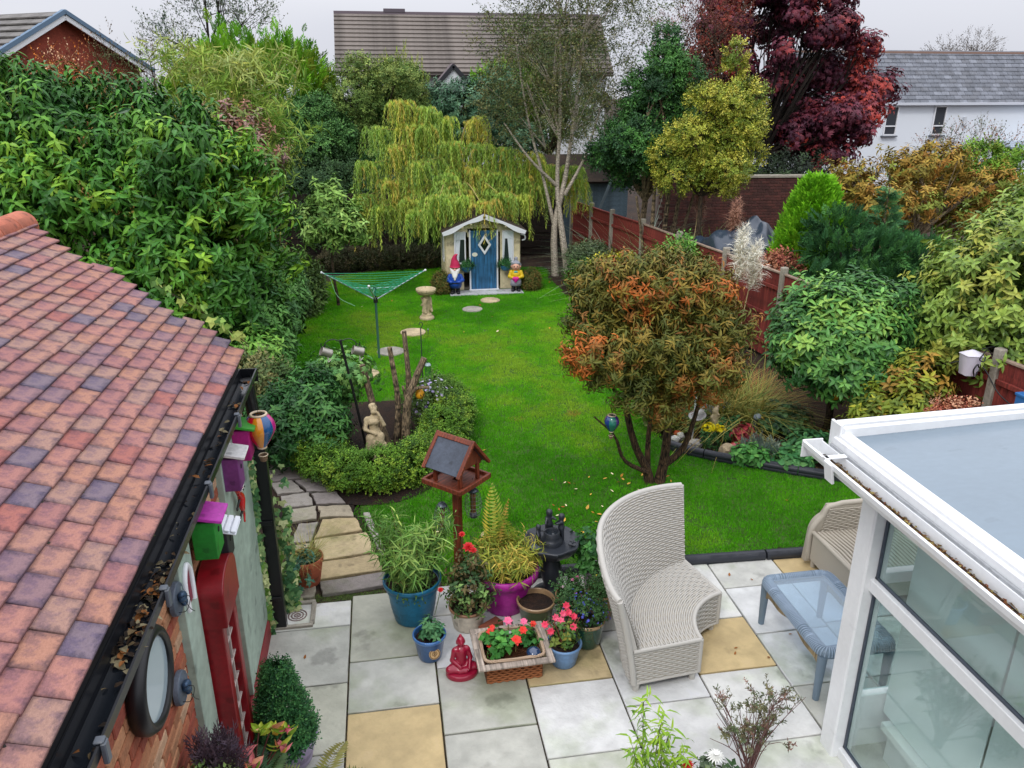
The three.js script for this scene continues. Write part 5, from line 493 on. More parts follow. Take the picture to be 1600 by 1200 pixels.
{ // weeping willow over the playhouse
  const t = thing('weeping_willow', 'yellow green weeping willow drooping over the blue door playhouse', 'willow', [1.9, 0, -20.4]), r = rng(91), g = [], L = [], gold = palette('#a8be42', '#bacb4c', '#c8c850', '#ccb84e', '#9cb844'), leafy = palette('#86ac38', '#98bc44', '#a8c850', '#b6cc54', '#8cb048');
  g.push(tube(curve([[0, -0.05, 0], [0.08, 0.9, 0], [-0.05, 1.8, 0.1], [0.05, 2.5, 0.1]], 9), [0.17, 0.13, 0.12, 0.115, 0.11, 0.105, 0.1, 0.1, 0.09, 0.08], 8));
  const arcs = [[1.0, 30], [0.75, 24], [0.55, 18]].map(([len, n], q) => { const b = new Leaves(40 + q); let p = V(0, 0, 0); for (let i = 1; i <= n; i++) { const v = i / n, o = V(0.34 * len * (1 - Math.exp(-3.2 * v)), 0.16 * len * Math.sin(Math.min(1, v * 3) * 1.57) - len * v ** 1.5, 0.04 * Math.sin(v * 5 + q)); b.stick(p, o, 0.003, [1.0, 0.95, 0.7]); const a = b.r() * 6.28; b.leaf(o, dirAz(a, -0.7 - b.r() * 0.5), 0.12 * (0.7 + b.r() * 0.5), 0.019, { droop: 0.15, fold: 0.15, k: b.tone(0.22) }); b.leaf(o, dirAz(a + 2.7, -0.55 - b.r() * 0.5), 0.11 * (0.6 + b.r() * 0.5), 0.018, { droop: 0.15, fold: 0.15, k: b.tone(0.22) }); p = o; } return b.geo(); });
  const heads = [[-1.35, 4.15, 0.2], [-0.7, 4.0, 0.3], [-1.9, 3.55, 0.3], [-1.0, 3.6, 0.4], [-0.3, 3.75, 0.2], [-0.7, 3.6, 0.5], [-1.5, 3.15, 0.7], [-2.2, 2.75, 0.5], [-0.1, 3.2, 0.7], [0.5, 3.75, 0.1], [0.6, 3.15, 0.7], [1.2, 3.05, 0.7], [1.8, 2.9, 0.6], [2.3, 2.6, 0.5], [-0.9, 2.75, 1.0], [-1.7, 2.35, 0.9], [-2.3, 2.0, 0.6], [-0.3, 2.5, 1.2], [0.3, 2.6, 1.0], [0.9, 2.5, 1.0], [1.5, 2.4, 0.9], [-1.2, 1.95, 1.3], [-0.55, 2.0, 1.7], [-0.1, 2.1, 2.15], [0.35, 2.0, 2.35], [-0.6, 2.15, 2.2], [-1.9, 1.75, 1.0], [-2.5, 1.6, 0.6], [1.9, 2.2, 0.8], [2.95, 2.55, 0.4], [3.15, 2.2, 0.3], [-1.0, 1.8, 1.9], [0.9, 2.1, 1.9], [1.4, 2.0, 1.4]];
  heads.forEach(([x, y, z], k) => { const e = V(x, y, z), m = V(x * 0.5, lerp(2.4, y, 0.7) + 0.2, z * 0.45), pts = curve([[0.03, 2.2, 0.08], m, e], 10); g.push(tube(pts, pts.map((_, i) => lerp(0.03, 0.006, i / 10)), 6)); const c0 = k % 3 === 0 ? gold : leafy, ax = Math.atan2(-z + 0.4, x); for (let q = 0; q < 50; q++) { const back = r() < 0.35, p = back ? pts[6 + ((r() * 4) | 0)].clone() : e.clone(); p.add(V((r() - 0.5) * 0.36, (r() - 0.5) * 0.14, (r() - 0.5) * 0.3)); const pal = r() < 0.75 ? c0 : gold; L.push({ k: (r() * 3) | 0, p, a: V((r() - 0.5) * 0.2, 1, (r() - 0.5) * 0.2).normalize(), t: r() * 6.28, s: 0.6 + r() * 0.55, c: pal[(r() * pal.length) | 0].clone().multiplyScalar(0.85 + r() * 0.35) }); } });
  mesh('trunk', mg(g), std('#a8985c', 0.8), t); arcs.forEach((s, i) => copies('crown', s, LM.thin, L.filter((e) => e.k === i), t));
}
shrub('grey_green_tree', 'loose grey green tree behind birch hiding the white gable', 'tree', [5.6, 0, -26.5], clumps([0, 4.3, 0], [2.0, 2.3, 1.2], 20, 0.62, 41, 0.35), gTwig, LM.matt, { n: 2600, seed: 77, depth: 0.8, gap: 0.34, up: 0.3, pal: palette('#4f6a3c', '#5f7846', '#6c7f50', '#7a8458'), size: [0.9, 1.3] }, { fork: [0, 2.4, 0], r: 0.1, twigs: 4 });
shrub('leafy_rear_bush', 'mid green rounded bush behind willow top', 'shrub', [1.0, 0, -25.6], clumps([0, 2.9, 0], [1.5, 1.7, 0.9], 16, 0.55, 42, 0.45), gMid, LM.satin, { n: 2300, seed: 78, depth: 0.5, gap: 0.3, pal: palette('#4a6e38', '#5a8040', '#6a8c4a', '#3e6030'), size: [0.9, 1.3] }, { fork: [0, 1.4, 0], r: 0.07 });
{ // birch, several pale stems
  const t = thing('silver_birch', 'airy multi stemmed silver birch with pale trunks beside the fence', 'birch', [4.45, 0, -19.4]), g = [], lobes = [[-0.4, 4.2, 0, 1.2, 1.4, 0.9], [0.3, 5.6, 0, 1.35, 1.3, 1.0], [-1.0, 5.4, 0.1, 1.1, 1.3, 0.9], [0.8, 4.4, 0, 1.1, 1.2, 0.9], [-0.2, 6.9, 0, 1.3, 1.1, 1], [1.3, 6.4, 0, 1.1, 1.1, 0.9], [-1.5, 4.0, 0.1, 0.7, 0.9, 0.6]];
  const stems = [[[0.12, -0.05, 0.3], [-0.02, 1.0, 0.15], [-0.15, 2.2, 0], [-0.1, 4.0, 0], [-0.2, 6.5, 0]], [[-0.15, -0.05, 0], [-0.2, 1.2, 0], [0.05, 2.4, 0], [0.25, 4.0, 0], [0.5, 6.4, 0]], [[-0.2, 1.2, 0], [-0.5, 2.4, 0], [-0.9, 3.8, 0], [-1.2, 5.6, 0]], [[0.02, 2.0, 0.1], [0.5, 2.9, 0.1], [0.9, 4.2, 0.1]], [[-0.15, 2.2, 0], [-0.9, 2.9, 0.2], [-1.5, 3.7, 0.2]]];
  stems.forEach((s, i) => { const pts = curve(s, 12); g.push(tube(pts, pts.map((_, k) => lerp(i < 2 ? 0.1 : 0.05, 0.014, k / 12)), 7)); }); const r = rng(14); lobes.forEach((l) => { for (let q = 0; q < 7; q++) { const a = r() * 6.28, e = V(l[0] + Math.cos(a) * l[3] * 0.8, l[1] + (r() - 0.2) * l[4] * 0.9, l[2] + Math.sin(a) * l[5] * 0.8), s = V(l[0] * 0.3, l[1] - 0.9, 0); g.push(tube(curve([s, s.clone().lerp(e, 0.5).add(V(0, 0.12, 0)), e], 5), [0.018, 0.014, 0.01, 0.008, 0.006, 0.004], 5)); } });
  mesh('trunk', mg(g), M.birch, t); crown(t, lobes, gTwig, LM.matt, { n: 3300, seed: 93, depth: 0.85, gap: 0.37, rough: 0.3, up: -0.1, rnd: 0.7, pal: palette('#56683c', '#647442', '#72784a', '#4e6040', '#7c7a50'), size: [0.75, 1.15] });
}
shrub('ivy_clad_tree', 'tall dark ivy clad tree with pale stems beyond the fence', 'tree', [6.0, 0, -18.0], [...clumps([0, 3.6, 0], [0.95, 1.75, 0.8], 15, 0.42, 4, 0.45), ...clumps([0.5, 4.8, 0], [0.5, 0.9, 0.4], 5, 0.3, 6, 0.3)], gMid, LM.gloss, { n: 2300, seed: 95, depth: 0.45, gap: 0.33, rough: 0.28, pal: palette('#27452a', '#2f5230', '#3f6a34', '#4a7a38'), size: [0.8, 1.2] }, { fork: [0.1, 2.0, 0], r: 0.09, mat: M.barkPale });
[[-0.25, 0, 0.0, 2.6, 0.05], [0.0, 0.05, 0.1, 2.8, 0.06], [0.18, 0, 0.25, 2.7, 0.055], [0.3, 0.1, 0.4, 2.4, 0.04], [-0.4, 0.1, -0.3, 2.2, 0.035]].forEach(([x, z, tx, h, R]) => single('bare_trunk', tube(curve([[0, 0, 0], [tx * 0.3, h * 0.5, 0], [tx, h, 0]], 6), [R * 1.2, R, R, R, R * 0.9, R * 0.8, R * 0.7], 7), M.barkPale, 'pale bare trunk under the variegated holly, ' + { 0.05: 'second from the shed', 0.06: 'thickest of the cluster', 0.055: 'leaning beside the thickest one', 0.04: 'thin and farthest from the shed', 0.035: 'thin and closest to the shed' }[R], 'tree trunk', [6.35 + x, 0, -17.4 + z], 0, 'pale bare trunks under the holly'));
shrub('variegated_holly', 'bright yellow variegated holly beyond the red fence', 'holly', [6.8, 0, -16.4], [...clumps([0.1, 3.05, 0], [1.1, 0.65, 0.7], 15, 0.3, 11, 0.4), ...clumps([0.3, 4.0, 0], [0.6, 0.9, 0.5], 8, 0.28, 12, 0.35), [0.5, 4.95, 0, 0.18, 0.3, 0.18]], gMid, LM.gloss, { n: 2000, seed: 96, depth: 0.4, rough: 0.3, gap: 0.32, pal: palette('#8f9a34', '#a8ad40', '#bcb84c', '#7f9034', '#6a8030'), size: [0.6, 0.95] }, { fork: [0, 2.3, 0], r: 0.06, mat: M.bark });
{ // copper maple
  const lobes = [...clumps([0.6, 4.6, 0], [3.6, 2.4, 1.6], 36, 0.58, 21, 0.3), ...clumps([0.7, 6.6, 0], [2.4, 1.3, 1.2], 14, 0.5, 22, 0.25), ...clumps([2.4, 3.0, 0.2], [1.6, 1.0, 1], 9, 0.5, 23, 0.3)];
  shrub('copper_maple', 'large dark purple red maple tree in front of white house', 'maple', [11.6, 0, -24.2], lobes, gMaple, LM.satin, { n: 4000, seed: 97, depth: 0.75, rough: 0.3, gap: 0.45, pal: palette('#43202f', '#522736', '#62303e', '#6e3240', '#86383c', '#aa443c'), size: [1.0, 1.6], patch: 0.9 }, { fork: [0.3, 2.4, 0], r: 0.1, mat: M.barkDark, twigs: 3 });
  shrub('russet_tree', 'thin russet leaved tree with grey twigs between holly and maple', 'tree', [9.0, 0, -22.5], [[0, 4.6, 0, 1.1, 1.5, 0.9], [0.3, 6.1, 0, 1.1, 1.2, 0.9], [-0.7, 5.6, 0, 0.8, 1.1, 0.7], [0.5, 3.3, 0, 0.9, 0.9, 0.8]], gTwig, LM.matt, { n: 1000, seed: 98, depth: 0.9, gap: 0.37, up: 0.5, pal: palette('#6a4438', '#7c5044', '#8a4a3a', '#5a4a3e'), size: [0.8, 1.2] }, { fork: [0, 2.6, 0], r: 0.09, twigs: 12, mat: M.bark });
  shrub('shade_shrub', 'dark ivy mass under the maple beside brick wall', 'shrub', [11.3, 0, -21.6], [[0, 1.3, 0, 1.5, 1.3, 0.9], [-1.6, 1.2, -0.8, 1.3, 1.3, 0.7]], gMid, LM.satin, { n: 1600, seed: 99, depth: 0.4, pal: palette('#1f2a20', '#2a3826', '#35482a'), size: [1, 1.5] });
}
shrub('amber_magnolia', 'spreading amber and olive leaved magnolia with twisted grey branches', 'tree', [11.2, 0, -15.6], clumps([0.1, 2.35, 0], [1.95, 0.95, 1.0], 20, 0.42, 31, 0.3), gBroad, LM.matt, { n: 1700, seed: 101, depth: 0.6, gap: 0.35, rough: 0.25, pal: palette('#8a7a30', '#9c7c34', '#7a7030', '#a88a3c', '#8c6428', '#7f8a3a'), size: [0.8, 1.2] }, { fork: [-0.1, 0.9, 0.1], r: 0.09, twigs: 5, mat: M.barkPale, wob: 0.3 });
shrub('green_rear_shrub', 'fresh green shrub behind the amber magnolia', 'shrub', [14.4, 0, -17.6], clumps([0.3, 2.1, 0], [2.0, 1.2, 1], 16, 0.5, 36, 0.4), gMid, LM.matt, { n: 1900, seed: 102, depth: 0.35, up: 0.8, pal: palette('#55802a', '#64902c', '#77a032', '#7a8a34'), size: [0.9, 1.3] }, { fork: [0, 1, 0], r: 0.05 });
shrub('pink_wispy_shrub', 'wispy pinkish twiggy shrub against the white house wall', 'shrub', [16.6, 0, -20.5], [[0, 2.6, 0, 1.2, 0.9, 0.8], [-1.2, 2.6, 0, 0.8, 0.7, 0.6]], gTwig, LM.matt, { n: 230, seed: 103, depth: 0.9, gap: 0.43, up: 0.9, pal: palette('#8a6a60', '#6f7058', '#9a7a6c', '#5a6a50'), size: [0.9, 1.3] }, { fork: [0, 1.5, 0], r: 0.04, twigs: 9 });
shrub('distant_tree', 'bare topped tree far behind the slate roof ridge', 'tree', [29.5, 0, -40], [[0, 5.9, 0, 1.3, 0.9, 1], [1.6, 6.0, 0, 1.2, 1.0, 1]], gTwig, LM.matt, { n: 420, seed: 104, depth: 0.9, gap: 0.34, pal: palette('#4c463e', '#5a5248', '#6a6050'), size: [0.9, 1.4] }, { fork: [0, 4.6, 0], r: 0.1, twigs: 8 });
{ // lime cone
  const t = thing('lime_conifer', 'bright lime green cone shaped conifer beyond the fence', 'conifer', [7.75, 0, -13.4]), r = rng(7), L = []; for (let i = 0; i < 2600; i++) { const h = r(), a = r() * 6.28, R = 0.68 * Math.sqrt(Math.max(0.02, Math.sin(Math.PI * clamp(0.18 + 0.82 * h)))) * (1 - h * 0.42) * (0.78 + 0.26 * fbm(Math.cos(a) * 3 + 5, h * 7, Math.sin(a) * 3, 3)) * 1.12 * (1 - 0.3 * r() ** 2), p = V(Math.cos(a) * R, 0.35 + h * 2.5, Math.sin(a) * R); L.push({ p, a: V(Math.cos(a) * 0.75, 0.9, Math.sin(a) * 0.75).add(V(r() - 0.5, 0, r() - 0.5).multiplyScalar(0.5)).normalize(), t: r() * 6.28, s: 1 + r() * 0.7, c: pick(palette('#6aa81c', '#7fbc26', '#5a961a', '#92c834'), p.x, p.y, p.z, r) }); } mesh('trunk', tube([[0, 0, 0], [0, 1.4, 0], [0, 2.5, 0]], [0.07, 0.05, 0.02], 7), M.barkDark, t); gSpray.forEach((g, i) => copies('crown', g, LM.matt, L.filter((_, k) => k % 3 === i), t)); }
shrub('spreading_juniper', 'dark layered spreading juniper behind the rhododendron', 'conifer', [8.3, 0, -12.2], [[-0.4, 1.9, 0, 0.8, 0.25, 0.7], [0.5, 1.75, 0.1, 0.85, 0.25, 0.7], [0, 1.35, 0.2, 1.2, 0.35, 0.8], [-0.6, 2.2, -0.3, 0.45, 0.25, 0.4], [0.2, 0.8, 0, 1.2, 0.6, 0.8], [0.7, 1.35, 0.4, 0.7, 0.3, 0.5]], gSpray, LM.matt, { n: 2000, seed: 105, depth: 0.35, up: 0.25, pal: palette('#2e5a30', '#3a6a36', '#274c2c', '#4a7c3c'), size: [1, 1.6] }, { fork: [0, 0.6, 0], r: 0.06, mat: M.barkDark });
{ const t = thing('small_fir', 'thin young fir with pale trunk in front of magnolia', 'fir', [9.3, 0, -13.6]); mesh('trunk', tube([[0, 0, 0], [0, 1.6, 0], [0.02, 2.8, 0]], [0.035, 0.028, 0.008], 6), M.barkPale, t); const r = rng(4), L = []; for (let i = 0; i < 300; i++) { const h = r(), a = r() * 6.28, R = (1 - h) * 0.65 * r() ** 0.4; L.push({ p: V(Math.cos(a) * R, 0.9 + h * 1.8 - R * 0.1, Math.sin(a) * R), a: V(Math.cos(a), 0.25, Math.sin(a)).normalize(), t: r() * 6, s: 0.9 + r() * 0.5, c: pick(palette('#35603a', '#44724a', '#5a8a50'), i, 0, 0, r) }); } gSpray.forEach((g, i) => copies('crown', g, LM.matt, L.filter((_, k) => k % 3 === i), t)); }
{ // camellia, right
  const lobes = [[0, 2.0, 0, 1.15, 1.05, 1.0], [0.9, 2.3, -0.4, 1.1, 1.0, 0.9], [-0.3, 1.5, 0.3, 0.75, 0.6, 0.6], [1.1, 1.6, 0.3, 1.0, 0.8, 0.8]], o = { n: 3000, seed: 110, depth: 0.35, rough: 0.2, gap: 0.32, up: 0.5, pal: palette('#55702a', '#6a8434', '#7d963e', '#8fa648', '#a3a84a'), size: [0.85, 1.25] };
  const t = shrub('camellia', 'yellow green glossy camellia overhanging the fence beside conservatory', 'camellia', [7.75, 0, -8.5], lobes, gBroad, LM.gloss, o, { fork: [0, 0.9, 0], r: 0.07 }); pickLeaves(t, lobes, o, ['#6a8434', '#82983c', '#97a848', '#5a7630'].map((h) => std(h, 0.4, { side: THREE.DoubleSide })), { L: 0.12, W: 0.052, n: 110, seed: 12, face: V(-0.6, 0.45, 0.8), droop: 0.2 });
}
{ // rhododendron
  const lobes = [[0.08, 1.5, 0, 0.85, 0.58, 0.8], [-0.48, 1.3, 0.15, 0.5, 0.48, 0.55], [0.75, 1.4, 0.05, 0.58, 0.5, 0.58], [0.12, 1.05, 0.5, 0.7, 0.4, 0.5], [0.3, 1.85, -0.1, 0.35, 0.25, 0.35], [-0.2, 1.75, 0.1, 0.35, 0.28, 0.35]], o = { n: 2000, seed: 111, depth: 0.4, rough: 0.2, gap: 0.32, up: 0.75, pal: palette('#356030', '#437238', '#54863e', '#6a9a46', '#82a84a'), size: [0.95, 1.35] };
  const t = shrub('rhododendron', 'round glossy green rhododendron shrub in front of the fence', 'rhododendron', [5.95, 0, -9.2], lobes, gBroad, LM.gloss, o, { fork: [-0.1, 0.55, 0.1], r: 0.06, mat: M.bark }); pickLeaves(t, lobes, o, ['#3a6c34', '#4f823e', '#659846', '#7ea64c'].map((h) => std(h, 0.4, { side: THREE.DoubleSide })), { L: 0.125, W: 0.05, n: 130, seed: 22, face: V(-0.5, 0.5, 0.8), droop: 0.2 });
}
shrub('yellow_green_shrub', 'yellow green leafy shrub just beyond the conservatory gutter', 'shrub', [6.15, 0, -8.0], [[0, 0.75, 0, 0.5, 0.5, 0.45], [-0.35, 0.55, 0.15, 0.35, 0.4, 0.35], [0.2, 1.1, -0.1, 0.35, 0.35, 0.3]], gBroad, LM.satin, { n: 600, seed: 112, depth: 0.5, up: 0.8, pal: palette('#6f7f24', '#869234', '#97982f', '#5c6c26', '#9a7a34'), size: [0.8, 1.15] }, { fork: [0, 0.3, 0], r: 0.02 });
shrub('peach_heuchera', 'low peach pink leaved plant beside the fence post', 'plant', [6.45, 0, -7.55], [[0, 0.85, 0, 0.25, 0.2, 0.2], [-0.2, 0.75, 0.1, 0.2, 0.2, 0.2]], gSmall, LM.matt, { n: 260, seed: 113, depth: 0.6, pal: palette('#b8745c', '#c98a6a', '#a8604c', '#d0a080'), size: [0.9, 1.3] }, { fork: [0, 0.4, 0], r: 0.015 });
{ // multi-stem small tree in the lawn
  const t = thing('pruned_photinia', 'domed olive and orange leaved tree with forked trunk in lawn', 'tree', [3.09, 0, -8.15]), g = [], lobes = [...clumps([-0.18, 1.86, 0], [0.84, 0.74, 0.78], 30, 0.28, 71, 0.6), ...clumps([-0.2, 1.42, 0.1], [0.95, 0.3, 0.6], 9, 0.2, 72, 0.3)];
  const stems = [[[-0.06, -0.05, 0], [-0.1, 0.15, 0], [-0.28, 0.5, 0.05], [-0.45, 1.1, 0.1], [-0.4, 1.7, 0]], [[0.04, -0.05, 0.02], [0.1, 0.25, 0], [0.12, 0.7, 0], [0.15, 1.3, -0.05], [0.1, 2.0, 0]], [[0.1, 0.22, 0], [0.3, 0.4, 0.02], [0.45, 0.85, 0], [0.55, 1.6, 0]], [[-0.1, 0.16, 0.0], [-0.08, 0.5, -0.1], [-0.05, 1.1, -0.15], [-0.2, 1.9, -0.1]], [[-0.12, 0.16, 0.05], [-0.45, 0.4, 0.15], [-0.6, 0.75, 0.2], [-0.85, 1.0, 0.2]]];
  stems.forEach((s, i) => { const pts = curve(s, 10), R = [0.07, 0.072, 0.05, 0.04, 0.03][i]; g.push(tube(pts, pts.map((_, k) => lerp(R, R * 0.3, k / 10)), 8)); }); const r = rng(33); for (let i = 0; i < 60; i++) { const l = lobes[(r() * lobes.length) | 0], a = r() * 6.28, e = V(l[0] + Math.cos(a) * l[3] * 0.85, l[1] + (r() - 0.35) * l[4] * 1.2, l[2] + Math.sin(a) * l[5] * 0.85), s = V(l[0] * 0.5, l[1] - l[4] * 0.7, l[2] * 0.3); g.push(tube(curve([s, s.clone().lerp(e, 0.5).add(V((r() - 0.5) * 0.1, 0.05, (r() - 0.5) * 0.1)), e], 5), [0.014, 0.011, 0.009, 0.006, 0.004, 0.003], 5)); } mesh('trunk', mg(g), std('#94795f', 0.95, { map: tBark, bumpMap: tBark, bumpScale: 0.008 }), t);
  const sp = [SPR.droop(61, { L: 0.065, W: 0.017, stem: 0.12, n: 13 }), SPR.droop(62, { L: 0.06, W: 0.016, stem: 0.1, n: 13 }), SPR.droop(63, { L: 0.07, W: 0.017, stem: 0.13, n: 14 })];
  crown(t, lobes, sp, LM.satin, { n: 4400, seed: 120, depth: 0.55, rough: 0.2, gap: 0.4, up: 0.35, rnd: 0.5, below: -0.75, pal: palette('#465220', '#525a24', '#5e6228', '#6c682a', '#7e6e2c', '#885e2a', '#ac6229'), size: [0.85, 1.3], patch: 1.6 });
}
{ // grasses behind and reeds
  const gB = [SPR.blades(70, { n: 34, len: 1.1, W: 0.013, spread: 0.75, bend: 0.85 }), SPR.blades(71, { n: 30, len: 1.0, W: 0.012, spread: 0.8, bend: 0.9 })];
  const gr = (name, lab, pos, k, R, h, pal, seed) => { const t = thing(name, lab, 'ornamental grass', pos), r = rng(seed), L = []; for (let i = 0; i < k; i++) { const a = r() * 6.28, q = R * Math.sqrt(r()); L.push({ p: V(Math.cos(a) * q, 0, Math.sin(a) * q), a: V(Math.cos(a) * q * 0.5, 1, Math.sin(a) * q * 0.5).normalize(), t: r() * 6, s: h * (0.8 + r() * 0.4), c: pick(pal, q * 3, a, 1, r) }); } gB.forEach((g, i) => copies('blades', g, LM.satin, L.filter((_, n) => n % 2 === i), t)); return t; };
  gr('miscanthus', 'arching olive and straw coloured grass clump in the ornament bed', [4.85, 0, -9.8], 30, 0.42, 1.1, palette('#6f7f30', '#84903c', '#98944a', '#5c702c', '#a08a42'), 1);
  gr('reed_clump', 'pale green striped reed clump just over the fence', [6.5, 0, -16.4], 26, 0.4, 1.9, palette('#8fa468', '#a4b47c', '#7c985a'), 2); gr('bright_reed_clump', 'bright green reeds beside the tarpaulin', [6.95, 0, -15.7], 20, 0.32, 1.9, palette('#6c9a2c', '#82b034', '#5a8828'), 3); gr('border_grass', 'dry straw grass clump against the fence behind domed tree', [5.35, 0, -10.5], 16, 0.35, 0.65, palette('#9a7a44', '#b08a4c', '#8a6a3c', '#a85c38'), 4); gr('silver_reed_clump', 'grey green reed clump near the shed', [5.95, 0, -18.6], 16, 0.3, 1.9, palette('#9aa890', '#7f9470'), 5);
  const plume = (pos, s, pal, lab, lean) => { const t = thing('pampas_plume', lab, 'pampas grass', pos); mesh('stalk', tube(curve([[0, 0, 0], [lean * 0.3, 0.8 * s, 0], [lean, 1.6 * s, 0]], 6), 0.008, 5), std('#b8a878', 0.8), t); const r = rng(9), L = [], b = new Leaves(3); for (let i = 0; i < 26; i++) b.leaf(V(0, 0.01 * i, 0), dirAz(b.r() * 6.28, 0.5 + b.r() * 0.7), 0.09 + b.r() * 0.05, 0.007, { droop: 0.5, fold: 0 }); const g = b.geo(); for (let i = 0; i < 70; i++) { const h = r(); L.push({ p: V(lean + (r() - 0.5) * 0.07, (1.38 + h * 0.75) * s, (r() - 0.5) * 0.07), a: V((r() - 0.5) * 1.1 + 0.15, 1, (r() - 0.5) * 1.1).normalize(), t: r() * 6, s: (0.8 + r() * 0.7) * (1.1 - h * 0.4), c: pick(pal, h, 0, 0, r) }); } copies('plume', g, LM.matt, L, t); };
  plume([5.78, 0, -12.0], 1.05, palette('#e6e2d0', '#efece0', '#dcd4bc'), 'fluffy cream pampas plume standing in front of the fence', -0.06); plume([5.9, 0, -12.1], 0.92, palette('#e6e2d0', '#efece0', '#d8d0b8'), 'smaller cream pampas plume leaning towards the red fence boards', 0.12);
  plume([6.9, 0, -15.0], 1.05, palette('#a87c68', '#b88c74', '#96705c'), 'brown pink grass plume in front of tarpaulin', 0.05); plume([6.75, 0, -16.6], 1.2, palette('#9a7a68', '#8a6a5a'), 'dark brown grass plume beneath the holly', 0.1);
}
// plants along the far fence border and around
[[4.9, -16.3, 0.5, 0.85, gMid, palette('#a8a62c', '#c2bc3a', '#8c9030'), 'yellow leaved shrub between lawn edge and domed tree', 380], [4.75, -17.8, 0.4, 0.45, gMid, palette('#4a7a30', '#5c8c38', '#3c6228'), 'low ferny green plant at the lawn corner', 260], [4.95, -18.9, 0.45, 0.7, gMid, palette('#47603a', '#5c744a', '#6a7c58'), 'grey green shrub at the foot of the fence', 260], [4.6, -15.0, 0.45, 0.5, gMid, palette('#3c6a34', '#4f7c3c', '#5f6a30'), 'dark green low shrub hidden behind domed tree', 260], [5.95, -13.6, 0.3, 0.9, gMid, palette('#8c8a34', '#a8842e', '#6a7a34', '#c06a2c'), 'autumn tinted shrub against the fence above domed tree', 260], [5.75, -14.9, 0.4, 1.45, gMid, palette('#4f8236', '#63983e', '#7aa846'), 'fresh green shrub beside a concrete fence post', 420], [4.6, -12.2, 0.55, 0.9, gMid, palette('#5a5a34', '#6f5a38', '#8a5a38'), 'brown tinged shrub in the border behind the tree', 420], [7.0, -13.2, 0.35, 1.5, gMid, palette('#a0604c', '#b47a5c', '#8c4c40'), 'dusty pink hydrangea heads above the fence', 420], [9.6, -10.6, 1.3, 1.0, gMid, palette('#2c4a2c', '#3a5c34', '#4a6a3c'), 'dark low shrub beyond fence under the camellia', 900], [11.5, -12.4, 1.3, 1.5, gMid, palette('#3a5a30', '#55702f', '#7a7f34'), 'mixed green shrub at the frame edge behind camellia', 900]].forEach(([x, z, w, h, g, pal, lab, n], i) => shrub('border_bush', lab, 'shrub', [x, 0, z], [[0, h * 0.55, 0, w, h * 0.5, w], [w * 0.3, h * 0.7, 0.1, w * 0.6, h * 0.4, w * 0.6]], g, LM.satin, { n, seed: 130 + i, depth: 0.5, rough: 0.25, up: 0.8, pal, size: [0.8, 1.2] }, { fork: [0, h * 0.25, 0], r: 0.02 }));
single('lawn_beyond', sheet([[7.6, -9], [9.4, -7], [14, -9], [10, -12]], 0.002), std('#5a8a24', 0.9, { map: tMottle }), 'patch of green neighbouring lawn seen past the fence', 'lawn').userData.kind = 'structure';
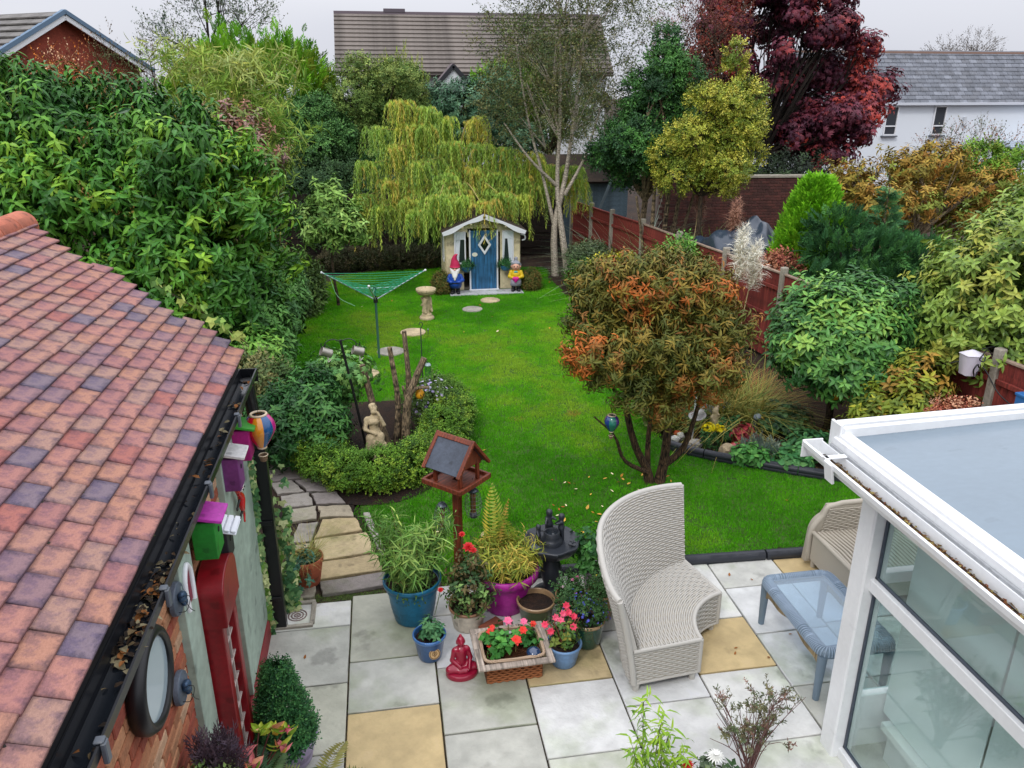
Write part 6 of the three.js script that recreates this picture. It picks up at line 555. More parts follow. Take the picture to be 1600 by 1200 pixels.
// ---------- box bed at the front of the lawn ----------
{
  const pts = [[-1.15, -9.55], [-0.85, -8.95], [-0.45, -8.62], [0.0, -8.6], [0.38, -8.95], [0.62, -9.5], [0.8, -10.1], [0.72, -10.7]], c = new THREE.CatmullRomCurve3(pts.map(([x, z]) => V(x, 0, z))), lobes = []; for (let i = 0; i <= 11; i++) { const p = c.getPointAt(i / 11), h = 0.19 + 0.03 * Math.sin(i * 1.7) + 0.06 * sstep(6, 11, i); lobes.push([p.x, h, p.z, 0.31, h + 0.02, 0.28]); }
  shrub('box_hedge', 'curved clipped box hedge round the statue bed', 'hedge', [0, 0, 0], lobes, gSmall, LM.satin, { n: 4600, seed: 150, depth: 0.3, rough: 0.14, up: 0.9, rnd: 0.4, pal: palette('#48701f', '#5a8426', '#6c952c', '#3c5e20', '#86a436'), size: [0.7, 1.0], patch: 2.6 }).add(...lobes.map((l, i) => mesh('stem', tube(curve([[l[0], -0.02, l[2]], [l[0] + 0.03 * Math.sin(i), 0.12, l[2]], [l[0] + 0.08 * Math.cos(i * 2), 0.25, l[2] + 0.06 * Math.sin(i)]], 5), [0.014, 0.012, 0.01, 0.008, 0.006, 0.004], 6), M.bark)));
  shrub('dark_laurel_bush', 'low dark glossy evergreen bush beside garage and path', 'shrub', [-1.12, 0, -9.5], [[0, 0.55, 0, 0.48, 0.45, 0.45], [0.22, 0.45, 0.2, 0.3, 0.38, 0.3], [-0.3, 0.5, 0.2, 0.4, 0.42, 0.4], [0.1, 0.8, -0.2, 0.34, 0.34, 0.32]], [SPR.broad(80, { n: 11, L: 0.075, W: 0.03, stem: 0.1 }), SPR.broad(81, { n: 11, L: 0.07, W: 0.03, stem: 0.1 })], LM.gloss, { n: 900, seed: 151, depth: 0.4, up: 0.5, pal: palette('#1d4020', '#285226', '#33622c', '#467636'), size: [0.85, 1.25] }, { fork: [0, 0.2, 0], r: 0.03, mat: M.barkDark });
  shrub('fig_leaf_plant', 'tall mid green plant behind the watering can hook', 'plant', [-0.62, 0, -9.95], [[0, 1.0, 0, 0.42, 0.22, 0.35], [-0.1, 0.7, 0, 0.28, 0.35, 0.25]], [SPR.maple(83, { L: 0.08 })], LM.satin, { n: 120, seed: 152, depth: 0.7, pal: palette('#3f6e34', '#508040', '#6a954e'), size: [0.9, 1.3] }, { fork: [0, 0.4, 0], r: 0.015 });
  { const t = thing('pruned_tree', 'hard pruned pale tree stump with several bare stubs in box bed', 'tree', [0.02, 0, -9.8]); const g = []; [[[-0.1, 0, 0.1], [-0.25, 0.5, 0.1], [-0.38, 1.15, 0.05]], [[0, 0, 0], [0.05, 0.6, 0], [-0.02, 1.35, 0]], [[0.12, 0, 0.1], [0.16, 0.5, 0.1], [0.2, 0.72, 0.12], [0.42, 1.2, 0.05]], [[0.2, 0.7, 0.12], [0.3, 0.82, 0.15], [0.46, 0.82, 0.15]], [[0.06, 0, -0.1], [0.2, 0.7, -0.15], [0.18, 1.5, -0.2]], [[0.18, 0.55, 0.1], [0.12, 0.85, 0.12]], [[-0.15, 0.05, 0.25], [-0.42, 0.4, 0.35]]].forEach((s, i) => { const p = curve(s, 8), R = [0.05, 0.04, 0.055, 0.025, 0.04, 0.022, 0.025][i]; g.push(tube(p, p.map((_, k) => R * lerp(1.15, 0.8, k / 8)), 8)); }); mesh('trunk', lumpyMerge(g), M.barkPale, t); }
  { const t = thing('aster_clump', 'clump of pale lilac white asters beside the pruned stump', 'flowers', [0.48, 0, -10.15]), lobes = [[0, 0.45, 0, 0.3, 0.35, 0.28]]; crown(t, lobes, gSmall, LM.matt, { n: 200, seed: 153, depth: 0.8, pal: palette('#4c6a34', '#5f7a40'), size: [0.9, 1.3] }, 'foliage'); const f = SPR.flower(5, { petals: 9, L: 0.022, W: 0.01, cup: 0.3 }); copies('blossoms', f, LM.matt, spread(lobes, { n: 170, seed: 154, depth: 0.35, up: 0.8, pal: palette('#c4bcdc', '#d6d0e6', '#b0a6d0'), size: [0.9, 1.4] }), t); }
}
function lumpyMerge(g) { return mg(g); }
// ---------- sculpted forms: capsules joined smoothly and meshed ----------
function blob(caps, k = 0.02, res = 40) { // caps: [ax,ay,az,ra, bx,by,bz,rb]
  let lo = V(9, 9, 9), hi = V(-9, -9, -9); for (const c of caps) { for (const [o, r] of [[0, 3], [4, 7]]) { const p = V(c[o], c[o + 1], c[o + 2]); lo.min(p.clone().addScalar(-c[r] - k)); hi.max(p.clone().addScalar(c[r] + k)); } }
  const ctr = lo.clone().add(hi).multiplyScalar(0.5), half = hi.clone().sub(lo).multiplyScalar(0.5), s = Math.max(half.x, half.y, half.z) * 1.08, n = res, pos = [], st = 2 * s / n, f = new Float32Array((n + 1) ** 3), P = V(0, 0, 0), id = (i, j, q) => i + (n + 1) * (j + (n + 1) * q);
  const pre = caps.map((c) => { const a = V(c[0], c[1], c[2]), d = V(c[4], c[5], c[6]).sub(a); return { a, d, l: Math.max(d.lengthSq(), 1e-9), r0: c[3], r1: c[7] }; });
  const dist = (x, y, z) => { let m = 0; for (const c of pre) { const t = clamp(((x - c.a.x) * c.d.x + (y - c.a.y) * c.d.y + (z - c.a.z) * c.d.z) / c.l), q = Math.hypot(x - c.a.x - c.d.x * t, y - c.a.y - c.d.y * t, z - c.a.z - c.d.z * t) - lerp(c.r0, c.r1, t); m += Math.exp(-q / k * 2); } return -Math.log(Math.max(m, 1e-30)) * k / 2; };
  for (let q = 0; q <= n; q++) for (let j = 0; j <= n; j++) for (let i = 0; i <= n; i++) f[id(i, j, q)] = dist(ctr.x - s + i * st, ctr.y - s + j * st, ctr.z - s + q * st);
  // surface nets
  const vid = new Int32Array(n ** 3).fill(-1), vs = [], idx = []; const cid = (i, j, q) => i + n * (j + n * q);
  for (let q = 0; q < n; q++) for (let j = 0; j < n; j++) for (let i = 0; i < n; i++) { let cx = 0, cy = 0, cz = 0, c = 0; const e = (a, b, A, B) => { if ((a < 0) !== (b < 0)) { const t = a / (a - b); cx += lerp(A[0], B[0], t); cy += lerp(A[1], B[1], t); cz += lerp(A[2], B[2], t); c++; } }; const g = (a, b, d) => f[id(i + a, j + b, q + d)]; for (const [A, B] of EDG) e(g(...A), g(...B), A, B); if (c) { vid[cid(i, j, q)] = vs.length / 3; vs.push(ctr.x - s + (i + cx / c) * st, ctr.y - s + (j + cy / c) * st, ctr.z - s + (q + cz / c) * st); } }
  const quad = (a, b, c, d, fl) => { if (a < 0 || b < 0 || c < 0 || d < 0) return; if (fl) idx.push(a, b, c, a, c, d); else idx.push(a, c, b, a, d, c); };
  for (let q = 1; q < n; q++) for (let j = 1; j < n; j++) for (let i = 1; i < n; i++) { const a = f[id(i, j, q)]; for (const [b, Q] of [[f[id(i + 1, j, q)], [[0, -1, -1], [0, 0, -1], [0, 0, 0], [0, -1, 0]]], [f[id(i, j + 1, q)], [[-1, 0, -1], [-1, 0, 0], [0, 0, 0], [0, 0, -1]]], [f[id(i, j, q + 1)], [[-1, -1, 0], [0, -1, 0], [0, 0, 0], [-1, 0, 0]]]]) if ((a < 0) !== (b < 0)) { const w = Q.map(([x, y, z]) => vid[cid(i + x, j + y, q + z)]); quad(...w, a < 0); } }
  const g = new THREE.BufferGeometry(); g.setAttribute('position', new THREE.Float32BufferAttribute(vs, 3)); g.setIndex(idx); g.computeVertexNormals(); return mg([g]);
}
var EDG = []; for (const a of [0, 1]) for (const b of [0, 1]) EDG.push([[0, a, b], [1, a, b]], [[a, 0, b], [a, 1, b]], [[a, b, 0], [a, b, 1]]);
const cap = (a, ra, b, rb) => [...a, ra, ...b, rb ?? ra];
// ---------- playhouse ----------
{
  const t = thing('playhouse', 'cream wooden playhouse with blue door and white wavy bargeboards', 'playhouse', [2.28, 0, -18.05]); const cr = std('#ecdfb8', 0.7, { map: rep(tMottle, 1.5) }), bl = std('#3a86c0', 0.5, { map: rep(tWoodV, 1) }), wt = std('#e2e4e8', 0.5);
  mesh('base', mg([bx(1.74, 0.06, 1.5, 0, 0.05, -0.75)]), std('#6a6458', 0.8), t);
  mesh('wall', mg([bx(0.4, 1.35, 0.04, -0.67, 0.7, 0), bx(0.46, 1.35, 0.04, 0.62, 0.7, 0), bx(0.7, 0.2, 0.04, -0.02, 1.36, 0), triGeo([-0.86, 1.37, 0.02, 0.86, 1.37, 0.02, 0, 1.74, 0.02]), bx(0.04, 1.4, 1.44, -0.85, 0.72, -0.74), bx(0.04, 1.4, 1.44, 0.85, 0.72, -0.74), bx(1.7, 1.4, 0.04, 0, 0.72, -1.46)]), cr, t);
  for (let i = 0; i < 8; i++) { mesh('cladding_board', mg([bx(0.012, 0.165, 1.44, -0.874, 0.11 + i * 0.17, -0.74, 0, 0, 0.05)]), cr, t); }
  const door = mesh('door', mg([bx(0.6, 1.38, 0.035, 0, 0.72, 0.025)]), bl, t); door.position.x = -0.0; for (let i = 1; i < 6; i++) mesh('board_line', mg([bx(0.004, 1.36, 0.004, -0.3 + i * 0.1, 0.72, 0.044)]), std('#24608c', 0.6), door);
  const D = (w, h) => { const s = new THREE.Shape(); s.moveTo(0, -h); s.lineTo(w, 0); s.lineTo(0, h); s.lineTo(-w, 0); s.closePath(); return s; }, ds = D(0.15, 0.225); ds.holes.push(D(0.1, 0.155)); const dw = mesh('diamond_window', mg([at(new THREE.ExtrudeGeometry(ds, { depth: 0.02, bevelEnabled: true, bevelSize: 0.004, bevelThickness: 0.004, bevelSegments: 1 }), 0.02, 1.08, 0.045)]), wt, door); mesh('pane', mg([at(new THREE.ShapeGeometry(D(0.11, 0.165)), 0.02, 1.08, 0.05)]), phy('#12161a', 0.1), dw);
  mesh('nameplate', mg([at(new THREE.CylinderGeometry(0.065, 0.065, 0.012, 24), -0.21, 0.86, 0.05, Math.PI / 2, 0, 0, [1, 1, 0.72])]), std('#dcdccc', 0.4), door); mesh('handle', mg([bx(0.06, 0.02, 0.03, -0.25, 0.62, 0.06)]), M.black, door);
  mesh('door_frame', mg([bx(0.035, 1.4, 0.05, -0.32, 0.72, 0.025), bx(0.035, 1.4, 0.05, 0.32, 0.72, 0.025), bx(0.7, 0.03, 0.09, 0, 0.025, 0.05)]), wt, t);
  for (const x of [-0.55, 0.57]) { const w = mesh('window', mg([bx(0.03, 0.72, 0.04, x - 0.12, 1.02, 0.035), bx(0.03, 0.72, 0.04, x + 0.12, 1.02, 0.035), bx(0.27, 0.03, 0.04, x, 1.38, 0.035), bx(0.27, 0.035, 0.05, x, 0.66, 0.04)]), wt, t); mesh('pane', mg([bx(0.22, 0.7, 0.008, x, 1.02, 0.024)]), phy('#2a3034', 0.06), w); const c = []; for (const s of x < 0 ? [-1] : [-1, 1]) { const g = new THREE.PlaneGeometry(x < 0 ? 0.13 : s > 0 ? 0.13 : 0.05, 0.68, 14, 4), p = g.attributes.position; for (let i = 0; i < p.count; i++) { const v = (0.34 - p.getY(i)) / 0.68; p.setZ(i, 0.006 * Math.sin(p.getX(i) * 190)); p.setX(i, p.getX(i) * (1 - 0.45 * v) + s * 0.022 * v * 1.2); } g.computeVertexNormals(); c.push(at(g, x + s * (x < 0 || s > 0 ? 0.04 : 0.08), 1.02, 0.037)); } const gt = new THREE.PlaneGeometry(0.21, 0.16, 20, 1), pt = gt.attributes.position; for (let i = 0; i < pt.count; i++) pt.setZ(i, 0.005 * Math.sin(pt.getX(i) * 170)); gt.computeVertexNormals(); c.push(at(gt, x, 1.29, 0.045)); mesh('net_curtain', mg(c), std('#d6dde2', 0.8, { side: THREE.DoubleSide }), w); }
  { const w = mesh('side_window', mg([bx(0.03, 0.7, 0.03, -0.888, 1.0, -0.35), bx(0.03, 0.7, 0.03, -0.888, 1.0, -0.75), bx(0.03, 0.03, 0.43, -0.888, 1.35, -0.55), bx(0.03, 0.03, 0.43, -0.888, 0.65, -0.55)]), wt, t); mesh('pane', mg([bx(0.01, 0.68, 0.4, -0.882, 1.0, -0.55)]), phy('#2a3034', 0.08), w); }
  const a = Math.atan2(0.4, 0.97), sl = Math.hypot(0.4, 0.97); for (const s of [-1, 1]) { mesh('roof', mg([at(bx(sl + 0.02, 0.03, 1.75), s * 0.485, 1.6, -0.66, 0, 0, -s * a)]), std('#5a5650', 0.95, { map: tSoil }), t); const sh = new THREE.Shape(); sh.moveTo(0, 0); for (let i = 0; i <= 20; i++) { const u = i / 20; sh.lineTo(u * sl, -0.0); } for (let i = 20; i >= 0; i--) { const u = i / 20; sh.lineTo(u * sl, -0.085 - 0.025 * Math.sin(u * 9 + 0.6)); } mesh('bargeboard', mg([at(new THREE.ExtrudeGeometry(sh, { depth: 0.025, bevelEnabled: false }), s > 0 ? 0 : 0, 1.81, s > 0 ? 0.2 : 0.225, 0, s > 0 ? 0 : Math.PI, s > 0 ? -a : -a)]), wt, t); for (let i = 0; i < 3; i++) mesh('rafter_end', mg([bx(0.05, 0.06, 0.22, s * (0.3 + i * 0.2), 1.6 - i * 0.075, 0.1)]), cr, t); }
  mesh('front_step', mg([bx(1.7, 0.05, 0.42, 0.02, 0.0, 0.26)]), std('#c9ccd2', 0.7, { map: rep(tMottle, 0.8) }), t);
  mesh('scroll_bracket', mg([tube(curve([[0.87, 1.3, 0.03], [0.96, 1.27, 0.03], [0.97, 1.18, 0.03], [0.9, 1.16, 0.03]], 10), 0.018, 7)]), wt, t);
}
[[-0.33, 'blue hanging window basket beside the pink hatted gnome'], [0.36 + 0.06, 'blue hanging window basket beside the grey haired gnome']].forEach(([x, lab], i) => { const t = thing('window_basket', lab, 'planter', [2.28 + (i ? 0.5 : -0.42), 0.47, -17.94], 0, 'blue baskets under the playhouse windows'); mesh('pot', mg([at(lathe([[0, 0], [0.06, 0.005], [0.11, 0.05], [0.125, 0.13], [0.115, 0.13], [0.1, 0.06], [0, 0.02]], 20), 0, 0, 0)]), std('#2f6f96', 0.5), t); crown(t, [[0, 0.16, 0, 0.13, 0.06, 0.1]], gSmall, LM.satin, { n: 60, seed: 160 + i, depth: 0.8, pal: palette('#2f5c34', '#3f7a40', '#285030'), size: [0.8, 1.1] }, 'foliage'); });
function gnome(pos, turn, kind) {
  const lady = kind === 'lady', t = thing('garden_gnome', lady ? 'grey haired lady gnome in yellow top holding pink heart' : 'bearded gnome in pink hat and blue coat', 'garden gnome', pos, turn), skin = std('#d8a48c', 0.5), blk = std('#1c1c20', 0.45);
  for (const s of [-1, 1]) mesh('boot', blob([cap([s * 0.06, 0.035, 0], 0.045, [s * 0.07, 0.03, 0.08], 0.04), cap([s * 0.06, 0.04, 0], 0.045, [s * 0.055, 0.14, 0], 0.05)], 0.015, 26), blk, t);
  if (!lady) {
    mesh('coat', mg([lathe([[0.02, 0.14], [0.13, 0.15], [0.15, 0.24], [0.14, 0.36], [0.11, 0.46], [0.06, 0.5], [0, 0.5]], 24)]), std('#1c4aa6', 0.45), t); mesh('belt', mg([cyl(0.151, 0.149, 0.03, 0, 0.27, 0, 24)]), blk, t);
    for (const s of [-1, 1]) mesh('arm', blob([cap([s * 0.12, 0.42, 0], 0.045, [s * 0.17, 0.32, 0.03], 0.04), cap([s * 0.17, 0.32, 0.03], 0.04, [s * 0.1, 0.3, 0.13], 0.034), cap([s * 0.1, 0.3, 0.13], 0.03, [s * 0.07, 0.3, 0.14], 0.028)], 0.012, 26), std('#1c4aa6', 0.45), t);
    mesh('head', mg([ball(0.095, 0, 0.58, 0.01, 1, 1.05, 1), ball(0.026, 0, 0.575, 0.105), ball(0.03, -0.1, 0.58, 0, 0.5, 1, 0.8), ball(0.03, 0.1, 0.58, 0, 0.5, 1, 0.8)]), skin, t); mesh('eyes', mg([ball(0.012, -0.035, 0.6, 0.095), ball(0.012, 0.035, 0.6, 0.095)]), blk, t);
    mesh('beard', blob([cap([-0.05, 0.55, 0.07], 0.04, [-0.02, 0.42, 0.13], 0.03), cap([0.05, 0.55, 0.07], 0.04, [0.02, 0.42, 0.13], 0.03), cap([0, 0.54, 0.09], 0.035, [0, 0.36, 0.15], 0.022), cap([-0.085, 0.58, 0.03], 0.03, [-0.06, 0.5, 0.07], 0.03), cap([0.085, 0.58, 0.03], 0.03, [0.06, 0.5, 0.07], 0.03)], 0.014, 32), std('#e6e4e0', 0.7), t);
    mesh('hat', mg([tube(curve([[0, 0.62, -0.005], [0, 0.7, -0.01], [-0.01, 0.8, -0.02], [0.03, 0.89, -0.02], [0.07, 0.9, -0.01]], 14), [0.112, 0.113, 0.112, 0.106, 0.098, 0.088, 0.077, 0.066, 0.056, 0.047, 0.038, 0.03, 0.022, 0.014, 0.006], 18)]), std('#cf2f5e', 0.45), t); mesh('hat_brim', mg([at(new THREE.TorusGeometry(0.108, 0.014, 8, 28), 0, 0.63, -0.005, Math.PI / 2)]), std('#cf2f5e', 0.45), t);
  } else {
    mesh('skirt', mg([lathe([[0.02, 0.13], [0.13, 0.14], [0.125, 0.24], [0.1, 0.34], [0, 0.36]], 24)]), std('#a9a4b4', 0.6), t); mesh('top', mg([lathe([[0.1, 0.31], [0.12, 0.38], [0.115, 0.44], [0.06, 0.5], [0, 0.51]], 24)]), std('#d9b616', 0.5), t);
    for (const s of [-1, 1]) mesh('arm', blob([cap([s * 0.11, 0.45, 0], 0.045, [s * 0.15, 0.35, 0.03], 0.04), cap([s * 0.15, 0.35, 0.03], 0.038, [s * 0.05, 0.33, 0.12], 0.03)], 0.012, 26), std('#d9b616', 0.5), t);
    mesh('heart', blob([cap([-0.035, 0.32, 0.14], 0.045, [0, 0.25, 0.15], 0.02), cap([0.035, 0.32, 0.14], 0.045, [0, 0.25, 0.15], 0.02)], 0.012, 26), std('#d01a8c', 0.45), t); mesh('collar', mg([ball(0.03, 0, 0.47, 0.1, 1.6, 0.8, 0.6)]), std('#4fb0a8', 0.5), t);
    mesh('head', mg([ball(0.095, 0, 0.58, 0.01, 1.05, 1.05, 1), ball(0.018, 0, 0.575, 0.108), ball(0.032, -0.105, 0.58, 0, 0.5, 1, 0.8), ball(0.032, 0.105, 0.58, 0, 0.5, 1, 0.8)]), skin, t); mesh('eyes', mg([ball(0.012, -0.035, 0.595, 0.096), ball(0.012, 0.035, 0.595, 0.096)]), blk, t); mesh('mouth', mg([tube(curve([[-0.025, 0.54, 0.1], [0, 0.532, 0.106], [0.025, 0.54, 0.1]], 6), 0.005, 5)]), std('#b03040', 0.5), t);
    mesh('hair', blob([cap([0, 0.64, -0.02], 0.085, [0, 0.6, -0.05], 0.08), cap([-0.06, 0.66, 0.03], 0.04, [0.06, 0.66, 0.03], 0.04), cap([0, 0.76, -0.02], 0.042, [0, 0.745, -0.02], 0.042), cap([-0.09, 0.62, -0.01], 0.035, [-0.095, 0.56, -0.02], 0.025), cap([0.09, 0.62, -0.01], 0.035, [0.095, 0.56, -0.02], 0.025)], 0.014, 34), std('#8f929c', 0.6), t);
  }
}
gnome([1.58, 0.02, -17.74], -0.15, 'man'); gnome([3.0, 0.02, -17.78], -0.2, 'lady');
[[1.28, -17.86, 'small round clipped shrub beside the pink hatted gnome'], [3.38, -17.9, 'small round clipped shrub beside the grey haired gnome']].forEach(([x, z, lab], i) => shrub('ball_shrub', lab, 'shrub', [x, 0, z], [[0, 0.22, 0, 0.17, 0.22, 0.17]], gSmall, LM.matt, { n: 420, seed: 170 + i, depth: 0.3, rough: 0.1, pal: palette('#55652c', '#6a6a34', '#7c6a38', '#4a5a28'), size: [0.8, 1.1] }, { fork: [0, 0.1, 0], r: 0.015, twigs: 1 }, 'clipped ball shrubs by the playhouse'));
// ---------- clothes airer ----------
{
  const t = thing('rotary_airer', 'green and silver rotary clothes airer standing open on lawn', 'clothes airer', [-0.19, 0, -13.4]), al = std('#a9b8bc', 0.35, { metalness: 0.7 }), gr = std('#159a6c', 0.5), tips = [[-0.87, 1.57, 0.0], [0.87, 1.56, 0.05], [-0.08, 1.52, 0.9]], hub = [0, 1.06, 0];
  mesh('pole', mg([tube([[0, -0.1, 0], [0, 1.06, 0]], 0.021, 12)]), std('#4f7a70', 0.4, { metalness: 0.4 }), t); mesh('hub', mg([cyl(0.04, 0.035, 0.09, 0, 1.06, 0, 16), cyl(0.03, 0.03, 0.05, 0, 1.27, 0.02, 12), tube([[0, 1.06, 0], [0, 1.27, 0.02]], 0.014, 8)]), M.black, t);
  tips.forEach((e) => { const m = mesh('arm', tube([hub, e], 0.013, 8), al, t); mesh('end_cap', mg([ball(0.02, ...e)]), M.white, m); mesh('strut', tube([[0, 1.27, 0.02], [e[0] * 0.45, lerp(1.06, e[1], 0.45), e[2] * 0.45]], 0.007, 6), al, m); });
  for (let a = 0; a < 3; a++) for (let k = 0; k < 9; k++) { const u = 0.3 + k * 0.083, A = V(...hub).lerp(V(...tips[a]), u), B = V(...hub).lerp(V(...tips[(a + 1) % 3]), u), m = A.clone().lerp(B, 0.5).add(V(0, -0.018, 0)); mesh('line', tube([A, m, B], 0.0042, 4), gr, t); }
  mesh('loose_cord', tube(curve([[-0.74, 1.48, 0], [-0.62, 1.15, 0.05], [-0.35, 0.98, 0.05]], 10), 0.004, 4), std('#8fc89a', 0.5), t);
}
// ---------- stone birdbath ----------
{
  const t = thing('stone_birdbath', 'cream stone birdbath with carved figure pedestal on lawn', 'birdbath', [0.8, 0, -15.8]);
  mesh('bowl', mg([lathe([[0, 0.58], [0.12, 0.585], [0.165, 0.62], [0.185, 0.645], [0.205, 0.64], [0.205, 0.6], [0.19, 0.59], [0.195, 0.57], [0.15, 0.52], [0.09, 0.5], [0, 0.5]], 36)]), M.stoneWarm, t);
  const cp = []; for (let i = 0; i < 3; i++) { const a = i * 2.09, c = Math.cos(a), s = Math.sin(a), q = (r, y, o = 0) => [Math.cos(a + o) * r, y, Math.sin(a + o) * r]; cp.push(cap(q(0.075, 0.44), 0.034, q(0.075, 0.43), 0.034), cap(q(0.075, 0.38), 0.042, q(0.07, 0.27), 0.045), cap(q(0.08, 0.25), 0.032, q(0.11, 0.17, 0.25), 0.024), cap(q(0.08, 0.25), 0.032, q(0.1, 0.15, -0.3), 0.024), cap(q(0.09, 0.36, 0.3), 0.02, q(0.12, 0.3, 0.6), 0.016), cap(q(0.09, 0.36, -0.3), 0.02, q(0.11, 0.44, -0.6), 0.016)); } cp.push(cap([0, 0.12, 0], 0.06, [0, 0.5, 0], 0.055)); mesh('pedestal', blob(cp, 0.016, 46), M.stoneWarm, t);
  mesh('base', mg([lathe([[0, 0.14], [0.09, 0.13], [0.11, 0.1], [0.1, 0.08], [0.14, 0.06], [0.155, 0.03], [0.15, 0.0]], 30)]), M.stoneWarm, t);
}
single('garden_light', mg([lathe([[0, 0.06], [0.015, 0.06], [0.018, 0.03], [0.008, 0.02], [0.006, -0.05]], 10)]), M.steel, 'tiny metal stake on lawn in front of stone birdbath', 'stake', [0.75, 0.08, -14.6]);
// ---------- feeder pole ----------
{ const t = thing('feeder_pole', 'thin dark green feeder pole standing behind the asters', 'pole', [0.44, 0, -10.53]); mesh('pole', mg([tube([[0, -0.05, 0], [0.0, 1.38, 0]], 0.008, 7), tube(curve([[0, 1.36, 0], [0.03, 1.43, 0], [0, 1.46, 0], [-0.02, 1.42, 0]], 8), 0.006, 5), tube(curve([[0, 0.88, 0], [0.05, 0.9, 0], [0.08, 0.86, 0]], 8), 0.005, 5)]), std('#2c3a30', 0.5), t);
  const f = thing('cage_feeder', 'green wire peanut feeder hanging from the thin pole', 'bird feeder', [0.52, 0.57, -10.53]), g = []; for (let i = 0; i < 12; i++) { const a = i * 0.5236; g.push(tube([[Math.cos(a) * 0.04, 0, Math.sin(a) * 0.04], [Math.cos(a) * 0.04, 0.25, Math.sin(a) * 0.04]], 0.002, 4)); } for (let i = 0; i < 6; i++) g.push(at(new THREE.TorusGeometry(0.04, 0.002, 4, 16), 0, 0.02 + i * 0.044, 0, Math.PI / 2)); mesh('cage', mg(g), std('#2f5a48', 0.4, { metalness: 0.3 }), f); mesh('lid', mg([lathe([[0, 0.285], [0.03, 0.28], [0.048, 0.255], [0.046, 0.25], [0, 0.25]], 16)]), std('#8fa0a0', 0.4, { metalness: 0.4 }), f); mesh('tray', mg([cyl(0.045, 0.045, 0.012, 0, 0, 0, 16)]), std('#2f5a48', 0.4), f); mesh('hook', tube([[0, 0.28, 0], [0, 0.31, 0]], 0.003, 4), M.wire, f); }
// ---------- crook with two cans ----------
{ const t = thing('hook_pole', 'leaning black double hook pole in the box bed', 'pole', [-0.36, 0, -9.58]); mesh('pole', mg([tube([[0, -0.05, 0], [-0.12, 0.8, 0], [-0.24, 1.55, 0]], 0.017, 8)]), M.black, t); for (const s of [-1, 1]) mesh('hook', tube(curve([[-0.24, 1.53, 0], [-0.24 + s * 0.1, 1.56, 0], [-0.24 + s * 0.18, 1.53, 0.02], [-0.24 + s * 0.2, 1.46, 0.02], [-0.24 + s * 0.235, 1.48, 0.02], [-0.24 + s * 0.235, 1.52, 0.02]], 14), 0.006, 6), M.black, t);
  [[-0.78, 'tilted galvanised can hanging on the hook over laurel bush'], [-0.39, 'tilted galvanised can hanging on the hook over pruned stump']].forEach(([x, lab], i) => { const c = thing('hanging_can', lab, 'can', [x, 1.4, -9.56], 0, 'metal cans on the double hook'); const q = at(lathe([[0, -0.07], [0.052, -0.07], [0.055, -0.06], [0.055, 0.06], [0.06, 0.07], [0.052, 0.068], [0.05, -0.055], [0, -0.06]], 22), 0, 0, 0, 0.55, 0, 1.05 + i * 0.1); mesh('body', mg([q]), std('#a8a49a', 0.35, { metalness: 0.7, side: THREE.DoubleSide }), c); mesh('spout', tube(curve([[0.02, -0.04, 0.02], [0.02, -0.11, 0.05], [0.06, -0.08, 0.03]], 8), 0.007, 6), std('#a8a49a', 0.35, { metalness: 0.7 }), c); mesh('handle', tube(curve([[-0.04, 0.04, 0], [-0.01, 0.1, 0], [0.05, 0.05, 0]], 8), 0.005, 5), M.black, c); }); }
// ---------- yellow hanging feeder ----------
function drop(pos, s, col, label, hang) { const t = thing('drop_feeder', label, 'bird feeder', pos); mesh('body', mg([lathe([[0, -0.085], [0.045, -0.075], [0.068, -0.03], [0.06, 0.02], [0.03, 0.07], [0.008, 0.1], [0, 0.1]].map(([a, b]) => [a * s, b * s]), 22)]), std(col, 0.45), t); mesh('opening', mg([at(new THREE.CylinderGeometry(0.03 * s, 0.03 * s, 0.006, 18), 0.03 * s, -0.012 * s, 0.052 * s, 1.4, 0.5, 0)]), std('#2c2618', 0.9), t); mesh('loop', tube([[0, 0.095 * s, 0], hang], 0.003, 4), M.wire, t); }
drop([0.36, 0.72, -9.72], 0.9, '#d99a1c', 'yellow teardrop feeder hanging from the pruned stump branch', [0.03, 0.1, 0.05]); drop([5.56, 0.85, -8.55], 1.1, '#c98f1e', 'mustard teardrop feeder hanging below the rhododendron', [0, 0.25, -0.1]);
{ const t = thing('bird_ornament', 'yellow bird shaped ornament on stick beneath the rhododendron', 'ornament', [6.02, 0, -8.5]); mesh('body', blob([cap([0, 0.5, 0], 0.05, [0.03, 0.42, 0], 0.06), cap([0, 0.52, 0], 0.035, [-0.02, 0.58, 0], 0.02), cap([0.05, 0.42, 0], 0.04, [0.13, 0.36, 0], 0.01)], 0.015, 30), std('#b8b01e', 0.5), t); mesh('stick', tube([[0.03, 0, 0], [0.03, 0.4, 0]], 0.008, 6), M.black, t); }
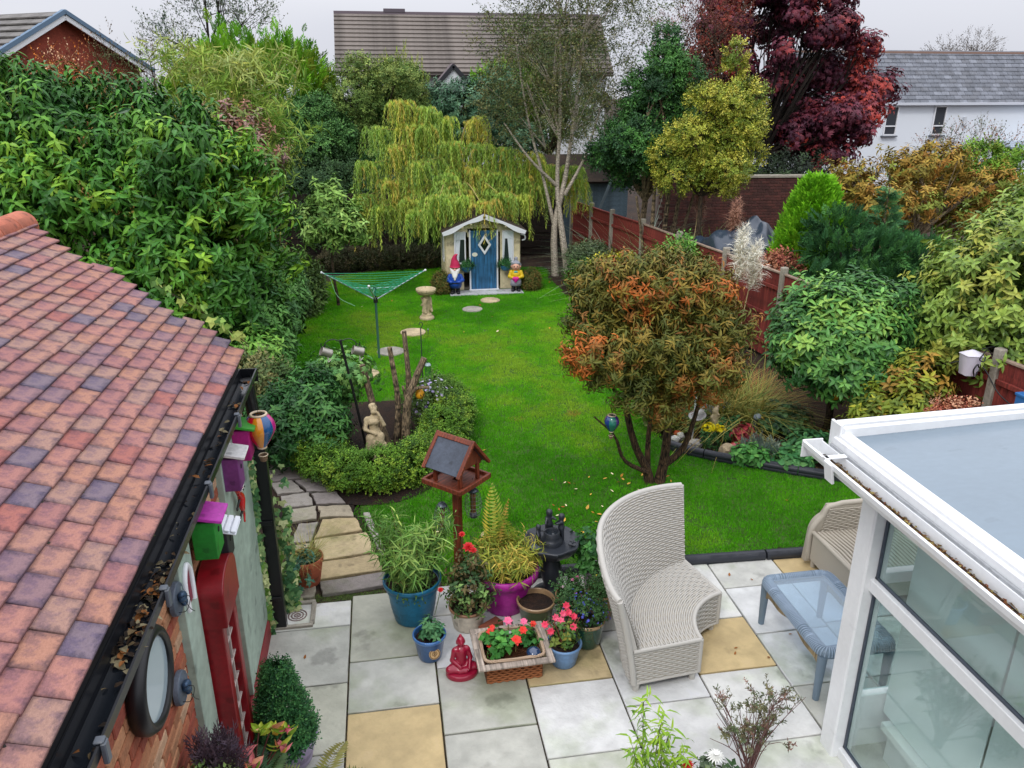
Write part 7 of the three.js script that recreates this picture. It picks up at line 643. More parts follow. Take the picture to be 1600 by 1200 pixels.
// ---------- statue ----------
{ const t = thing('lady_statue', 'weathered stone lady statue leaning head on hand among box hedging', 'statue', [-0.26, 0.03, -9.4], 0.15); t.scale.setScalar(1.12);
  mesh('figure', lumpy(blob([cap([0.012, 0.565, 0.01], 0.036, [0.006, 0.545, 0.022], 0.03), cap([0.0, 0.592, -0.012], 0.04, [0.03, 0.575, -0.03], 0.03), cap([-0.025, 0.61, -0.01], 0.018, [0.02, 0.618, -0.02], 0.02), cap([0.004, 0.52, 0], 0.018, [0, 0.48, -0.005], 0.022), cap([-0.06, 0.455, 0], 0.03, [0.06, 0.46, 0], 0.03), cap([-0.028, 0.425, 0.03], 0.036, [0.03, 0.425, 0.03], 0.036), cap([0, 0.42, 0], 0.055, [0, 0.34, 0], 0.048), cap([0, 0.33, 0], 0.052, [0.015, 0.26, 0.01], 0.075), cap([-0.05, 0.24, 0.05], 0.05, [-0.075, 0.03, 0.06], 0.045), cap([0.06, 0.25, 0.05], 0.05, [0.05, 0.03, 0.075], 0.05), cap([0, 0.24, 0], 0.07, [0, 0.04, 0], 0.085), cap([0.0, 0.2, 0.075], 0.03, [-0.015, 0.03, 0.1], 0.03), cap([0.075, 0.45, 0], 0.026, [0.115, 0.38, 0.045], 0.022), cap([0.115, 0.38, 0.045], 0.02, [0.052, 0.535, 0.035], 0.015), cap([-0.075, 0.45, 0], 0.026, [-0.1, 0.35, 0.04], 0.022), cap([-0.1, 0.35, 0.04], 0.02, [0.01, 0.29, 0.085], 0.016), cap([0.09, 0.14, 0.06], 0.04, [0.1, 0.05, 0.07], 0.045)], 0.011, 76), 0.006, 22, 3), M.stoneWarm, t);
  mesh('base', lumpyMerge([lumpy(lathe([[0, 0.06], [0.12, 0.055], [0.15, 0.03], [0.155, 0.0]], 20), 0.01, 9)]), M.stoneWarm, t); }
// ---------- bird table ----------
{
  const t = thing('bird_table', 'terracotta painted wooden bird table with slate blue roof on post', 'bird table', [0.56, 0, -6.7], -Math.PI / 4), w = std('#9a4a2c', 0.55, { map: rep(tWoodV, 0.5), bumpMap: tWoodV, bumpScale: 0.001 });
  mesh('post', mg([bx(0.07, 1.0, 0.07, 0, 0.5, 0)]), w, t); mesh('tray', mg([bx(0.44, 0.02, 0.44, 0, 0.99, 0)]), w, t); for (const s of [-1, 1]) { mesh('tray_edge', mg([bx(0.47, 0.05, 0.03, 0, 1.01, s * 0.225)]), w, t); mesh('tray_edge', mg([bx(0.03, 0.05, 0.42, s * 0.225, 1.01, 0)]), w, t); for (const q of [-1, 1]) mesh('upright', mg([bx(0.035, 0.2, 0.035, s * 0.15, 1.09, q * 0.13)]), w, t); mesh('gable', triGeo([s * 0.165, 1.17, -0.19, s * 0.165, 1.17, 0.19, s * 0.165, 1.42, 0, s * 0.15, 1.17, -0.19, s * 0.15, 1.42, 0, s * 0.15, 1.17, 0.19]), w, t); mesh('rail', mg([bx(0.34, 0.035, 0.03, 0, 1.17, s * 0.15)]), w, t); }
  const a = Math.atan2(0.27, 0.22), sl = 0.35; for (const s of [-1, 1]) { const rf = mesh('roof', mg([bx(0.4, 0.012, sl, 0, 0, 0)]), std('#4f5868', 0.6, { map: rep(tMottle, 0.5), bumpMap: tGrit, bumpScale: 0.001 }), t); rf.position.set(0, 1.295, s * 0.108); rf.rotation.x = s * a; mesh('roof_trim', mg([bx(0.04, 0.03, sl + 0.03, -0.21, 0.004, 0), bx(0.04, 0.03, sl + 0.03, 0.21, 0.004, 0)]), w, rf); mesh('ridge_board', mg([bx(0.39, 0.024, 0.045, 0, 0.006, -s * (sl / 2 - 0.015))]), w, rf); }
}
function cageFeeder(pos, label) { const t = thing('squirrel_proof_feeder', label, 'bird feeder', pos), g = []; for (let i = 0; i < 14; i++) { const a = i / 14 * 6.283, P = []; for (let k = 0; k <= 8; k++) { const v = k / 8, R = 0.03 + 0.05 * Math.sin(Math.PI * clamp(0.08 + v * 0.84)) ** 0.6; P.push([Math.cos(a) * R, v * 0.28, Math.sin(a) * R]); } g.push(tube(P, 0.0017, 4)); } for (let k = 1; k < 7; k++) { const v = k / 7, R = 0.03 + 0.05 * Math.sin(Math.PI * clamp(0.08 + v * 0.84)) ** 0.6; g.push(at(new THREE.TorusGeometry(R, 0.0017, 4, 26), 0, v * 0.28, 0, Math.PI / 2)); } mesh('cage', mg(g), std('#8c9690', 0.35, { metalness: 0.7 }), t); mesh('seed_tube', mg([cyl(0.028, 0.028, 0.2, 0, 0.15, 0, 16)]), std('#b09468', 0.6, { map: rep(tSoil, 0.1) }), t); mesh('cap', mg([lathe([[0, 0.315], [0.03, 0.31], [0.05, 0.285], [0.05, 0.275], [0, 0.275]], 20)]), std('#4c545c', 0.35, { metalness: 0.5 }), t); mesh('foot', mg([lathe([[0, -0.01], [0.04, 0], [0.035, 0.04], [0, 0.05]], 18)]), std('#3c4048', 0.4), t); mesh('hook', tube([[0, 0.31, 0], [0, 0.42, 0]], 0.0025, 4), M.wire, t); }
cageFeeder([0.405, 0.5, -6.6], 'caged seed feeder hanging beside post over the blue pot'); cageFeeder([0.71, 0.6, -6.66], 'caged seed feeder hanging beside post over the pink pot');
// ---------- fountain ----------
{
  const t = thing('fountain', 'black pedestal fountain with child figures round a well', 'fountain', [1.37, 0, -6.12]), bk = std('#2b2f36', 0.4, { bumpMap: tSoft, bumpScale: 0.003 });
  mesh('pedestal', mg([lathe([[0, 0], [0.17, 0], [0.175, 0.03], [0.12, 0.06], [0.075, 0.1], [0.07, 0.14], [0.095, 0.22], [0.1, 0.3], [0.075, 0.4], [0.06, 0.44], [0.1, 0.47], [0, 0.47]], 30)]), bk, t);
  const gb = lathe([[0, 0.45], [0.1, 0.46], [0.2, 0.5], [0.25, 0.56], [0.265, 0.6], [0.255, 0.615], [0.235, 0.6], [0.2, 0.575], [0, 0.57]], 48), p = gb.attributes.position; for (let i = 0; i < p.count; i++) { const a = Math.atan2(p.getZ(i), p.getX(i)), k = 1 + 0.035 * Math.cos(a * 8); p.setX(i, p.getX(i) * k); p.setZ(i, p.getZ(i) * k); } gb.computeVertexNormals(); mesh('bowl', mg([gb]), bk, t);
  mesh('well', mg([lathe([[0.1, 0.57], [0.1, 0.61], [0.085, 0.615], [0.085, 0.63], [0.075, 0.64], [0.075, 0.69], [0.055, 0.69], [0.055, 0.6]], 26)]), bk, t); mesh('water', mg([cyl(0.055, 0.055, 0.01, 0, 0.66, 0, 20)]), phy('#20262c', 0.05), t);
  [[-0.13, 0.02, 0.6, 0.72], [0.1, -0.05, -1.5, 0.9], [0.0, -0.12, 0, 0.95]].forEach(([x, z, r, s]) => { const c = blob([cap([0, 0.24, 0], 0.032, [0, 0.25, 0], 0.032), cap([0, 0.2, 0], 0.022, [0, 0.13, 0], 0.034), cap([-0.018, 0.12, 0], 0.022, [-0.024, 0.01, 0.01], 0.015), cap([0.018, 0.12, 0], 0.022, [0.024, 0.01, -0.01], 0.015), cap([-0.025, 0.195, 0], 0.014, [-0.045, 0.15, 0.05], 0.011), cap([0.025, 0.195, 0], 0.014, [0.05, 0.2, 0.06], 0.011)], 0.01, 34); const m = mesh('figure', c, bk, t); m.position.set(x, 0.575, z); m.rotation.y = r; m.scale.setScalar(s * 1.05); });
  mesh('solar_panel', mg([bx(0.08, 0.012, 0.07, -0.18, 0.605, 0.1, 0.6, 0.2, 0)]), std('#5a646c', 0.25), t); const pm = mesh('relief', mg([bx(0.075, 0.02, 0.06, 0.18, 0.6, 0.09, -0.6, 0.15, 0), bx(0.06, 0.012, 0.012, 0.18, 0.615, 0.08, -0.6), bx(0.012, 0.012, 0.05, 0.18, 0.615, 0.09, -0.6)]), bk, t); void pm;
}
// ---------- pots ----------
function pot(name, label, pos, R, h, r0, col, { rim = 0.02, rimH = 0.03, rimCol, rough = 0.4, lip = 0.012, coat = 0, cat = 'plant pot', ribs = 0, map } = {}) {
  const t = thing(name, label, cat, pos), prof = [[0, 0], [r0 - 0.01, 0], [r0, 0.008]]; const N = 14; for (let i = 1; i <= N; i++) { const v = i / N, rr = lerp(r0, R - rim, v ** 0.85); prof.push([rr + (ribs ? 0.004 * Math.sin(v * ribs) : 0), lerp(0.01, h - rimH, v)]); }
  mesh('body', mg([lathe(prof, 40)]), phy(col, rough, { clearcoat: coat, map: map || rep(tMottle, 0.7) }), t);
  mesh('rim', mg([lathe([[R - rim, h - rimH], [R - 0.004, h - rimH * 0.9], [R, h - rimH * 0.4], [R - 0.003, h - 0.004], [R - lip, h], [R - lip * 1.6, h - 0.008], [R - lip * 2.2, h - 0.1]], 40)]), phy(rimCol || col, rough, { clearcoat: coat, map: rep(tMottle, 0.7) }), t);
  mesh('compost', lumpyMerge([lumpy(at(new THREE.CircleGeometry(R - lip * 1.8, 30), 0, h - 0.05, 0, -Math.PI / 2), 0.0, 1)]), M.soil, t); return t;
}
const potGroup = (o, g) => { o.userData.group = g; return o; };
{ const t = pot('plant_pot', 'large teal blue plastic pot full of bamboo', [0.08, 0.02, -5.98], 0.26, 0.42, 0.17, '#156f96', { rim: 0.03, rimH: 0.05, ribs: 40, rough: 0.35 }); void t;
  const b = thing('potted_bamboo', 'bushy green bamboo growing in the teal blue pot', 'bamboo', [0.08, 0.38, -5.98]), r = rng(201), cn = [], L = []; for (let i = 0; i < 34; i++) { const a = r() * 6.28, q = 0.13 * Math.sqrt(r()), e = V(Math.cos(a) * (0.12 + r() * 0.22), 0.28 + r() * 0.4, Math.sin(a) * (0.12 + r() * 0.2)), s = V(Math.cos(a) * q, 0, Math.sin(a) * q), pts = curve([s, s.clone().lerp(e, 0.5).add(V(0, 0.06, 0)), e], 6); cn.push(tube(pts, 0.0035, 4)); for (let k = 0; k < 7; k++) L.push({ p: pts[1 + ((r() * 6) | 0)], a: V((r() - 0.5) * 1.6 + Math.cos(a) * 0.6, 0.5 + r() * 0.5, (r() - 0.5) * 1.6 + Math.sin(a) * 0.6).normalize(), t: r() * 6, s: 0.65 + r() * 0.4, c: pick(palette('#4a6f2c', '#5c8236', '#6f9440', '#88a450'), i, k, 0, r) }); } mesh('canes', mg(cn), std('#7a7a44', 0.7), b); gBamboo.forEach((g, i) => copies('foliage', g, LM.satin, L.filter((_, k) => k % 3 === i), b)); mesh('dry_sheaths', mg([...Array(10)].map((_, i) => tube(curve([[-0.1 + i * 0.006, 0, 0.08], [-0.12 + i * 0.008, 0.1, 0.12], [-0.16 + i * 0.012, 0.12 - i * 0.006, 0.15]], 5), 0.003, 4))), std('#b09a6c', 0.8), b); copies('ground_cover', gSmall[0], LM.satin, spread([[0.03, 0.0, 0.07, 0.14, 0.05, 0.1]], { n: 40, seed: 3, depth: 0.9, pal: palette('#4a6a34', '#5f7f40') }), b); }
{ pot('plant_pot', 'large magenta pink bowl pot with wide rim', [0.92, 0.02, -6.02], 0.31, 0.42, 0.19, '#b3269c', { rim: 0.05, rimH: 0.09, rough: 0.45, lip: 0.025 });
  const b = thing('potted_golden_bamboo', 'golden dwarf bamboo growing in the magenta bowl pot', 'bamboo', [0.92, 0.38, -6.02]), r = rng(202), L = []; for (let i = 0; i < 260; i++) { const a = r() * 6.28, q = 0.25 * Math.sqrt(r()), h = 0.02 + r() * 0.3 * (1 - q * 1.4); L.push({ p: V(Math.cos(a) * q * 1.1, h, Math.sin(a) * q), a: V((r() - 0.5) * 1.4 + Math.cos(a) * 0.5, 0.8, (r() - 0.5) * 1.4 + Math.sin(a) * 0.5).normalize(), t: r() * 6, s: 0.55 + r() * 0.3, c: pick(palette('#8a8a2c', '#a3a03a', '#75802a', '#c0a84a', '#6a7a2c'), q * 9, a, h * 5, r) }); } gBamboo.forEach((g, i) => copies('foliage', g, LM.satin, L.filter((_, k) => k % 3 === i), b)); mesh('canes', mg([...Array(20)].map((_, i) => { const a = i * 2.4, q = 0.06 + (i % 5) * 0.03; return tube([[Math.cos(a) * q * 0.7, -0.02, Math.sin(a) * q * 0.7], [Math.cos(a) * q, 0.25, Math.sin(a) * q]], 0.003, 4); })), std('#8a7a44', 0.8), b);
  const f = thing('potted_fern', 'upright golden green fern fronds behind the dwarf bamboo', 'fern', [0.87, 0.38, -6.12]); [[-0.05, 0, -0.12, 0.1, 0.75, '#b0a838'], [0.02, 0, 0.05, 0.02, 0.8, '#8fa038'], [0.12, 0.02, 0.18, -0.05, 0.6, '#9aa83c'], [0.22, 0.0, 0.3, 0.1, 0.62, '#93b03c'], [-0.12, 0.02, -0.3, 0.15, 0.6, '#86a03a'], [-0.02, 0, -0.05, 0.2, 0.68, '#a08838']].forEach(([x, z, lx, lz, len, c], i) => { const m = mesh('frond', SPR.frond(80 + i, { len, n: 22, L: 0.11, W: 0.024, arch: 0.2 }), new THREE.MeshStandardMaterial({ color: C(c), vertexColors: true, roughness: 0.7, side: THREE.DoubleSide }), f); m.position.set(x, 0, z); m.rotation.set(0, i * 1.1 - 0.6, -lx); });
  single('solar_lamp', mg([bx(0.09, 0.02, 0.06, 0, 0, 0, 0.6, 0.35)]), phy('#1c2836', 0.15), 'tiny dark solar panel lying in the magenta bowl pot', 'solar light', [1.06, 0.46, -5.86]); }
{ pot('plant_pot', 'empty olive green glazed pot with tan rim', [1.15, 0.02, -5.72], 0.175, 0.25, 0.12, '#4a5a40', { rim: 0.012, rimH: 0.035, rimCol: '#a38766', coat: 0.5, rough: 0.3 });
  pot('plant_pot', 'cream pot with brown rim holding the red rose bush', [0.55, 0.02, -5.78], 0.17, 0.22, 0.13, '#cfc6b6', { rim: 0.012, rimH: 0.03, rimCol: '#9a7256' });
  const b = thing('rose_bush', 'small rose bush with red blooms in cream pot', 'rose', [0.55, 0.2, -5.78]), lobes = [[0, 0.2, 0.02, 0.24, 0.2, 0.2], [0.02, 0.36, -0.05, 0.15, 0.14, 0.13]]; limbs(b, [0, -0.02, 0], [0, 0.08, 0], lobes, 0.01, M.twig, { seed: 5, twigs: 6 }); crown(b, lobes, [SPR.broad(84, { n: 7, L: 0.045, W: 0.028, stem: 0.06, long: false })], LM.satin, { n: 190, seed: 203, depth: 0.7, up: 0.6, pal: palette('#3f5c30', '#4f7038', '#6a8748', '#35502c', '#5a5030'), size: [0.8, 1.2] }); const red = std('#c2141c', 0.6, { side: THREE.DoubleSide }), fg = SPR.flower(6, { petals: 8, L: 0.035, W: 0.034, cup: 0.35, layers: 4 }); fg.deleteAttribute('color'); [[0.02, 0.6, -0.03, 1.5], [-0.03, 0.72, -0.05, 0.85], [0.06, 0.585, 0.0, 0.9], [-0.24, 0.3, 0.12, 0.75]].forEach(([x, y, z, s]) => { const m = mesh('rose_bloom', fg, red, b); m.position.set(x, y, z); m.scale.setScalar(s); m.rotation.set(0.4, x * 9, 0); mesh('bloom_stem', tube([[0, 0, 0], [-x * 0.3 / s, -0.3 / s, 0.02]], 0.004 / s, 5), M.stem, m); }); }
{ const bp = pot('plant_pot', 'small blue glazed pot with round tan emblem', [0.19, 0.02, -5.42], 0.142, 0.24, 0.095, '#2d578a', { rim: 0.012, rimH: 0.035, rimCol: '#3f74b4', coat: 0.5, rough: 0.3 });
  const e = mesh('emblem', mg([cyl(0.047, 0.047, 0.008, 0, 0, 0, 30, Math.PI / 2)]), std('#c9a877', 0.6), bp); e.position.set(0.032, 0.115, 0.117); e.rotation.set(-0.22, 0.25, 0, 'YXZ'); mesh('motif', mg([at(new THREE.TorusGeometry(0.04, 0.0035, 6, 30), 0, 0, 0.005), tube([[0, -0.028, 0.005], [0, 0.024, 0.005]], 0.003, 5), ...[-1, 1].map((s) => tube(curve([[0, -0.02, 0.005], [s * 0.02, 0.0, 0.005], [s * 0.012, 0.022, 0.005]], 6), 0.0025, 5)), ...[-1, 1].map((s) => tube(curve([[0, -0.005, 0.005], [s * 0.01, 0.006, 0.005], [s * 0.004, 0.02, 0.005]], 6), 0.002, 5))]), std('#6a5030', 0.6), e);
  const b = thing('potted_seedling', 'small crinkled green plant in the small blue pot', 'plant', [0.19, 0.21, -5.42]); crown(b, [[0, 0.07, 0, 0.09, 0.07, 0.09]], [SPR.broad(85, { n: 8, L: 0.05, W: 0.035, stem: 0.04, long: false })], LM.matt, { n: 34, seed: 204, depth: 0.8, up: 1, pal: palette('#3c6a44', '#4f7c50', '#2f5a3c'), size: [0.8, 1.1] }, 'foliage'); }
{ // begonia basket
  const t = thing('trough_planter', 'square wicker planter with pale wooden frame of red flowers', 'planter', [0.84, 0.02, -5.17], 0.03), wk = std('#8a5530', 0.75, { map: rep(tWeaveC, 0.22), bumpMap: rep(tWeave, 0.3), bumpScale: 0.012 }), fr = std('#cfc4b8', 0.7, { map: rep(tWoodV, 0.6) });
  mesh('basket', mg([bx(0.46, 0.21, 0.3, 0, 0.105, 0)]), wk, t); for (const s of [-1, 1]) { mesh('frame_rail', mg([bx(0.62, 0.02, 0.06, 0, 0.225, s * 0.225)]), fr, t); mesh('frame_rail', mg([bx(0.06, 0.02, 0.388, s * 0.28, 0.225, 0)]), fr, t); } const rr = []; for (let k = 0; k < 3; k++) { const P = []; for (let i = 0; i <= 80; i++) { const a = i / 80 * 6.2832, c = Math.cos(a), s = Math.sin(a), x = 0.243 * Math.sign(c) * Math.abs(c) ** 0.25, z = 0.188 * Math.sign(s) * Math.abs(s) ** 0.25, w = i * 0.9 + k * 2.09; P.push([x + Math.cos(w) * 0.007 * c, 0.245 + Math.sin(w) * 0.007, z + Math.cos(w) * 0.007 * s]); } rr.push(tube(P, 0.008, 5)); } mesh('wicker_rim', mg(rr), std('#a89078', 0.7), t); mesh('compost', mg([bx(0.46, 0.02, 0.35, 0, 0.2, 0)]), M.soil, t); const strands = []; for (let i = 0; i < 9; i++) for (const s of [-1, 1]) strands.push(tube([...Array(15)].map((_, k) => [-0.225 + k * 0.032, 0.014 + i * 0.0225, s * (0.152 + 0.007 * ((k + i) % 2 ? 1 : -1))]), 0.009, 5)); const sm = mesh('wicker_strands', mg(strands), std('#96592f', 0.7), t); sm.userData.kind = 'stuff';
  const b = thing('begonia_planting', 'red and pink begonias with round leaves in the square planter', 'flowers', [0.84, 0.22, -5.17]); crown(b, [[-0.1, 0.06, 0.06, 0.11, 0.06, 0.09], [-0.12, 0.07, -0.09, 0.1, 0.06, 0.07], [0.1, 0.06, -0.05, 0.13, 0.07, 0.1]], [SPR.broad(86, { n: 5, L: 0.06, W: 0.055, stem: 0.05, long: false, fold: 0.15 }), SPR.broad(87, { n: 4, L: 0.055, W: 0.05, stem: 0.05, long: false, fold: 0.1 })], LM.satin, { n: 62, seed: 205, depth: 0.9, up: 1, pal: palette('#35702c', '#4a8636', '#2a5c2a', '#7a9440'), size: [0.8, 1.2] }, 'foliage'); const fg = SPR.flower(7, { petals: 6, L: 0.038, W: 0.034, cup: 0.25, layers: 2 }); fg.deleteAttribute('color'); const rm = std('#d8250f', 0.55, { side: THREE.DoubleSide }), pm = std('#e4628c', 0.55, { side: THREE.DoubleSide }); [[-0.16, 0.12, -0.08, rm, 1.0], [0.03, 0.13, 0.07, rm, 1.25], [0.1, 0.15, -0.02, rm, 1.0], [-0.19, 0.1, 0.06, rm, 0.6], [0.2, 0.13, -0.11, rm, 0.8], [0.0, 0.14, -0.17, pm, 1.1], [0.12, 0.17, -0.1, pm, 0.9], [-0.14, 0.13, -0.12, rm, 0.7]].forEach(([x, y, z, m, s]) => { const f = mesh('begonia_bloom', fg, m, b); f.position.set(x, y, z); f.scale.setScalar(s); f.rotation.set(0.5, x * 20, 0); }); mesh('stalks', mg([[-0.16, -0.08], [0.03, 0.07], [0.1, -0.02], [0.2, -0.11], [0.0, -0.17], [0.12, -0.1], [-0.14, -0.12], [-0.19, 0.06]].map(([x, z]) => tube([[x * 0.8, -0.03, z * 0.8], [x, 0.13, z]], 0.005, 5))), std('#7a6a3c', 0.6), b);
  single('glass_float', mg([ball(0.06, 0, 0, 0, 1, 0.7, 1, 20)]), phy('#1c3558', 0.08, { clearcoat: 1 }), 'shiny dark blue glass ball in planter corner', 'glass ball', [1.0, 0.26, -5.04]); }
{ // seated figure statue
  const t = thing('seated_statue', 'crimson cross legged meditating statue on the patio', 'statue', [0.43, 0.02, -5.2], 0.1), m = phy('#8e1030', 0.28, { clearcoat: 0.3 }); t.scale.setScalar(0.88);
  mesh('figure', blob([cap([0, 0.34, 0.01], 0.036, [0, 0.36, 0.005], 0.034), cap([0, 0.4, 0], 0.014, [0, 0.405, 0], 0.012), cap([0, 0.29, 0], 0.02, [0, 0.27, 0], 0.024), cap([-0.05, 0.25, 0], 0.028, [0.05, 0.25, 0], 0.028), cap([0, 0.24, 0], 0.052, [0, 0.12, 0], 0.048), cap([-0.065, 0.24, 0], 0.022, [-0.085, 0.15, 0.01], 0.02), cap([0.065, 0.24, 0], 0.022, [0.085, 0.15, 0.01], 0.02), cap([-0.085, 0.15, 0.01], 0.019, [-0.02, 0.105, 0.075], 0.014), cap([0.085, 0.15, 0.01], 0.019, [0.06, 0.09, 0.085], 0.014), cap([-0.04, 0.08, 0], 0.05, [-0.115, 0.07, 0.04], 0.036), cap([0.04, 0.08, 0], 0.05, [0.115, 0.07, 0.04], 0.036), cap([-0.115, 0.07, 0.04], 0.034, [0.03, 0.065, 0.085], 0.022), cap([0.115, 0.07, 0.04], 0.034, [-0.03, 0.06, 0.08], 0.022), cap([-0.035, 0.345, 0], 0.008, [-0.036, 0.32, 0], 0.008), cap([0.035, 0.345, 0], 0.008, [0.036, 0.32, 0], 0.008), cap([0, 0.345, 0.045], 0.006, [0, 0.335, 0.047], 0.008)], 0.012, 70), m, t);
  mesh('base', mg([at(lathe([[0, 0.05], [0.135, 0.05], [0.15, 0.04], [0.15, 0.005], [0.145, 0]], 36), 0, 0, 0.03, 0, 0, 0, [1, 1, 0.8])]), m, t); }
{ pot('plant_pot', 'pale blue plastic pot holding the pink begonia', [1.28, 0.02, -5.17], 0.15, 0.21, 0.1, '#6c92bf', { rim: 0.012, rimH: 0.03 });
  const b = thing('pink_begonia', 'coral pink begonia spilling from the pale blue pot', 'flowers', [1.28, 0.18, -5.17]); crown(b, [[0, 0.12, -0.02, 0.13, 0.12, 0.1]], [SPR.broad(88, { n: 6, L: 0.05, W: 0.035, stem: 0.06, long: false })], LM.satin, { n: 42, seed: 206, depth: 0.8, up: 0.6, pal: palette('#4a6a30', '#6a7a34', '#8a8a3c', '#5a4a30'), size: [0.7, 1.1] }, 'foliage'); const fg = SPR.flower(8, { petals: 7, L: 0.034, W: 0.026, cup: 0.4, layers: 2 }); fg.deleteAttribute('color'); [[-0.16, 0.22, -0.02], [-0.12, 0.18, 0.02], [0.0, 0.28, -0.06], [0.04, 0.3, -0.04], [0.08, 0.27, -0.02], [-0.03, 0.25, -0.01], [0.07, 0.2, 0.02], [0.03, 0.34, -0.08], [-0.06, 0.24, -0.07]].forEach(([x, y, z], i) => { const f = mesh('begonia_bloom', fg, std(['#e23a5c', '#d62f50', '#e8587a'][i % 3], 0.55, { side: THREE.DoubleSide }), b); f.position.set(x, y, z); f.rotation.set(0.8, i, 0.2); }); mesh('stalks', mg([...Array(7)].map((_, i) => tube(curve([[0, -0.02, 0], [(i - 3) * 0.02, 0.12, -0.02], [(i - 3) * 0.045, 0.24, -0.04 + (i % 2) * 0.03]], 5), 0.005, 5))), std('#8a5040', 0.6), b); }
{ pot('plant_pot', 'dark green glazed pot of blue lobelia beside the wicker chair', [1.53, 0.02, -5.38], 0.155, 0.26, 0.11, '#1f4a3c', { rim: 0.01, rimH: 0.03, rimCol: '#b89a78', coat: 0.9, rough: 0.12 });
  const b = thing('blue_lobelia', 'bushy blue lobelia in the dark green glazed pot', 'flowers', [1.52, 0.24, -5.4]), lobes = [[-0.05, 0.1, 0, 0.17, 0.13, 0.15], [0.05, 0.08, 0.02, 0.14, 0.1, 0.14]]; crown(b, lobes, gSmall, LM.matt, { n: 110, seed: 207, depth: 0.7, up: 0.6, pal: palette('#33552f', '#44683a', '#587a48'), size: [0.6, 0.9] }, 'foliage'); const f = SPR.flower(9, { petals: 5, L: 0.012, W: 0.009, cup: 0.4 }); copies('blossoms', f, LM.matt, spread(lobes, { n: 150, seed: 208, depth: 0.2, pal: palette('#4a52b4', '#6068cc', '#7a7ad8', '#a8a8d8'), size: [0.8, 1.3] }), b); }
[[1.47, -5.72, 'terracotta brown pot of pink flowers behind the lobelia', '#a98866', palette('#d88ab0', '#c05a8c', '#e6c0d4'), 0.145], [1.75, -5.72, 'tan pot with yellow green leaves against the wicker chair back', '#a98866', palette('#c8b83a', '#b8a830'), 0.13]].forEach(([x, z, lab, col, pal, R], i) => { potGroup(pot('plant_pot', lab, [x, 0.02, z], R, 0.27, R * 0.7, col, { rim: 0.01, rimH: 0.03 }), 'tan pots behind the chair'); const b = thing('bedding_plant', ['small pink flowered plant in brown pot behind lobelia', 'yellow green bedding plant in tan pot by chair back'][i], 'flowers', [x, 0.26, z]); const lb = [[0, 0.07, 0, R * 0.95, 0.1, R * 0.9]]; crown(b, lb, gSmall, LM.matt, { n: 70, seed: 210 + i, depth: 0.8, pal: palette('#3f6436', '#55784a', '#6f8a58'), size: [0.6, 0.9] }, 'foliage'); copies('blossoms', SPR.flower(10, { petals: 5, L: 0.018, W: 0.013 }), LM.matt, spread(lb, { n: i ? 6 : 22, seed: 212 + i, depth: 0.2, pal, size: [0.8, 1.3] }), b); });
{ pot('plant_pot', 'pale mauve pot tucked behind the wicker chair', [1.8, 0.02, -6.12], 0.13, 0.24, 0.09, '#9a90a0', { rim: 0.01, rimH: 0.03 }); const b = thing('leafy_seedling', 'upright leafy plant between fountain and wicker chair', 'plant', [1.72, 0.22, -6.12]); crown(b, [[0, 0.2, 0, 0.14, 0.26, 0.12]], [SPR.broad(89, { n: 7, L: 0.06, W: 0.04, stem: 0.07, long: false })], LM.satin, { n: 60, seed: 215, depth: 0.8, pal: palette('#3a7034', '#4c8440', '#2f5c30'), size: [0.9, 1.2] }); mesh('stem', mg([tube([[0, -0.02, 0], [0, 0.4, 0]], 0.006, 5)]), M.stem, b); }
{ // brick offcut under pots
  single('loose_brick', mg([bx(0.21, 0.065, 0.1)]), std('#8a4c38', 0.9, { map: rep(tMottle, 0.3) }), 'loose red brick lying between cream and pink pots', 'brick', [0.74, 0.055, -5.68], 0.6); }
{ // terracotta by the path with grass and ivy
  pot('plant_pot', 'terracotta pot of wispy grass beside the drainpipe', [-0.9, 0.02, -6.66], 0.165, 0.3, 0.11, '#a9573a', { rim: 0.012, rimH: 0.06, rough: 0.8 }); const b = thing('wispy_grass', 'wispy straw green grass in the terracotta pot', 'grass plant', [-0.9, 0.26, -6.69]); copies('blades', SPR.blades(90, { n: 60, len: 0.42, W: 0.004, spread: 0.7, bend: 0.7 }), LM.satin, [...Array(5)].map((_, i) => ({ p: V((i - 2) * 0.03, 0, (i % 2) * 0.04), a: V(0, 1, 0), t: i, s: 0.9 + 0.1 * (i % 3), c: C(['#8f9a50', '#a89a5c', '#7f8a44'][i % 3]) })), b); const e = thing('succulent', 'blue green trailing succulent at the terracotta pot edge', 'plant', [-0.95, 0.3, -6.58]); crown(e, [[0, 0.0, 0, 0.13, 0.1, 0.08], [-0.02, -0.12, 0.08, 0.1, 0.1, 0.06]], [SPR.broad(91, { n: 8, L: 0.055, W: 0.035, stem: 0.05, long: false })], LM.gloss, { n: 46, seed: 216, depth: 0.8, pal: palette('#3a6450', '#4c7860', '#2c5440'), size: [0.8, 1.2] }); }
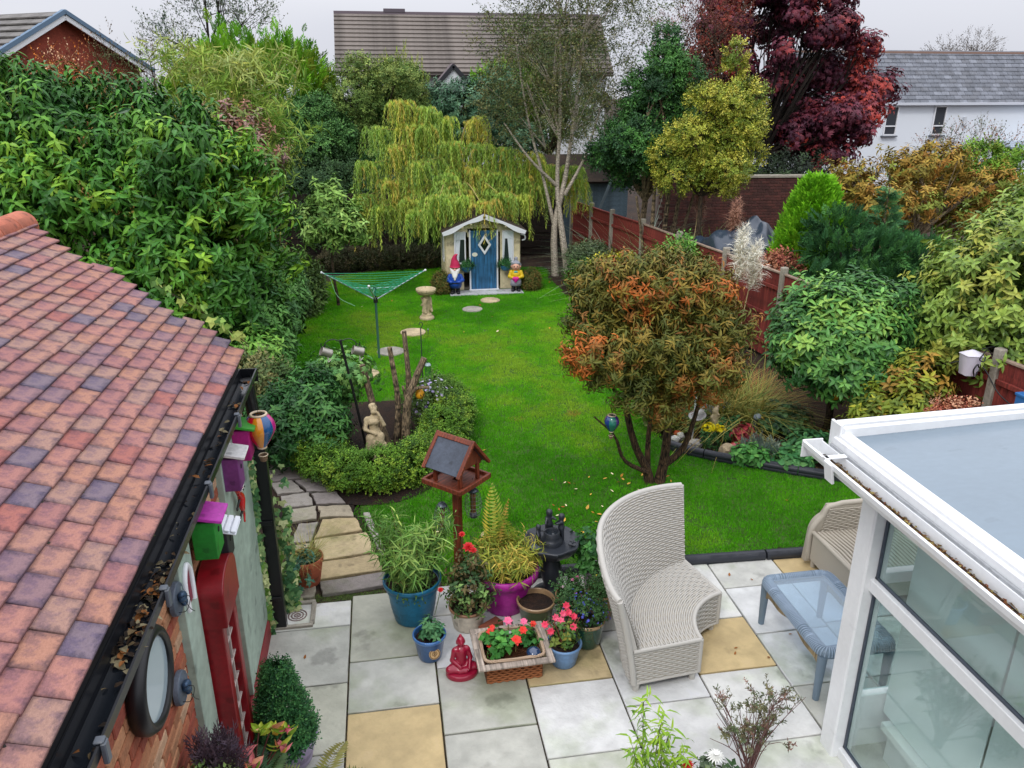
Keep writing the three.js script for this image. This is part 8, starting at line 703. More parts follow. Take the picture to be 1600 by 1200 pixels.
{ // ivy on the garage end
  const t = thing('wall_ivy', 'variegated ivy climbing the garage corner and downpipe', 'ivy', [-1.12, 0, -6.1]), r = rng(61), L = [], v = []; const ivy = new Leaves(2); { const k = [1, 1, 1]; for (const [a, l] of [[0, 1], [0.9, 0.75], [-0.9, 0.75]]) ivy.leaf(V(0, 0, 0), V(Math.sin(a), -Math.cos(a) * 0.9, 0.25), 0.06 * l, 0.04, { k, up: V(0, 0.3, 1), droop: 0.15, fold: 0.1 }); } const ig = ivy.geo(); for (let i = 0; i < 620; i++) { const y = r() * 2.0, side = r(); const p = side < 0.5 ? V(-0.075 + r() * 0.05, y, 0.1 + r() * 0.1) : V(0.0 + r() * 0.16, y * 0.8 * r(), -0.1 - r() * 0.22); L.push({ p, a: V((r() - 0.5) * 0.8, 1, (r() - 0.5) * 0.8).normalize(), t: 0.5 + (r() - 0.5) * 1.6, s: 0.7 + r() * 0.6, c: pick(palette('#2f5634', '#3f6a3c', '#587f4c', '#8aa468', '#b4bc84', '#5a7f30'), p.x * 3, p.y, p.z, r) }); } copies('ivy_leaves', ig, LM.satin, L, t); for (let i = 0; i < 6; i++) { const x = 0.03 + i * 0.03, P = []; for (let k = 0; k <= 8; k++) P.push([-0.07, k * 0.23, 0.1 + 0.015 * i + 0.02 * Math.sin(k * 1.3 + i)]); v.push(tube(P, 0.004, 5)); } mesh('stems', mg(v), M.bark, t);
  const e = thing('roof_ivy', 'ivy sprig creeping over the far tile verge', 'ivy', [-1.3, 2.72, -6.14]); const L2 = []; for (let i = 0; i < 30; i++) { const u = r(); L2.push({ p: V(-0.42 + u * 0.62, 0.42 - u * 0.5 + r() * 0.05, -0.03 + r() * 0.1), a: V((r() - 0.5), 1, r() - 0.3).normalize(), t: r() * 2, s: 0.8 + r() * 0.7, c: pick(palette('#7fa04a', '#a8b860', '#587f3c'), i, 0, 0, r) }); } copies('ivy_leaves', ig, LM.satin, L2, e); mesh('stem', tube(curve([[-0.45, 0.42, -0.02], [-0.1, 0.16, 0], [0.2, -0.1, 0]], 8), 0.004, 5), M.bark, e); }
// ---------- foreground planting ----------
{ pot('plant_pot', 'lilac plastic pot holding the box cone', [-0.86, 0.02, -4.5], 0.21, 0.24, 0.15, '#b3a6cf', { rim: 0.015, rimH: 0.03 });
  const t = thing('box_cone', 'dark green cone of clipped box in lilac pot', 'topiary', [-0.88, 0.2, -4.5]), r = rng(71), L = []; for (let i = 0; i < 900; i++) { const h = r() ** 1.2, a = r() * 6.28, R = (0.165 * (1 - h) + 0.04) * (0.85 + 0.3 * fbm(Math.cos(a) * 3, h * 6, Math.sin(a) * 3, 2)) * (1 - 0.3 * r() ** 2); L.push({ p: V(Math.cos(a) * R, h * 0.62, Math.sin(a) * R), a: V(Math.cos(a) * 0.7, 0.8, Math.sin(a) * 0.7).normalize(), t: r() * 6, s: 0.5 + r() * 0.25, c: pick(palette('#1f4a2a', '#2a5a30', '#386c38', '#487a40'), i, h * 4, a, r) }); } mesh('trunk', tube([[0, -0.05, 0], [0, 0.4, 0]], 0.012, 6), M.bark, t); gSmall.forEach((g, i) => copies('crown', g, LM.satin, L.filter((_, k) => k % 3 === i), t)); }
{ // nandina and ferns by the wall
  const t = thing('nandina', 'heavenly bamboo with lime, orange and pink leaves before red cabinet', 'shrub', [-1.06, 0.04, -4.16]); const pots = pot('plant_pot', 'dark plastic pot of heavenly bamboo at the wall foot', [-0.98, 0.02, -4.2], 0.14, 0.24, 0.1, '#4a3c36', {}); void pots; const st = [], r = rng(72), cols = ['#8fae2e', '#a8b83c', '#c8a83c', '#d88a58', '#d87a7c', '#c85a6c', '#7a9a2c', '#e0a07c'].map((h) => std(h, 0.45, { side: THREE.DoubleSide })), lg = [0, 1, 2].map((i) => new Leaves(i).leaf(V(0, 0, 0), V(0, 1, 0), 0.085, 0.034, { long: true, droop: 0.3 + i * 0.15, up: V(0, 0, 1), k: [1, 1, 1] }).geo()); const heads = [[-0.13, 0.58, 0.0], [-0.02, 0.52, 0.08], [0.1, 0.62, 0.02], [0.22, 0.5, 0.06], [0.05, 0.46, 0.14], [0.16, 0.56, -0.04], [-0.1, 0.45, 0.12], [0.26, 0.58, 0.0]]; heads.forEach(([x, y, z], i) => { st.push(tube(curve([[x * 0.2, 0.2, z * 0.2], [x * 0.6, y * 0.7, z * 0.6], [x, y, z]], 6), 0.005, 5)); for (let k = 0; k < 9; k++) { const m = mesh('leaf', lg[k % 3], cols[(i * 3 + ((r() * 4) | 0)) % 8], t), a = k * 2.4 + r() * 0.6; m.position.set(x, y - (k % 3) * 0.03, z); m.quaternion.setFromUnitVectors(qY, V(Math.cos(a), 0.25 + r() * 0.4, Math.sin(a)).normalize()); m.rotateY(r() * 1.2 - 0.6); m.scale.setScalar(0.8 + r() * 0.5); } }); mesh('stems', mg(st), M.twig, t);
  const fern = (pos, n, lab, len, cols, seed) => { const f = thing('fern', lab, 'fern', pos), q = rng(seed); for (let i = 0; i < n; i++) { const m = mesh('frond', SPR.frond(seed + i, { len: len * (0.8 + q() * 0.4), n: 20, L: 0.11, W: 0.02, arch: 0.75 }), new THREE.MeshStandardMaterial({ color: C(cols[i % cols.length]), vertexColors: true, roughness: 0.7, side: THREE.DoubleSide }), f); m.rotation.set(-0.75 - q() * 0.45, i / n * 6.28 + q() * 0.5, 0, 'YXZ'); } }; fern([-0.62, 0.22, -3.95], 11, 'olive green fern at the picture foot beside lilac pot', 0.42, ['#5a6a30', '#6a7434', '#7f7c3c', '#4f6a34'], 300); fern([-0.95, 0.3, -3.95], 9, 'dark fern under the heavenly bamboo leaves', 0.36, ['#2f5230', '#3f6238', '#4c6a3c'], 320); pot('plant_pot', 'dark pot of olive fern at the picture foot', [-0.62, 0.02, -3.95], 0.13, 0.22, 0.09, '#3c3a38', {}); pot('plant_pot', 'dark pot of shaded fern beside the wall', [-0.95, 0.02, -3.95], 0.13, 0.3, 0.09, '#3c3a38', {}); }
{ // terracotta planter on a stand under the mirror
  const s = thing('plant_stand', 'wooden plant stand below the round mirror', 'stand', [-1.03, 0, -3.3]); mesh('top', mg([bx(0.26, 0.025, 0.26, 0, 0.87, 0)]), M.bark, s); for (const x of [-1, 1]) for (const z of [-1, 1]) mesh('leg', mg([bx(0.03, 0.86, 0.03, x * 0.1, 0.43, z * 0.1)]), M.bark, s);
  pot('plant_pot', 'terracotta pot of heather and ivy under the round mirror', [-1.02, 0.885, -3.3], 0.165, 0.27, 0.11, '#b05a3a', { rim: 0.012, rimH: 0.05, rough: 0.8 }); const b = thing('heather_mix', 'heather, ivy and pansies spilling from terracotta pot', 'flowers', [-1.03, 1.13, -3.31]); crown(b, [[-0.03, 0.02, 0.06, 0.12, 0.08, 0.09], [-0.08, -0.02, 0.12, 0.08, 0.1, 0.06]], gSmall, LM.satin, { n: 80, seed: 217, depth: 0.8, pal: palette('#5a7a3c', '#7a9450', '#98a868', '#3f6434'), size: [0.7, 1] }, 'foliage'); const hs = SPR.spray(93, { L: 0.16, n: 14, W: 0.008 }); copies('heather_spikes', hs, LM.matt, spread([[0.02, 0.02, -0.06, 0.11, 0.08, 0.08]], { n: 60, seed: 218, depth: 0.9, up: 2, pal: palette('#5a4a54', '#6a5a68', '#4a4a3c', '#55603c'), size: [0.8, 1.2] }), b); copies('pansy_blooms', SPR.flower(11, { petals: 5, L: 0.028, W: 0.028, cup: 0.2 }), LM.matt, [[-0.1, 0.05, 0.12], [0.1, 0.06, 0.06], [-0.14, -0.06, 0.2]].map(([x, y, z]) => ({ p: V(x, y, z), a: V(0.3, 0.7, 0.6).normalize(), t: 0, s: 1, c: C('#2c1c54') })), b); }
{ // bottom edge: bamboo, leggy shrub, white flower
  const r = rng(81), t = thing('young_bamboo', 'fresh lime bamboo shoots at the lower picture edge', 'bamboo', [1.55, 0.0, -3.82]), st = [], L = []; [[-0.05, 0.75, -0.05], [0.05, 0.6, 0.02], [-0.13, 0.45, 0.05], [0.12, 0.48, 0.0], [0.2, 0.35, 0.05]].forEach(([x, y, z]) => { const P = curve([[x * 0.3, 0.02, z], [x * 0.7, y * 0.6, z], [x, y, z]], 8); st.push(tube(P, 0.004, 5)); for (let k = 2; k <= 8; k++) for (let q = 0; q < 2; q++) L.push({ p: P[k], a: V((r() - 0.5) * 1.2, 0.9, (r() - 0.5) * 1.2).normalize(), t: r() * 6, s: 0.55 + r() * 0.3, c: pick(palette('#7fa42c', '#93b838', '#6a9428', '#86ac30'), x * 9, y * 9, k, r) }); }); st.forEach((g) => mesh('cane', g, M.stem, t)); copies('foliage', SPR.bamboo(94, { n: 5, L: 0.11, W: 0.02 }), LM.satin, L, t);
  const w = thing('leggy_hebe', 'sparse leggy shrub with reddish twigs in front of conservatory', 'shrub', [2.3, 0.0, -3.86]), g = [], W = []; for (let i = 0; i < 30; i++) { const a = r() * 6.28, R = 0.12 + r() * 0.26, h = 0.35 + r() * 0.42, s = V((r() - 0.5) * 0.06, 0.02, (r() - 0.5) * 0.06), e = V(Math.cos(a) * R, h, Math.sin(a) * R * 0.7), P = curve([s, s.clone().lerp(e, 0.5).add(V(0, 0.06, 0)), e], 7); g.push(tube(P, P.map((_, k) => lerp(0.005, 0.0015, k / 7)), 4)); for (let q = 0; q < 3; q++) { const o = P[3 + ((r() * 4) | 0)], f = o.clone().add(V((r() - 0.5) * 0.22, 0.06 + r() * 0.12, (r() - 0.5) * 0.22)); g.push(tube([o, o.clone().lerp(f, 0.5).add(V(0, 0.02, 0)), f], [0.0025, 0.002, 0.001], 4)); for (let u = 0; u < 3; u++) if (r() < 0.7) W.push({ p: o.clone().lerp(f, 0.4 + r() * 0.6), a: f.clone().sub(o).normalize(), t: r() * 6, s: 0.5 + r() * 0.4, c: pick(palette('#6a6a4c', '#7c7a58', '#5a6444', '#8a6a5c'), i, q, u, r) }); } } mesh('twigs', mg(g), std('#6a4844', 0.8), w); copies('foliage', SPR.small(95, { n: 12, twigs: 2, L: 0.03, W: 0.012, stem: 0.07 }), LM.matt, W, w);
  const c = thing('white_chrysanthemum', 'white chrysanthemum bloom at the lower picture edge', 'flower', [1.98, 0.02, -3.74]); mesh('stem', tube([[0, 0, 0], [0, 0.32, 0]], 0.007, 6), M.stem, c); const fg = SPR.flower(12, { petals: 16, L: 0.065, W: 0.02, cup: 0.05, layers: 4 }); fg.deleteAttribute('color'); mesh('bloom', fg, std('#e9e9e4', 0.7, { side: THREE.DoubleSide }), c).position.set(0, 0.33, 0); crown(c, [[0, 0.16, 0, 0.12, 0.1, 0.1]], [SPR.broad(96, { n: 6, L: 0.06, W: 0.035, stem: 0.05, long: false })], LM.satin, { n: 30, seed: 219, depth: 0.8, pal: palette('#5a6a50', '#6a7c5c', '#44603c') }, 'foliage');
  const d = thing('red_dahlia', 'red double flower at the lower picture edge beside bamboo', 'flower', [1.78, 0.02, -3.72]); mesh('stem', tube([[0, 0, 0], [0, 0.3, 0]], 0.006, 6), M.stem, d); const rg2 = SPR.flower(13, { petals: 12, L: 0.045, W: 0.02, cup: 0.2, layers: 4 }); rg2.deleteAttribute('color'); for (const [x, y, z, s] of [[0, 0.31, 0, 1], [-0.11, 0.26, 0.02, 0.7]]) { const m = mesh('bloom', rg2, std('#c4241c', 0.6, { side: THREE.DoubleSide }), d); m.position.set(x, y, z); m.scale.setScalar(s); } crown(d, [[-0.03, 0.16, 0, 0.14, 0.12, 0.1]], [SPR.broad(97, { n: 6, L: 0.06, W: 0.03, stem: 0.05, long: false })], LM.satin, { n: 34, seed: 220, depth: 0.8, pal: palette('#5a7a2c', '#7a9434', '#3f6430') }, 'foliage'); }
// ---------- patio furniture ----------
const wick = std('#b6b3ac', 0.7, { side: THREE.DoubleSide }), wickBase = std('#a39b8d', 0.85, { side: THREE.DoubleSide });
function sweep(fn, nu, nv) { // surface fn(u,v) -> [x,y,z]
  const g = new THREE.PlaneGeometry(1, 1, nu, nv), p = g.attributes.position; let k = 0; for (let j = 0; j <= nv; j++) for (let i = 0; i <= nu; i++, k++) { const q = fn(i / nu, j / nv); p.setXYZ(k, q[0], q[1], q[2]); } g.computeVertexNormals(); return mg([g]);
}
function strands(fn, rows, step, R = 0.0085) { // woven strands running along u, each passing over and under
  const out = [], N = V(0, 0, 0); for (let j = 0; j < rows; j++) { const v = (j + 0.5) / rows, L = V(...fn(0, v)).distanceTo(V(...fn(0.5, v))) + V(...fn(0.5, v)).distanceTo(V(...fn(1, v))), n = Math.max(4, Math.round(L / step)), P = []; for (let i = 0; i <= n; i++) { const u = i / n, a = V(...fn(u, v)), du = V(...fn(Math.min(1, u + 0.01), v)).sub(V(...fn(Math.max(0, u - 0.01), v))), dv = V(...fn(u, Math.min(1, v + 0.02))).sub(V(...fn(u, Math.max(0, v - 0.02)))); N.crossVectors(du, dv).normalize(); P.push(a.addScaledVector(N, ((i + j) % 2 ? 1 : -1) * 0.005)); } out.push(tube(P, R, 4, false)); } return mg(out);
}
const woven = (name, fn, rows, step, parent, nu = 40, nv = 10) => { const m = mesh(name, sweep(fn, nu, nv), wickBase, parent), s = mesh('woven_strands', strands(fn, rows, step), wick, m); s.userData.kind = 'stuff'; return m; };
{
  const t = thing('wicker_corner_chair', 'pale grey wicker corner chair with high curved back on patio', 'chair', [2.82, 0, -4.85]), A0 = -0.1, A1 = 1.33, ri = 0.52, ro = 1.1, sh = 0.41, pt = (a, r, y) => [-Math.cos(a) * r, y, -Math.sin(a) * r], an = (u) => lerp(A0, A1, u);
  const topH = (u) => 0.9 + 0.22 * sstep(0, 0.35, u) + 0.02 * Math.sin(u * 3), topR = (u) => 1.22 + 0.13 * Math.sin(Math.PI * clamp(u * 0.9 + 0.1)), inR = (u, v) => lerp(ro - 0.05, topR(u) - 0.045, v ** 1.2), outR = (u, v) => lerp(ro, topR(u), v ** 1.3);
  woven('seat', (u, v) => pt(an(u), lerp(ri, ro - 0.04, v), sh + 0.012 * Math.sin(v * 3.1)), 30, 0.05, t);
  const bk = woven('backrest', (u, v) => pt(an(u), inR(u, v), lerp(sh, topH(u), v)), 36, 0.05, t, 48, 16);
  const sh2 = mesh('back_shell', sweep((u, v) => pt(an(u), outR(u, v), lerp(0.1, topH(u), v)), 48, 16), wickBase, t), ss = mesh('woven_strands', strands((u, v) => pt(an(u), outR(u, v), lerp(0.1, topH(u), v)), 50, 0.05), wick, sh2); ss.userData.kind = 'stuff';
  for (const u of [0, 1]) mesh('side_panel', sweep((w, v) => pt(an(u), lerp(v < 0.3 ? ro - 0.05 : inR(u, (v - 0.3) / 0.7), outR(u, v), w), lerp(0.1, topH(u), v)), 2, 20), wick, t);
  const rim = (f, n = 40) => [...Array(n + 1)].map((_, i) => f(i / n)); mesh('rolled_edge', mg([tube(rim((u) => pt(an(u), topR(u) - 0.022, topH(u))), 0.026, 8), tube(rim((v) => { const r = lerp(ro - 0.02, topR(0) - 0.022, v ** 1.25); return pt(A0, r, lerp(0.1, topH(0), v)); }, 16), 0.026, 8), tube(rim((v) => pt(A1, lerp(ro - 0.02, topR(1) - 0.022, v ** 1.25), lerp(0.1, topH(1), v)), 16), 0.026, 8)]), wick, bk);
  woven('front_apron', (u, v) => pt(an(u), ri, lerp(0.1, sh, v)), 15, 0.05, t, 30, 6); for (const a of [A0, A1]) woven('side_apron', (u, v) => pt(a, lerp(ri, ro, u), lerp(0.1, sh, v)), 15, 0.05, t, 12, 6);
  mesh('seat_edge', mg([tube(rim((u) => pt(an(u), ri, sh)), 0.02, 7), tube(rim((u) => pt(A0, lerp(ri, ro, u), sh), 8), 0.018, 7), tube(rim((u) => pt(A1, lerp(ri, ro, u), sh), 8), 0.018, 7), tube(rim((u) => pt(an(u), ri, 0.1)), 0.014, 6), tube(rim((u) => pt(A0, lerp(ri, ro, u), 0.1), 8), 0.014, 6), tube([pt(A0, ri, 0.1), pt(A0, ri, sh)], 0.018, 7), tube([pt(A1, ri, 0.1), pt(A1, ri, sh)], 0.018, 7)]), wick, t);
  for (const [a, r] of [[A0 + 0.05, ri + 0.04], [A1 - 0.06, ri + 0.04], [A0 + 0.02, ro - 0.05], [A1 - 0.03, ro - 0.05]]) { const q = pt(a, r, 0); const l = mesh('leg', mg([cyl(0.026, 0.032, 0.12, q[0], 0.075, q[2], 12)]), wick, t); mesh('foot_glide', mg([cyl(0.02, 0.02, 0.014, q[0], 0.024, q[2], 12)]), M.black, l); }
}
{
  const t = thing('wicker_bench', 'grey wicker seat end showing beside the conservatory post', 'chair', [3.98, 0, -6.18]), gw = std('#aea698', 0.75, { side: THREE.DoubleSide });
  const s = new THREE.Shape(); s.moveTo(0, 0.08); s.lineTo(0.02, 0.42); s.quadraticCurveTo(0.04, 0.52, 0.12, 0.56); s.quadraticCurveTo(0.15, 0.6, 0.17, 0.66); s.lineTo(1.4, 0.66); s.lineTo(1.4, 0.08); s.closePath(); mesh('back', mg([at(new THREE.ExtrudeGeometry(s, { depth: 0.06, bevelEnabled: true, bevelSize: 0.012, bevelThickness: 0.012, bevelSegments: 2 }), 0, 0, -0.05)]), wickBase, t); { const q = mesh('woven_strands', strands((u, v) => [lerp(0.04 + v * 0.12, 1.38, u), lerp(0.12, 0.65, v), 0.026], 28, 0.05), gw, t); q.userData.kind = 'stuff'; }
  mesh('seat', mg([bx(1.35, 0.3, 0.7, 0.7, 0.25, 0.38)]), gw, t); const sl = []; for (let i = 0; i < 34; i++) mesh('seat_strand', tube([[0.03 + i * 0.04, 0.405, 0.04], [0.06 + i * 0.04, 0.41, 0.4], [0.05 + i * 0.04, 0.405, 0.72]], 0.012, 5), gw, t); mesh('arm_edge', mg([tube(curve([[0.02, 0.1, 0.0], [0.02, 0.42, 0.0], [0.12, 0.57, 0], [0.17, 0.66, 0], [1.3, 0.66, 0]], 20), 0.028, 7), tube([[0.03, 0.1, 0.0], [0.03, 0.4, 0.02], [0.03, 0.4, 0.73], [0.03, 0.1, 0.73]], 0.022, 7)]), gw, t); for (const z of [0.05, 0.68]) mesh('leg', mg([cyl(0.025, 0.03, 0.12, 0.06, 0.07, z, 10)]), gw, t); void sl;
}
{
  const t = thing('wicker_table', 'blue grey wicker coffee table with inset glass top', 'table', [3.41, 0.02, -4.91]), bw = std('#8798aa', 0.6), bl = std('#667887', 0.45), X = 0.33, Z = 0.52;
  const fr = []; const P = []; for (let i = 0; i <= 120; i++) { const a = i / 120 * 6.2832, c = Math.cos(a), s = Math.sin(a); P.push([(X - 0.04) * Math.sign(c) * Math.abs(c) ** 0.16, 0.44, (Z - 0.04) * Math.sign(s) * Math.abs(s) ** 0.16]); } fr.push(tube(P, 0.045, 12)); mesh('frame', mg(fr), bl, t); const SP = new THREE.CatmullRomCurve3(P.slice(0, -1).map((q) => V(...q)), true).getSpacedPoints(190).map((q) => q.toArray()), wr = []; for (let i = 0; i < 190; i++) { const a = SP[i], b = SP[i + 1], d = V(...b).sub(V(...a)).normalize(), n = V(-d.z, 0, d.x), ring = []; for (let q = 0; q <= 8; q++) { const w = -0.5 + q / 8 * 3.6 + 0.2; ring.push(V(...a).addScaledVector(n, Math.cos(w) * 0.047).add(V(0, Math.sin(w) * 0.047, 0)).addScaledVector(d, (q / 8 - 0.5) * 0.014)); } wr.push(tube(ring, 0.0062, 4, false)); } const wm = mesh('wicker_wrapping', mg(wr), bw, t); wm.userData.kind = 'stuff';
  mesh('inner_frame', mg([bx(2 * X - 0.13, 0.02, 0.025, 0, 0.46, Z - 0.085), bx(2 * X - 0.13, 0.02, 0.025, 0, 0.46, -Z + 0.085), bx(0.025, 0.02, 2 * Z - 0.2, X - 0.08, 0.46, 0), bx(0.025, 0.02, 2 * Z - 0.2, -X + 0.08, 0.46, 0)]), bl, t); mesh('glass_top', mg([bx(2 * X - 0.15, 0.008, 2 * Z - 0.16, 0, 0.468, 0)]), phy('#cfe0ec', 0.04, { transmission: 0.85, thickness: 0 }), t);
  for (const x of [-1, 1]) for (const z of [-1, 1]) mesh('leg', mg([tube([[x * (X - 0.05), 0.0, z * (Z - 0.05)], [x * (X - 0.05), 0.42, z * (Z - 0.05)]], [0.026, 0.04], 10)]), bl, t); const ap = new THREE.Shape(); ap.moveTo(-Z + 0.08, 0.42); ap.lineTo(Z - 0.08, 0.42); for (let i = 0; i <= 30; i++) { const u = i / 30; ap.lineTo(lerp(Z - 0.08, -Z + 0.08, u), 0.28 + 0.09 * Math.sin(Math.PI * u) ** 0.5 * (0.75 + 0.25 * Math.cos(u * 12.56))); } ap.closePath(); for (const s of [-1, 1]) mesh('apron', mg([at(new THREE.ExtrudeGeometry(ap, { depth: 0.014, bevelEnabled: false }), s * (X - 0.045), 0, 0, 0, Math.PI / 2, 0)]), std('#c9b78c', 0.7, { map: rep(tWoodV, 0.5) }), t);
}
// ---------- fence lantern and ornament bed ----------
{ const t = thing('wall_lantern', 'white box lantern with black scrollwork hanging on concrete fence post', 'lantern', [6.66, 1.36, -7.68]), g = new THREE.CylinderGeometry(0.13, 0.1, 0.25, 5); mesh('shade', mg([at(g, 0, 0.12, 0, 0, 0.3, 0)]), std('#cfc9d6', 0.5), t); mesh('top', mg([at(new THREE.CylinderGeometry(0.02, 0.14, 0.05, 5), 0, 0.265, 0, 0, 0.3, 0)]), std('#d6d2dc', 0.5), t); mesh('scroll', mg([tube(curve([[0.26, 0.2, 0.02], [0.15, 0.3, 0.05], [0.02, 0.28, 0.14], [-0.02, 0.22, 0.15], [0.03, 0.2, 0.16], [0.05, 0.25, 0.15]], 20), 0.008, 6), tube(curve([[-0.03, 0.02, 0.13], [-0.06, 0.1, 0.14], [-0.02, 0.16, 0.14], [0.0, 0.12, 0.14]], 12), 0.009, 6), tube(curve([[0.0, 0.01, 0.125], [-0.01, 0.06, 0.135], [0.03, 0.09, 0.135]], 8), 0.007, 5), tube([[0.26, 0.2, 0.02], [0.26, 0.32, 0.0], [0.1, 0.3, 0.02]], 0.009, 5)]), M.black, t); }
{ const t = thing('fence_cable', 'dark cable drooping along the fence behind conservatory', 'cable', [0, 0, 0]); mesh('cord', tube(curve([[5.9, 1.28, -8.6], [6.3, 1.3, -8.1], [6.72, 1.5, -7.66], [6.85, 1.2, -7.35], [6.95, 1.05, -6.9], [7.05, 0.95, -6.3]], 30), 0.008, 5), M.black, t); }
single('blue_box', mg([bx(0.16, 0.3, 0.16, 0, 0.15, 0), bx(0.18, 0.03, 0.18, 0, 0.31, 0)]), std('#2f6fae', 0.5), 'small blue box on the fence at the frame edge', 'box', [6.92, 1.0, -7.05]);
{ const lab = [['pale grey round stone in the ornament bed edge', 3.95, -9.0, 0.1, '#b8b4ac'], ['flat buff stone beside the black edging', 4.25, -8.68, 0.13, '#b5a283'], ['upright cream stone behind hosta leaves', 4.72, -8.68, 0.1, '#cfc4ac'], ['white shell like stone near the pale pole', 3.74, -9.22, 0.07, '#dcdcd8'], ['grey boulder at the back of ornament bed', 4.4, -9.75, 0.2, '#7c7a76'], ['small white pebble beside orange stone', 3.86, -9.32, 0.055, '#e2e0da'], ['orange painted stone near the pale pole', 3.85, -9.4, 0.06, '#c8562c'], ['blue grey slate rock under the dry grass', 4.75, -9.95, 0.16, '#7a8494']]; lab.forEach(([l, x, z, R, c], i) => single('stone', mg([lumpy(at(new THREE.IcosahedronGeometry(R, 3), 0, 0, 0, 0, 0, 0, [1, 0.7 + (i % 3) * 0.15, 0.85]), R * 0.3, 3 / R * 0.6, i * 9)]), std(c, 0.85, { map: rep(tMottle, 0.3), bumpMap: tGrit, bumpScale: 0.004 }), l, 'stone', [x, R * 0.5, z], i)); }
{ const t = thing('cherub_figure', 'small cream stone figure among the bed plants', 'statue', [4.32, 0, -9.3]); mesh('figure', blob([cap([0, 0.37, 0], 0.04, [0.005, 0.39, 0], 0.038), cap([0, 0.3, 0], 0.045, [0, 0.2, 0], 0.055), cap([0, 0.16, 0], 0.065, [0, 0.03, 0.02], 0.085), cap([-0.05, 0.29, 0.01], 0.022, [-0.02, 0.22, 0.06], 0.018), cap([0.05, 0.29, 0.01], 0.022, [0.03, 0.34, 0.05], 0.016), cap([0.02, 0.42, -0.01], 0.02, [0.04, 0.44, -0.01], 0.014)], 0.016, 40), M.stoneWarm, t); }
{ const t = thing('duck_ornament', 'black and white bird ornament in the bed', 'ornament', [4.78, 0, -9.2]); mesh('body', blob([cap([-0.1, 0.1, 0], 0.05, [0.06, 0.11, 0], 0.08), cap([0.06, 0.15, 0], 0.04, [0.1, 0.26, 0], 0.035), cap([-0.12, 0.11, 0], 0.03, [-0.2, 0.14, 0], 0.012)], 0.02, 34), std('#23262c', 0.4), t); mesh('head', blob([cap([0.1, 0.29, 0], 0.042, [0.12, 0.3, 0.01], 0.038)], 0.01, 20), std('#8a98a4', 0.5), t); mesh('beak', tube([[0.14, 0.29, 0.01], [0.2, 0.275, 0.02]], [0.016, 0.004], 6), std('#b89a3c', 0.5), t); mesh('foot', mg([cyl(0.04, 0.05, 0.06, 0, 0.03, 0, 12)]), std('#23262c', 0.5), t); }
{ const t = thing('ladybird_ornament', 'red ladybird ornament on the black edging', 'ornament', [4.42, 0, -8.78]); mesh('body', mg([ball(0.09, 0, 0.07, 0, 1.2, 0.75, 0.9)]), phy('#b8242c', 0.3, { clearcoat: 0.5 }), t); mesh('head', mg([ball(0.06, 0.1, 0.08, -0.06, 1, 0.8, 1)]), phy('#b04a5c', 0.35), t); mesh('wing_line', mg([tube(curve([[-0.1, 0.09, 0.01], [0, 0.14, 0.01], [0.09, 0.1, 0.0]], 8), 0.004, 5)]), M.black, t); }
{ const t = thing('bed_pole', 'thin white pole with grey shell dish in the bed', 'pole', [3.98, 0, -9.2]); mesh('pole', tube([[0, 0, 0], [0, 0.75, 0]], 0.012, 7), M.white, t); mesh('dish', mg([at(lathe([[0, 0.0], [0.08, 0.02], [0.12, 0.06], [0.115, 0.065], [0.075, 0.03], [0, 0.012]], 20), 0.05, 0.32, 0, 0.2, 0, 0.2)]), std('#a5a2a0', 0.6), t); mesh('bird', blob([cap([0.05, 0.4, 0], 0.03, [0.1, 0.42, 0], 0.035), cap([0.1, 0.44, 0], 0.024, [0.12, 0.47, 0], 0.022)], 0.012, 22), std('#b8b4b0', 0.6), t); }
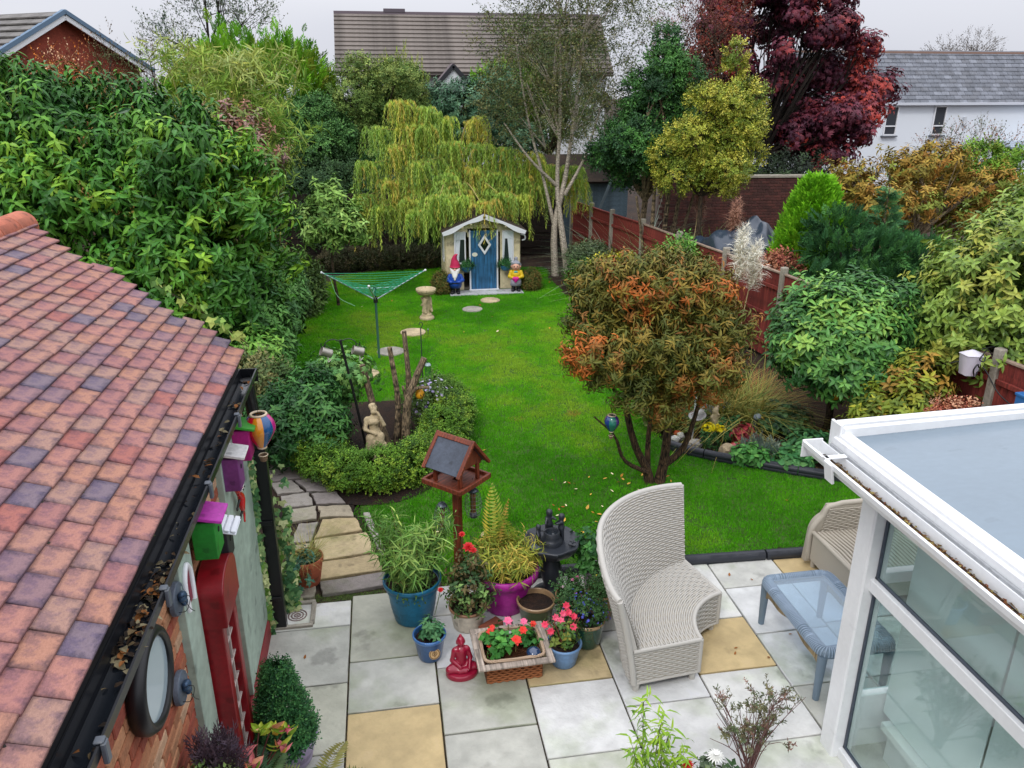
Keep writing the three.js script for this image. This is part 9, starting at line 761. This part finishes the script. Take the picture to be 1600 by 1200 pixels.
{ const b = thing('yellow_chrysanthemum', 'two heads of bright yellow chrysanthemum in the bed', 'flowers', [4.18, 0, -9.02]), lb = [[0, 0.12, 0, 0.2, 0.13, 0.16]]; crown(b, lb, [SPR.broad(98, { n: 7, L: 0.05, W: 0.03, stem: 0.06, long: false })], LM.matt, { n: 60, seed: 221, depth: 0.6, pal: palette('#35592c', '#47703a'), size: [0.8, 1.2] }, 'foliage'); copies('blossoms', SPR.flower(14, { petals: 9, L: 0.028, W: 0.014, layers: 2 }), LM.matt, spread([[-0.06, 0.26, 0, 0.08, 0.06, 0.07], [0.08, 0.24, 0.03, 0.07, 0.055, 0.06]], { n: 70, seed: 222, depth: 0.2, below: -0.2, pal: palette('#d8c814', '#e6d820', '#c8b410'), size: [0.8, 1.2] }), b); }
[[4.45, -8.45, 0.2, 0.22, palette('#3f7a34', '#55903f'), 'pale hosta like rosette beside the black edging'], [4.95, -8.3, 0.24, 0.2, palette('#356a38', '#4a8246', '#5c9450'), 'broad leaved green clump at the bed front'], [5.3, -8.45, 0.3, 0.35, palette('#3c6a3a', '#4f8048', '#2f5a34'), 'large leaved green plant near the conservatory gutter'], [4.62, -8.55, 0.22, 0.2, palette('#6a7a70', '#7c8a7c', '#55665c'), 'grey green feathery plant in the ornament bed'], [4.55, -9.3, 0.25, 0.2, palette('#2c5a30', '#3c6c3a', '#4a7a44'), 'dark green leafy plant behind the red ornament'], [4.15, -9.7, 0.25, 0.22, palette('#3a5c30', '#4c6e38', '#6a6a34'), 'mixed foliage behind the cream stone figure'], [4.62, -9.0, 0.12, 0.22, palette('#8a2c34', '#a03a40', '#6a2c30'), 'small dark red leaved plant near the red ornament'], [5.4, -9.4, 0.4, 0.3, palette('#28442c', '#365634', '#44663c'), 'shady green plant under the rhododendron'], [3.75, -9.7, 0.25, 0.35, palette('#55642c', '#7a6a30', '#8a4a28'), 'autumnal low plant at the foot of the domed tree bed']].forEach(([x, z, w, h, pal, lab], i) => { const t = thing('bed_plant', lab, 'plant', [x, 0, z]); crown(t, [[0, h * 0.45, 0, w, h * 0.5, w * 0.9]], i === 3 ? [gSpray[0]] : [SPR.broad(110 + i, { n: 6, L: 0.1, W: 0.065, stem: 0.07, long: true, fold: 0.2 })], LM.satin, { n: Math.round(70 + w * 260), seed: 230 + i, depth: 0.7, up: 0.9, pal, size: [0.6, 1.0] }, 'foliage'); mesh('stems', mg([...Array(6)].map((_, k) => tube([[0, -0.01, 0], [Math.cos(k) * w * 0.5, h * 0.5, Math.sin(k) * w * 0.5]], 0.005, 4))), M.stem, t); });
{ const t = thing('dish_birdbath', 'shallow pale blue dish birdbath by the fence', 'birdbath', [5.0, 0, -19.1]); mesh('dish', mg([lathe([[0, 0.42], [0.2, 0.43], [0.29, 0.47], [0.3, 0.465], [0.22, 0.41], [0.06, 0.38], [0, 0.38]], 30)]), std('#a8b4c4', 0.35), t); mesh('stand', mg([lathe([[0, 0], [0.14, 0], [0.13, 0.03], [0.05, 0.08], [0.045, 0.3], [0.07, 0.39], [0, 0.39]], 20)]), std('#8a94a0', 0.5), t); }
[[[4.5, -17.2], 'small white figurine in the dark border by birch trunks', '#d8dad8', 0.14], [[-2.0, -13.6], 'dark glazed frog ornament in hedge border', '#1c2a30', 0.14], [[-1.85, -11.9], 'black and white bird ornament behind garage corner', '#24262a', 0.2]].forEach(([[x, z], lab, col, h]) => { const t = thing('figurine', lab, 'ornament', [x, 0, z]); mesh('body', blob([cap([0, h * 0.3, 0], h * 0.32, [0, h * 0.6, 0], h * 0.24), cap([0, h * 0.95, 0.02], h * 0.18, [0.02, h, 0.03], h * 0.17), cap([-h * 0.25, h * 0.5, 0.02], h * 0.09, [-h * 0.3, h * 0.2, 0.06], h * 0.08), cap([h * 0.25, h * 0.5, 0.02], h * 0.09, [h * 0.3, h * 0.2, 0.06], h * 0.08)], 0.02, 28), phy(col, 0.3, { clearcoat: 0.5 }), t); mesh('eyes', mg([ball(h * 0.05, -h * 0.07, h * 1.02, h * 0.3), ball(h * 0.05, h * 0.1, h * 1.02, h * 0.3)]), M.white, t); });
renderer.render(scene, camera);
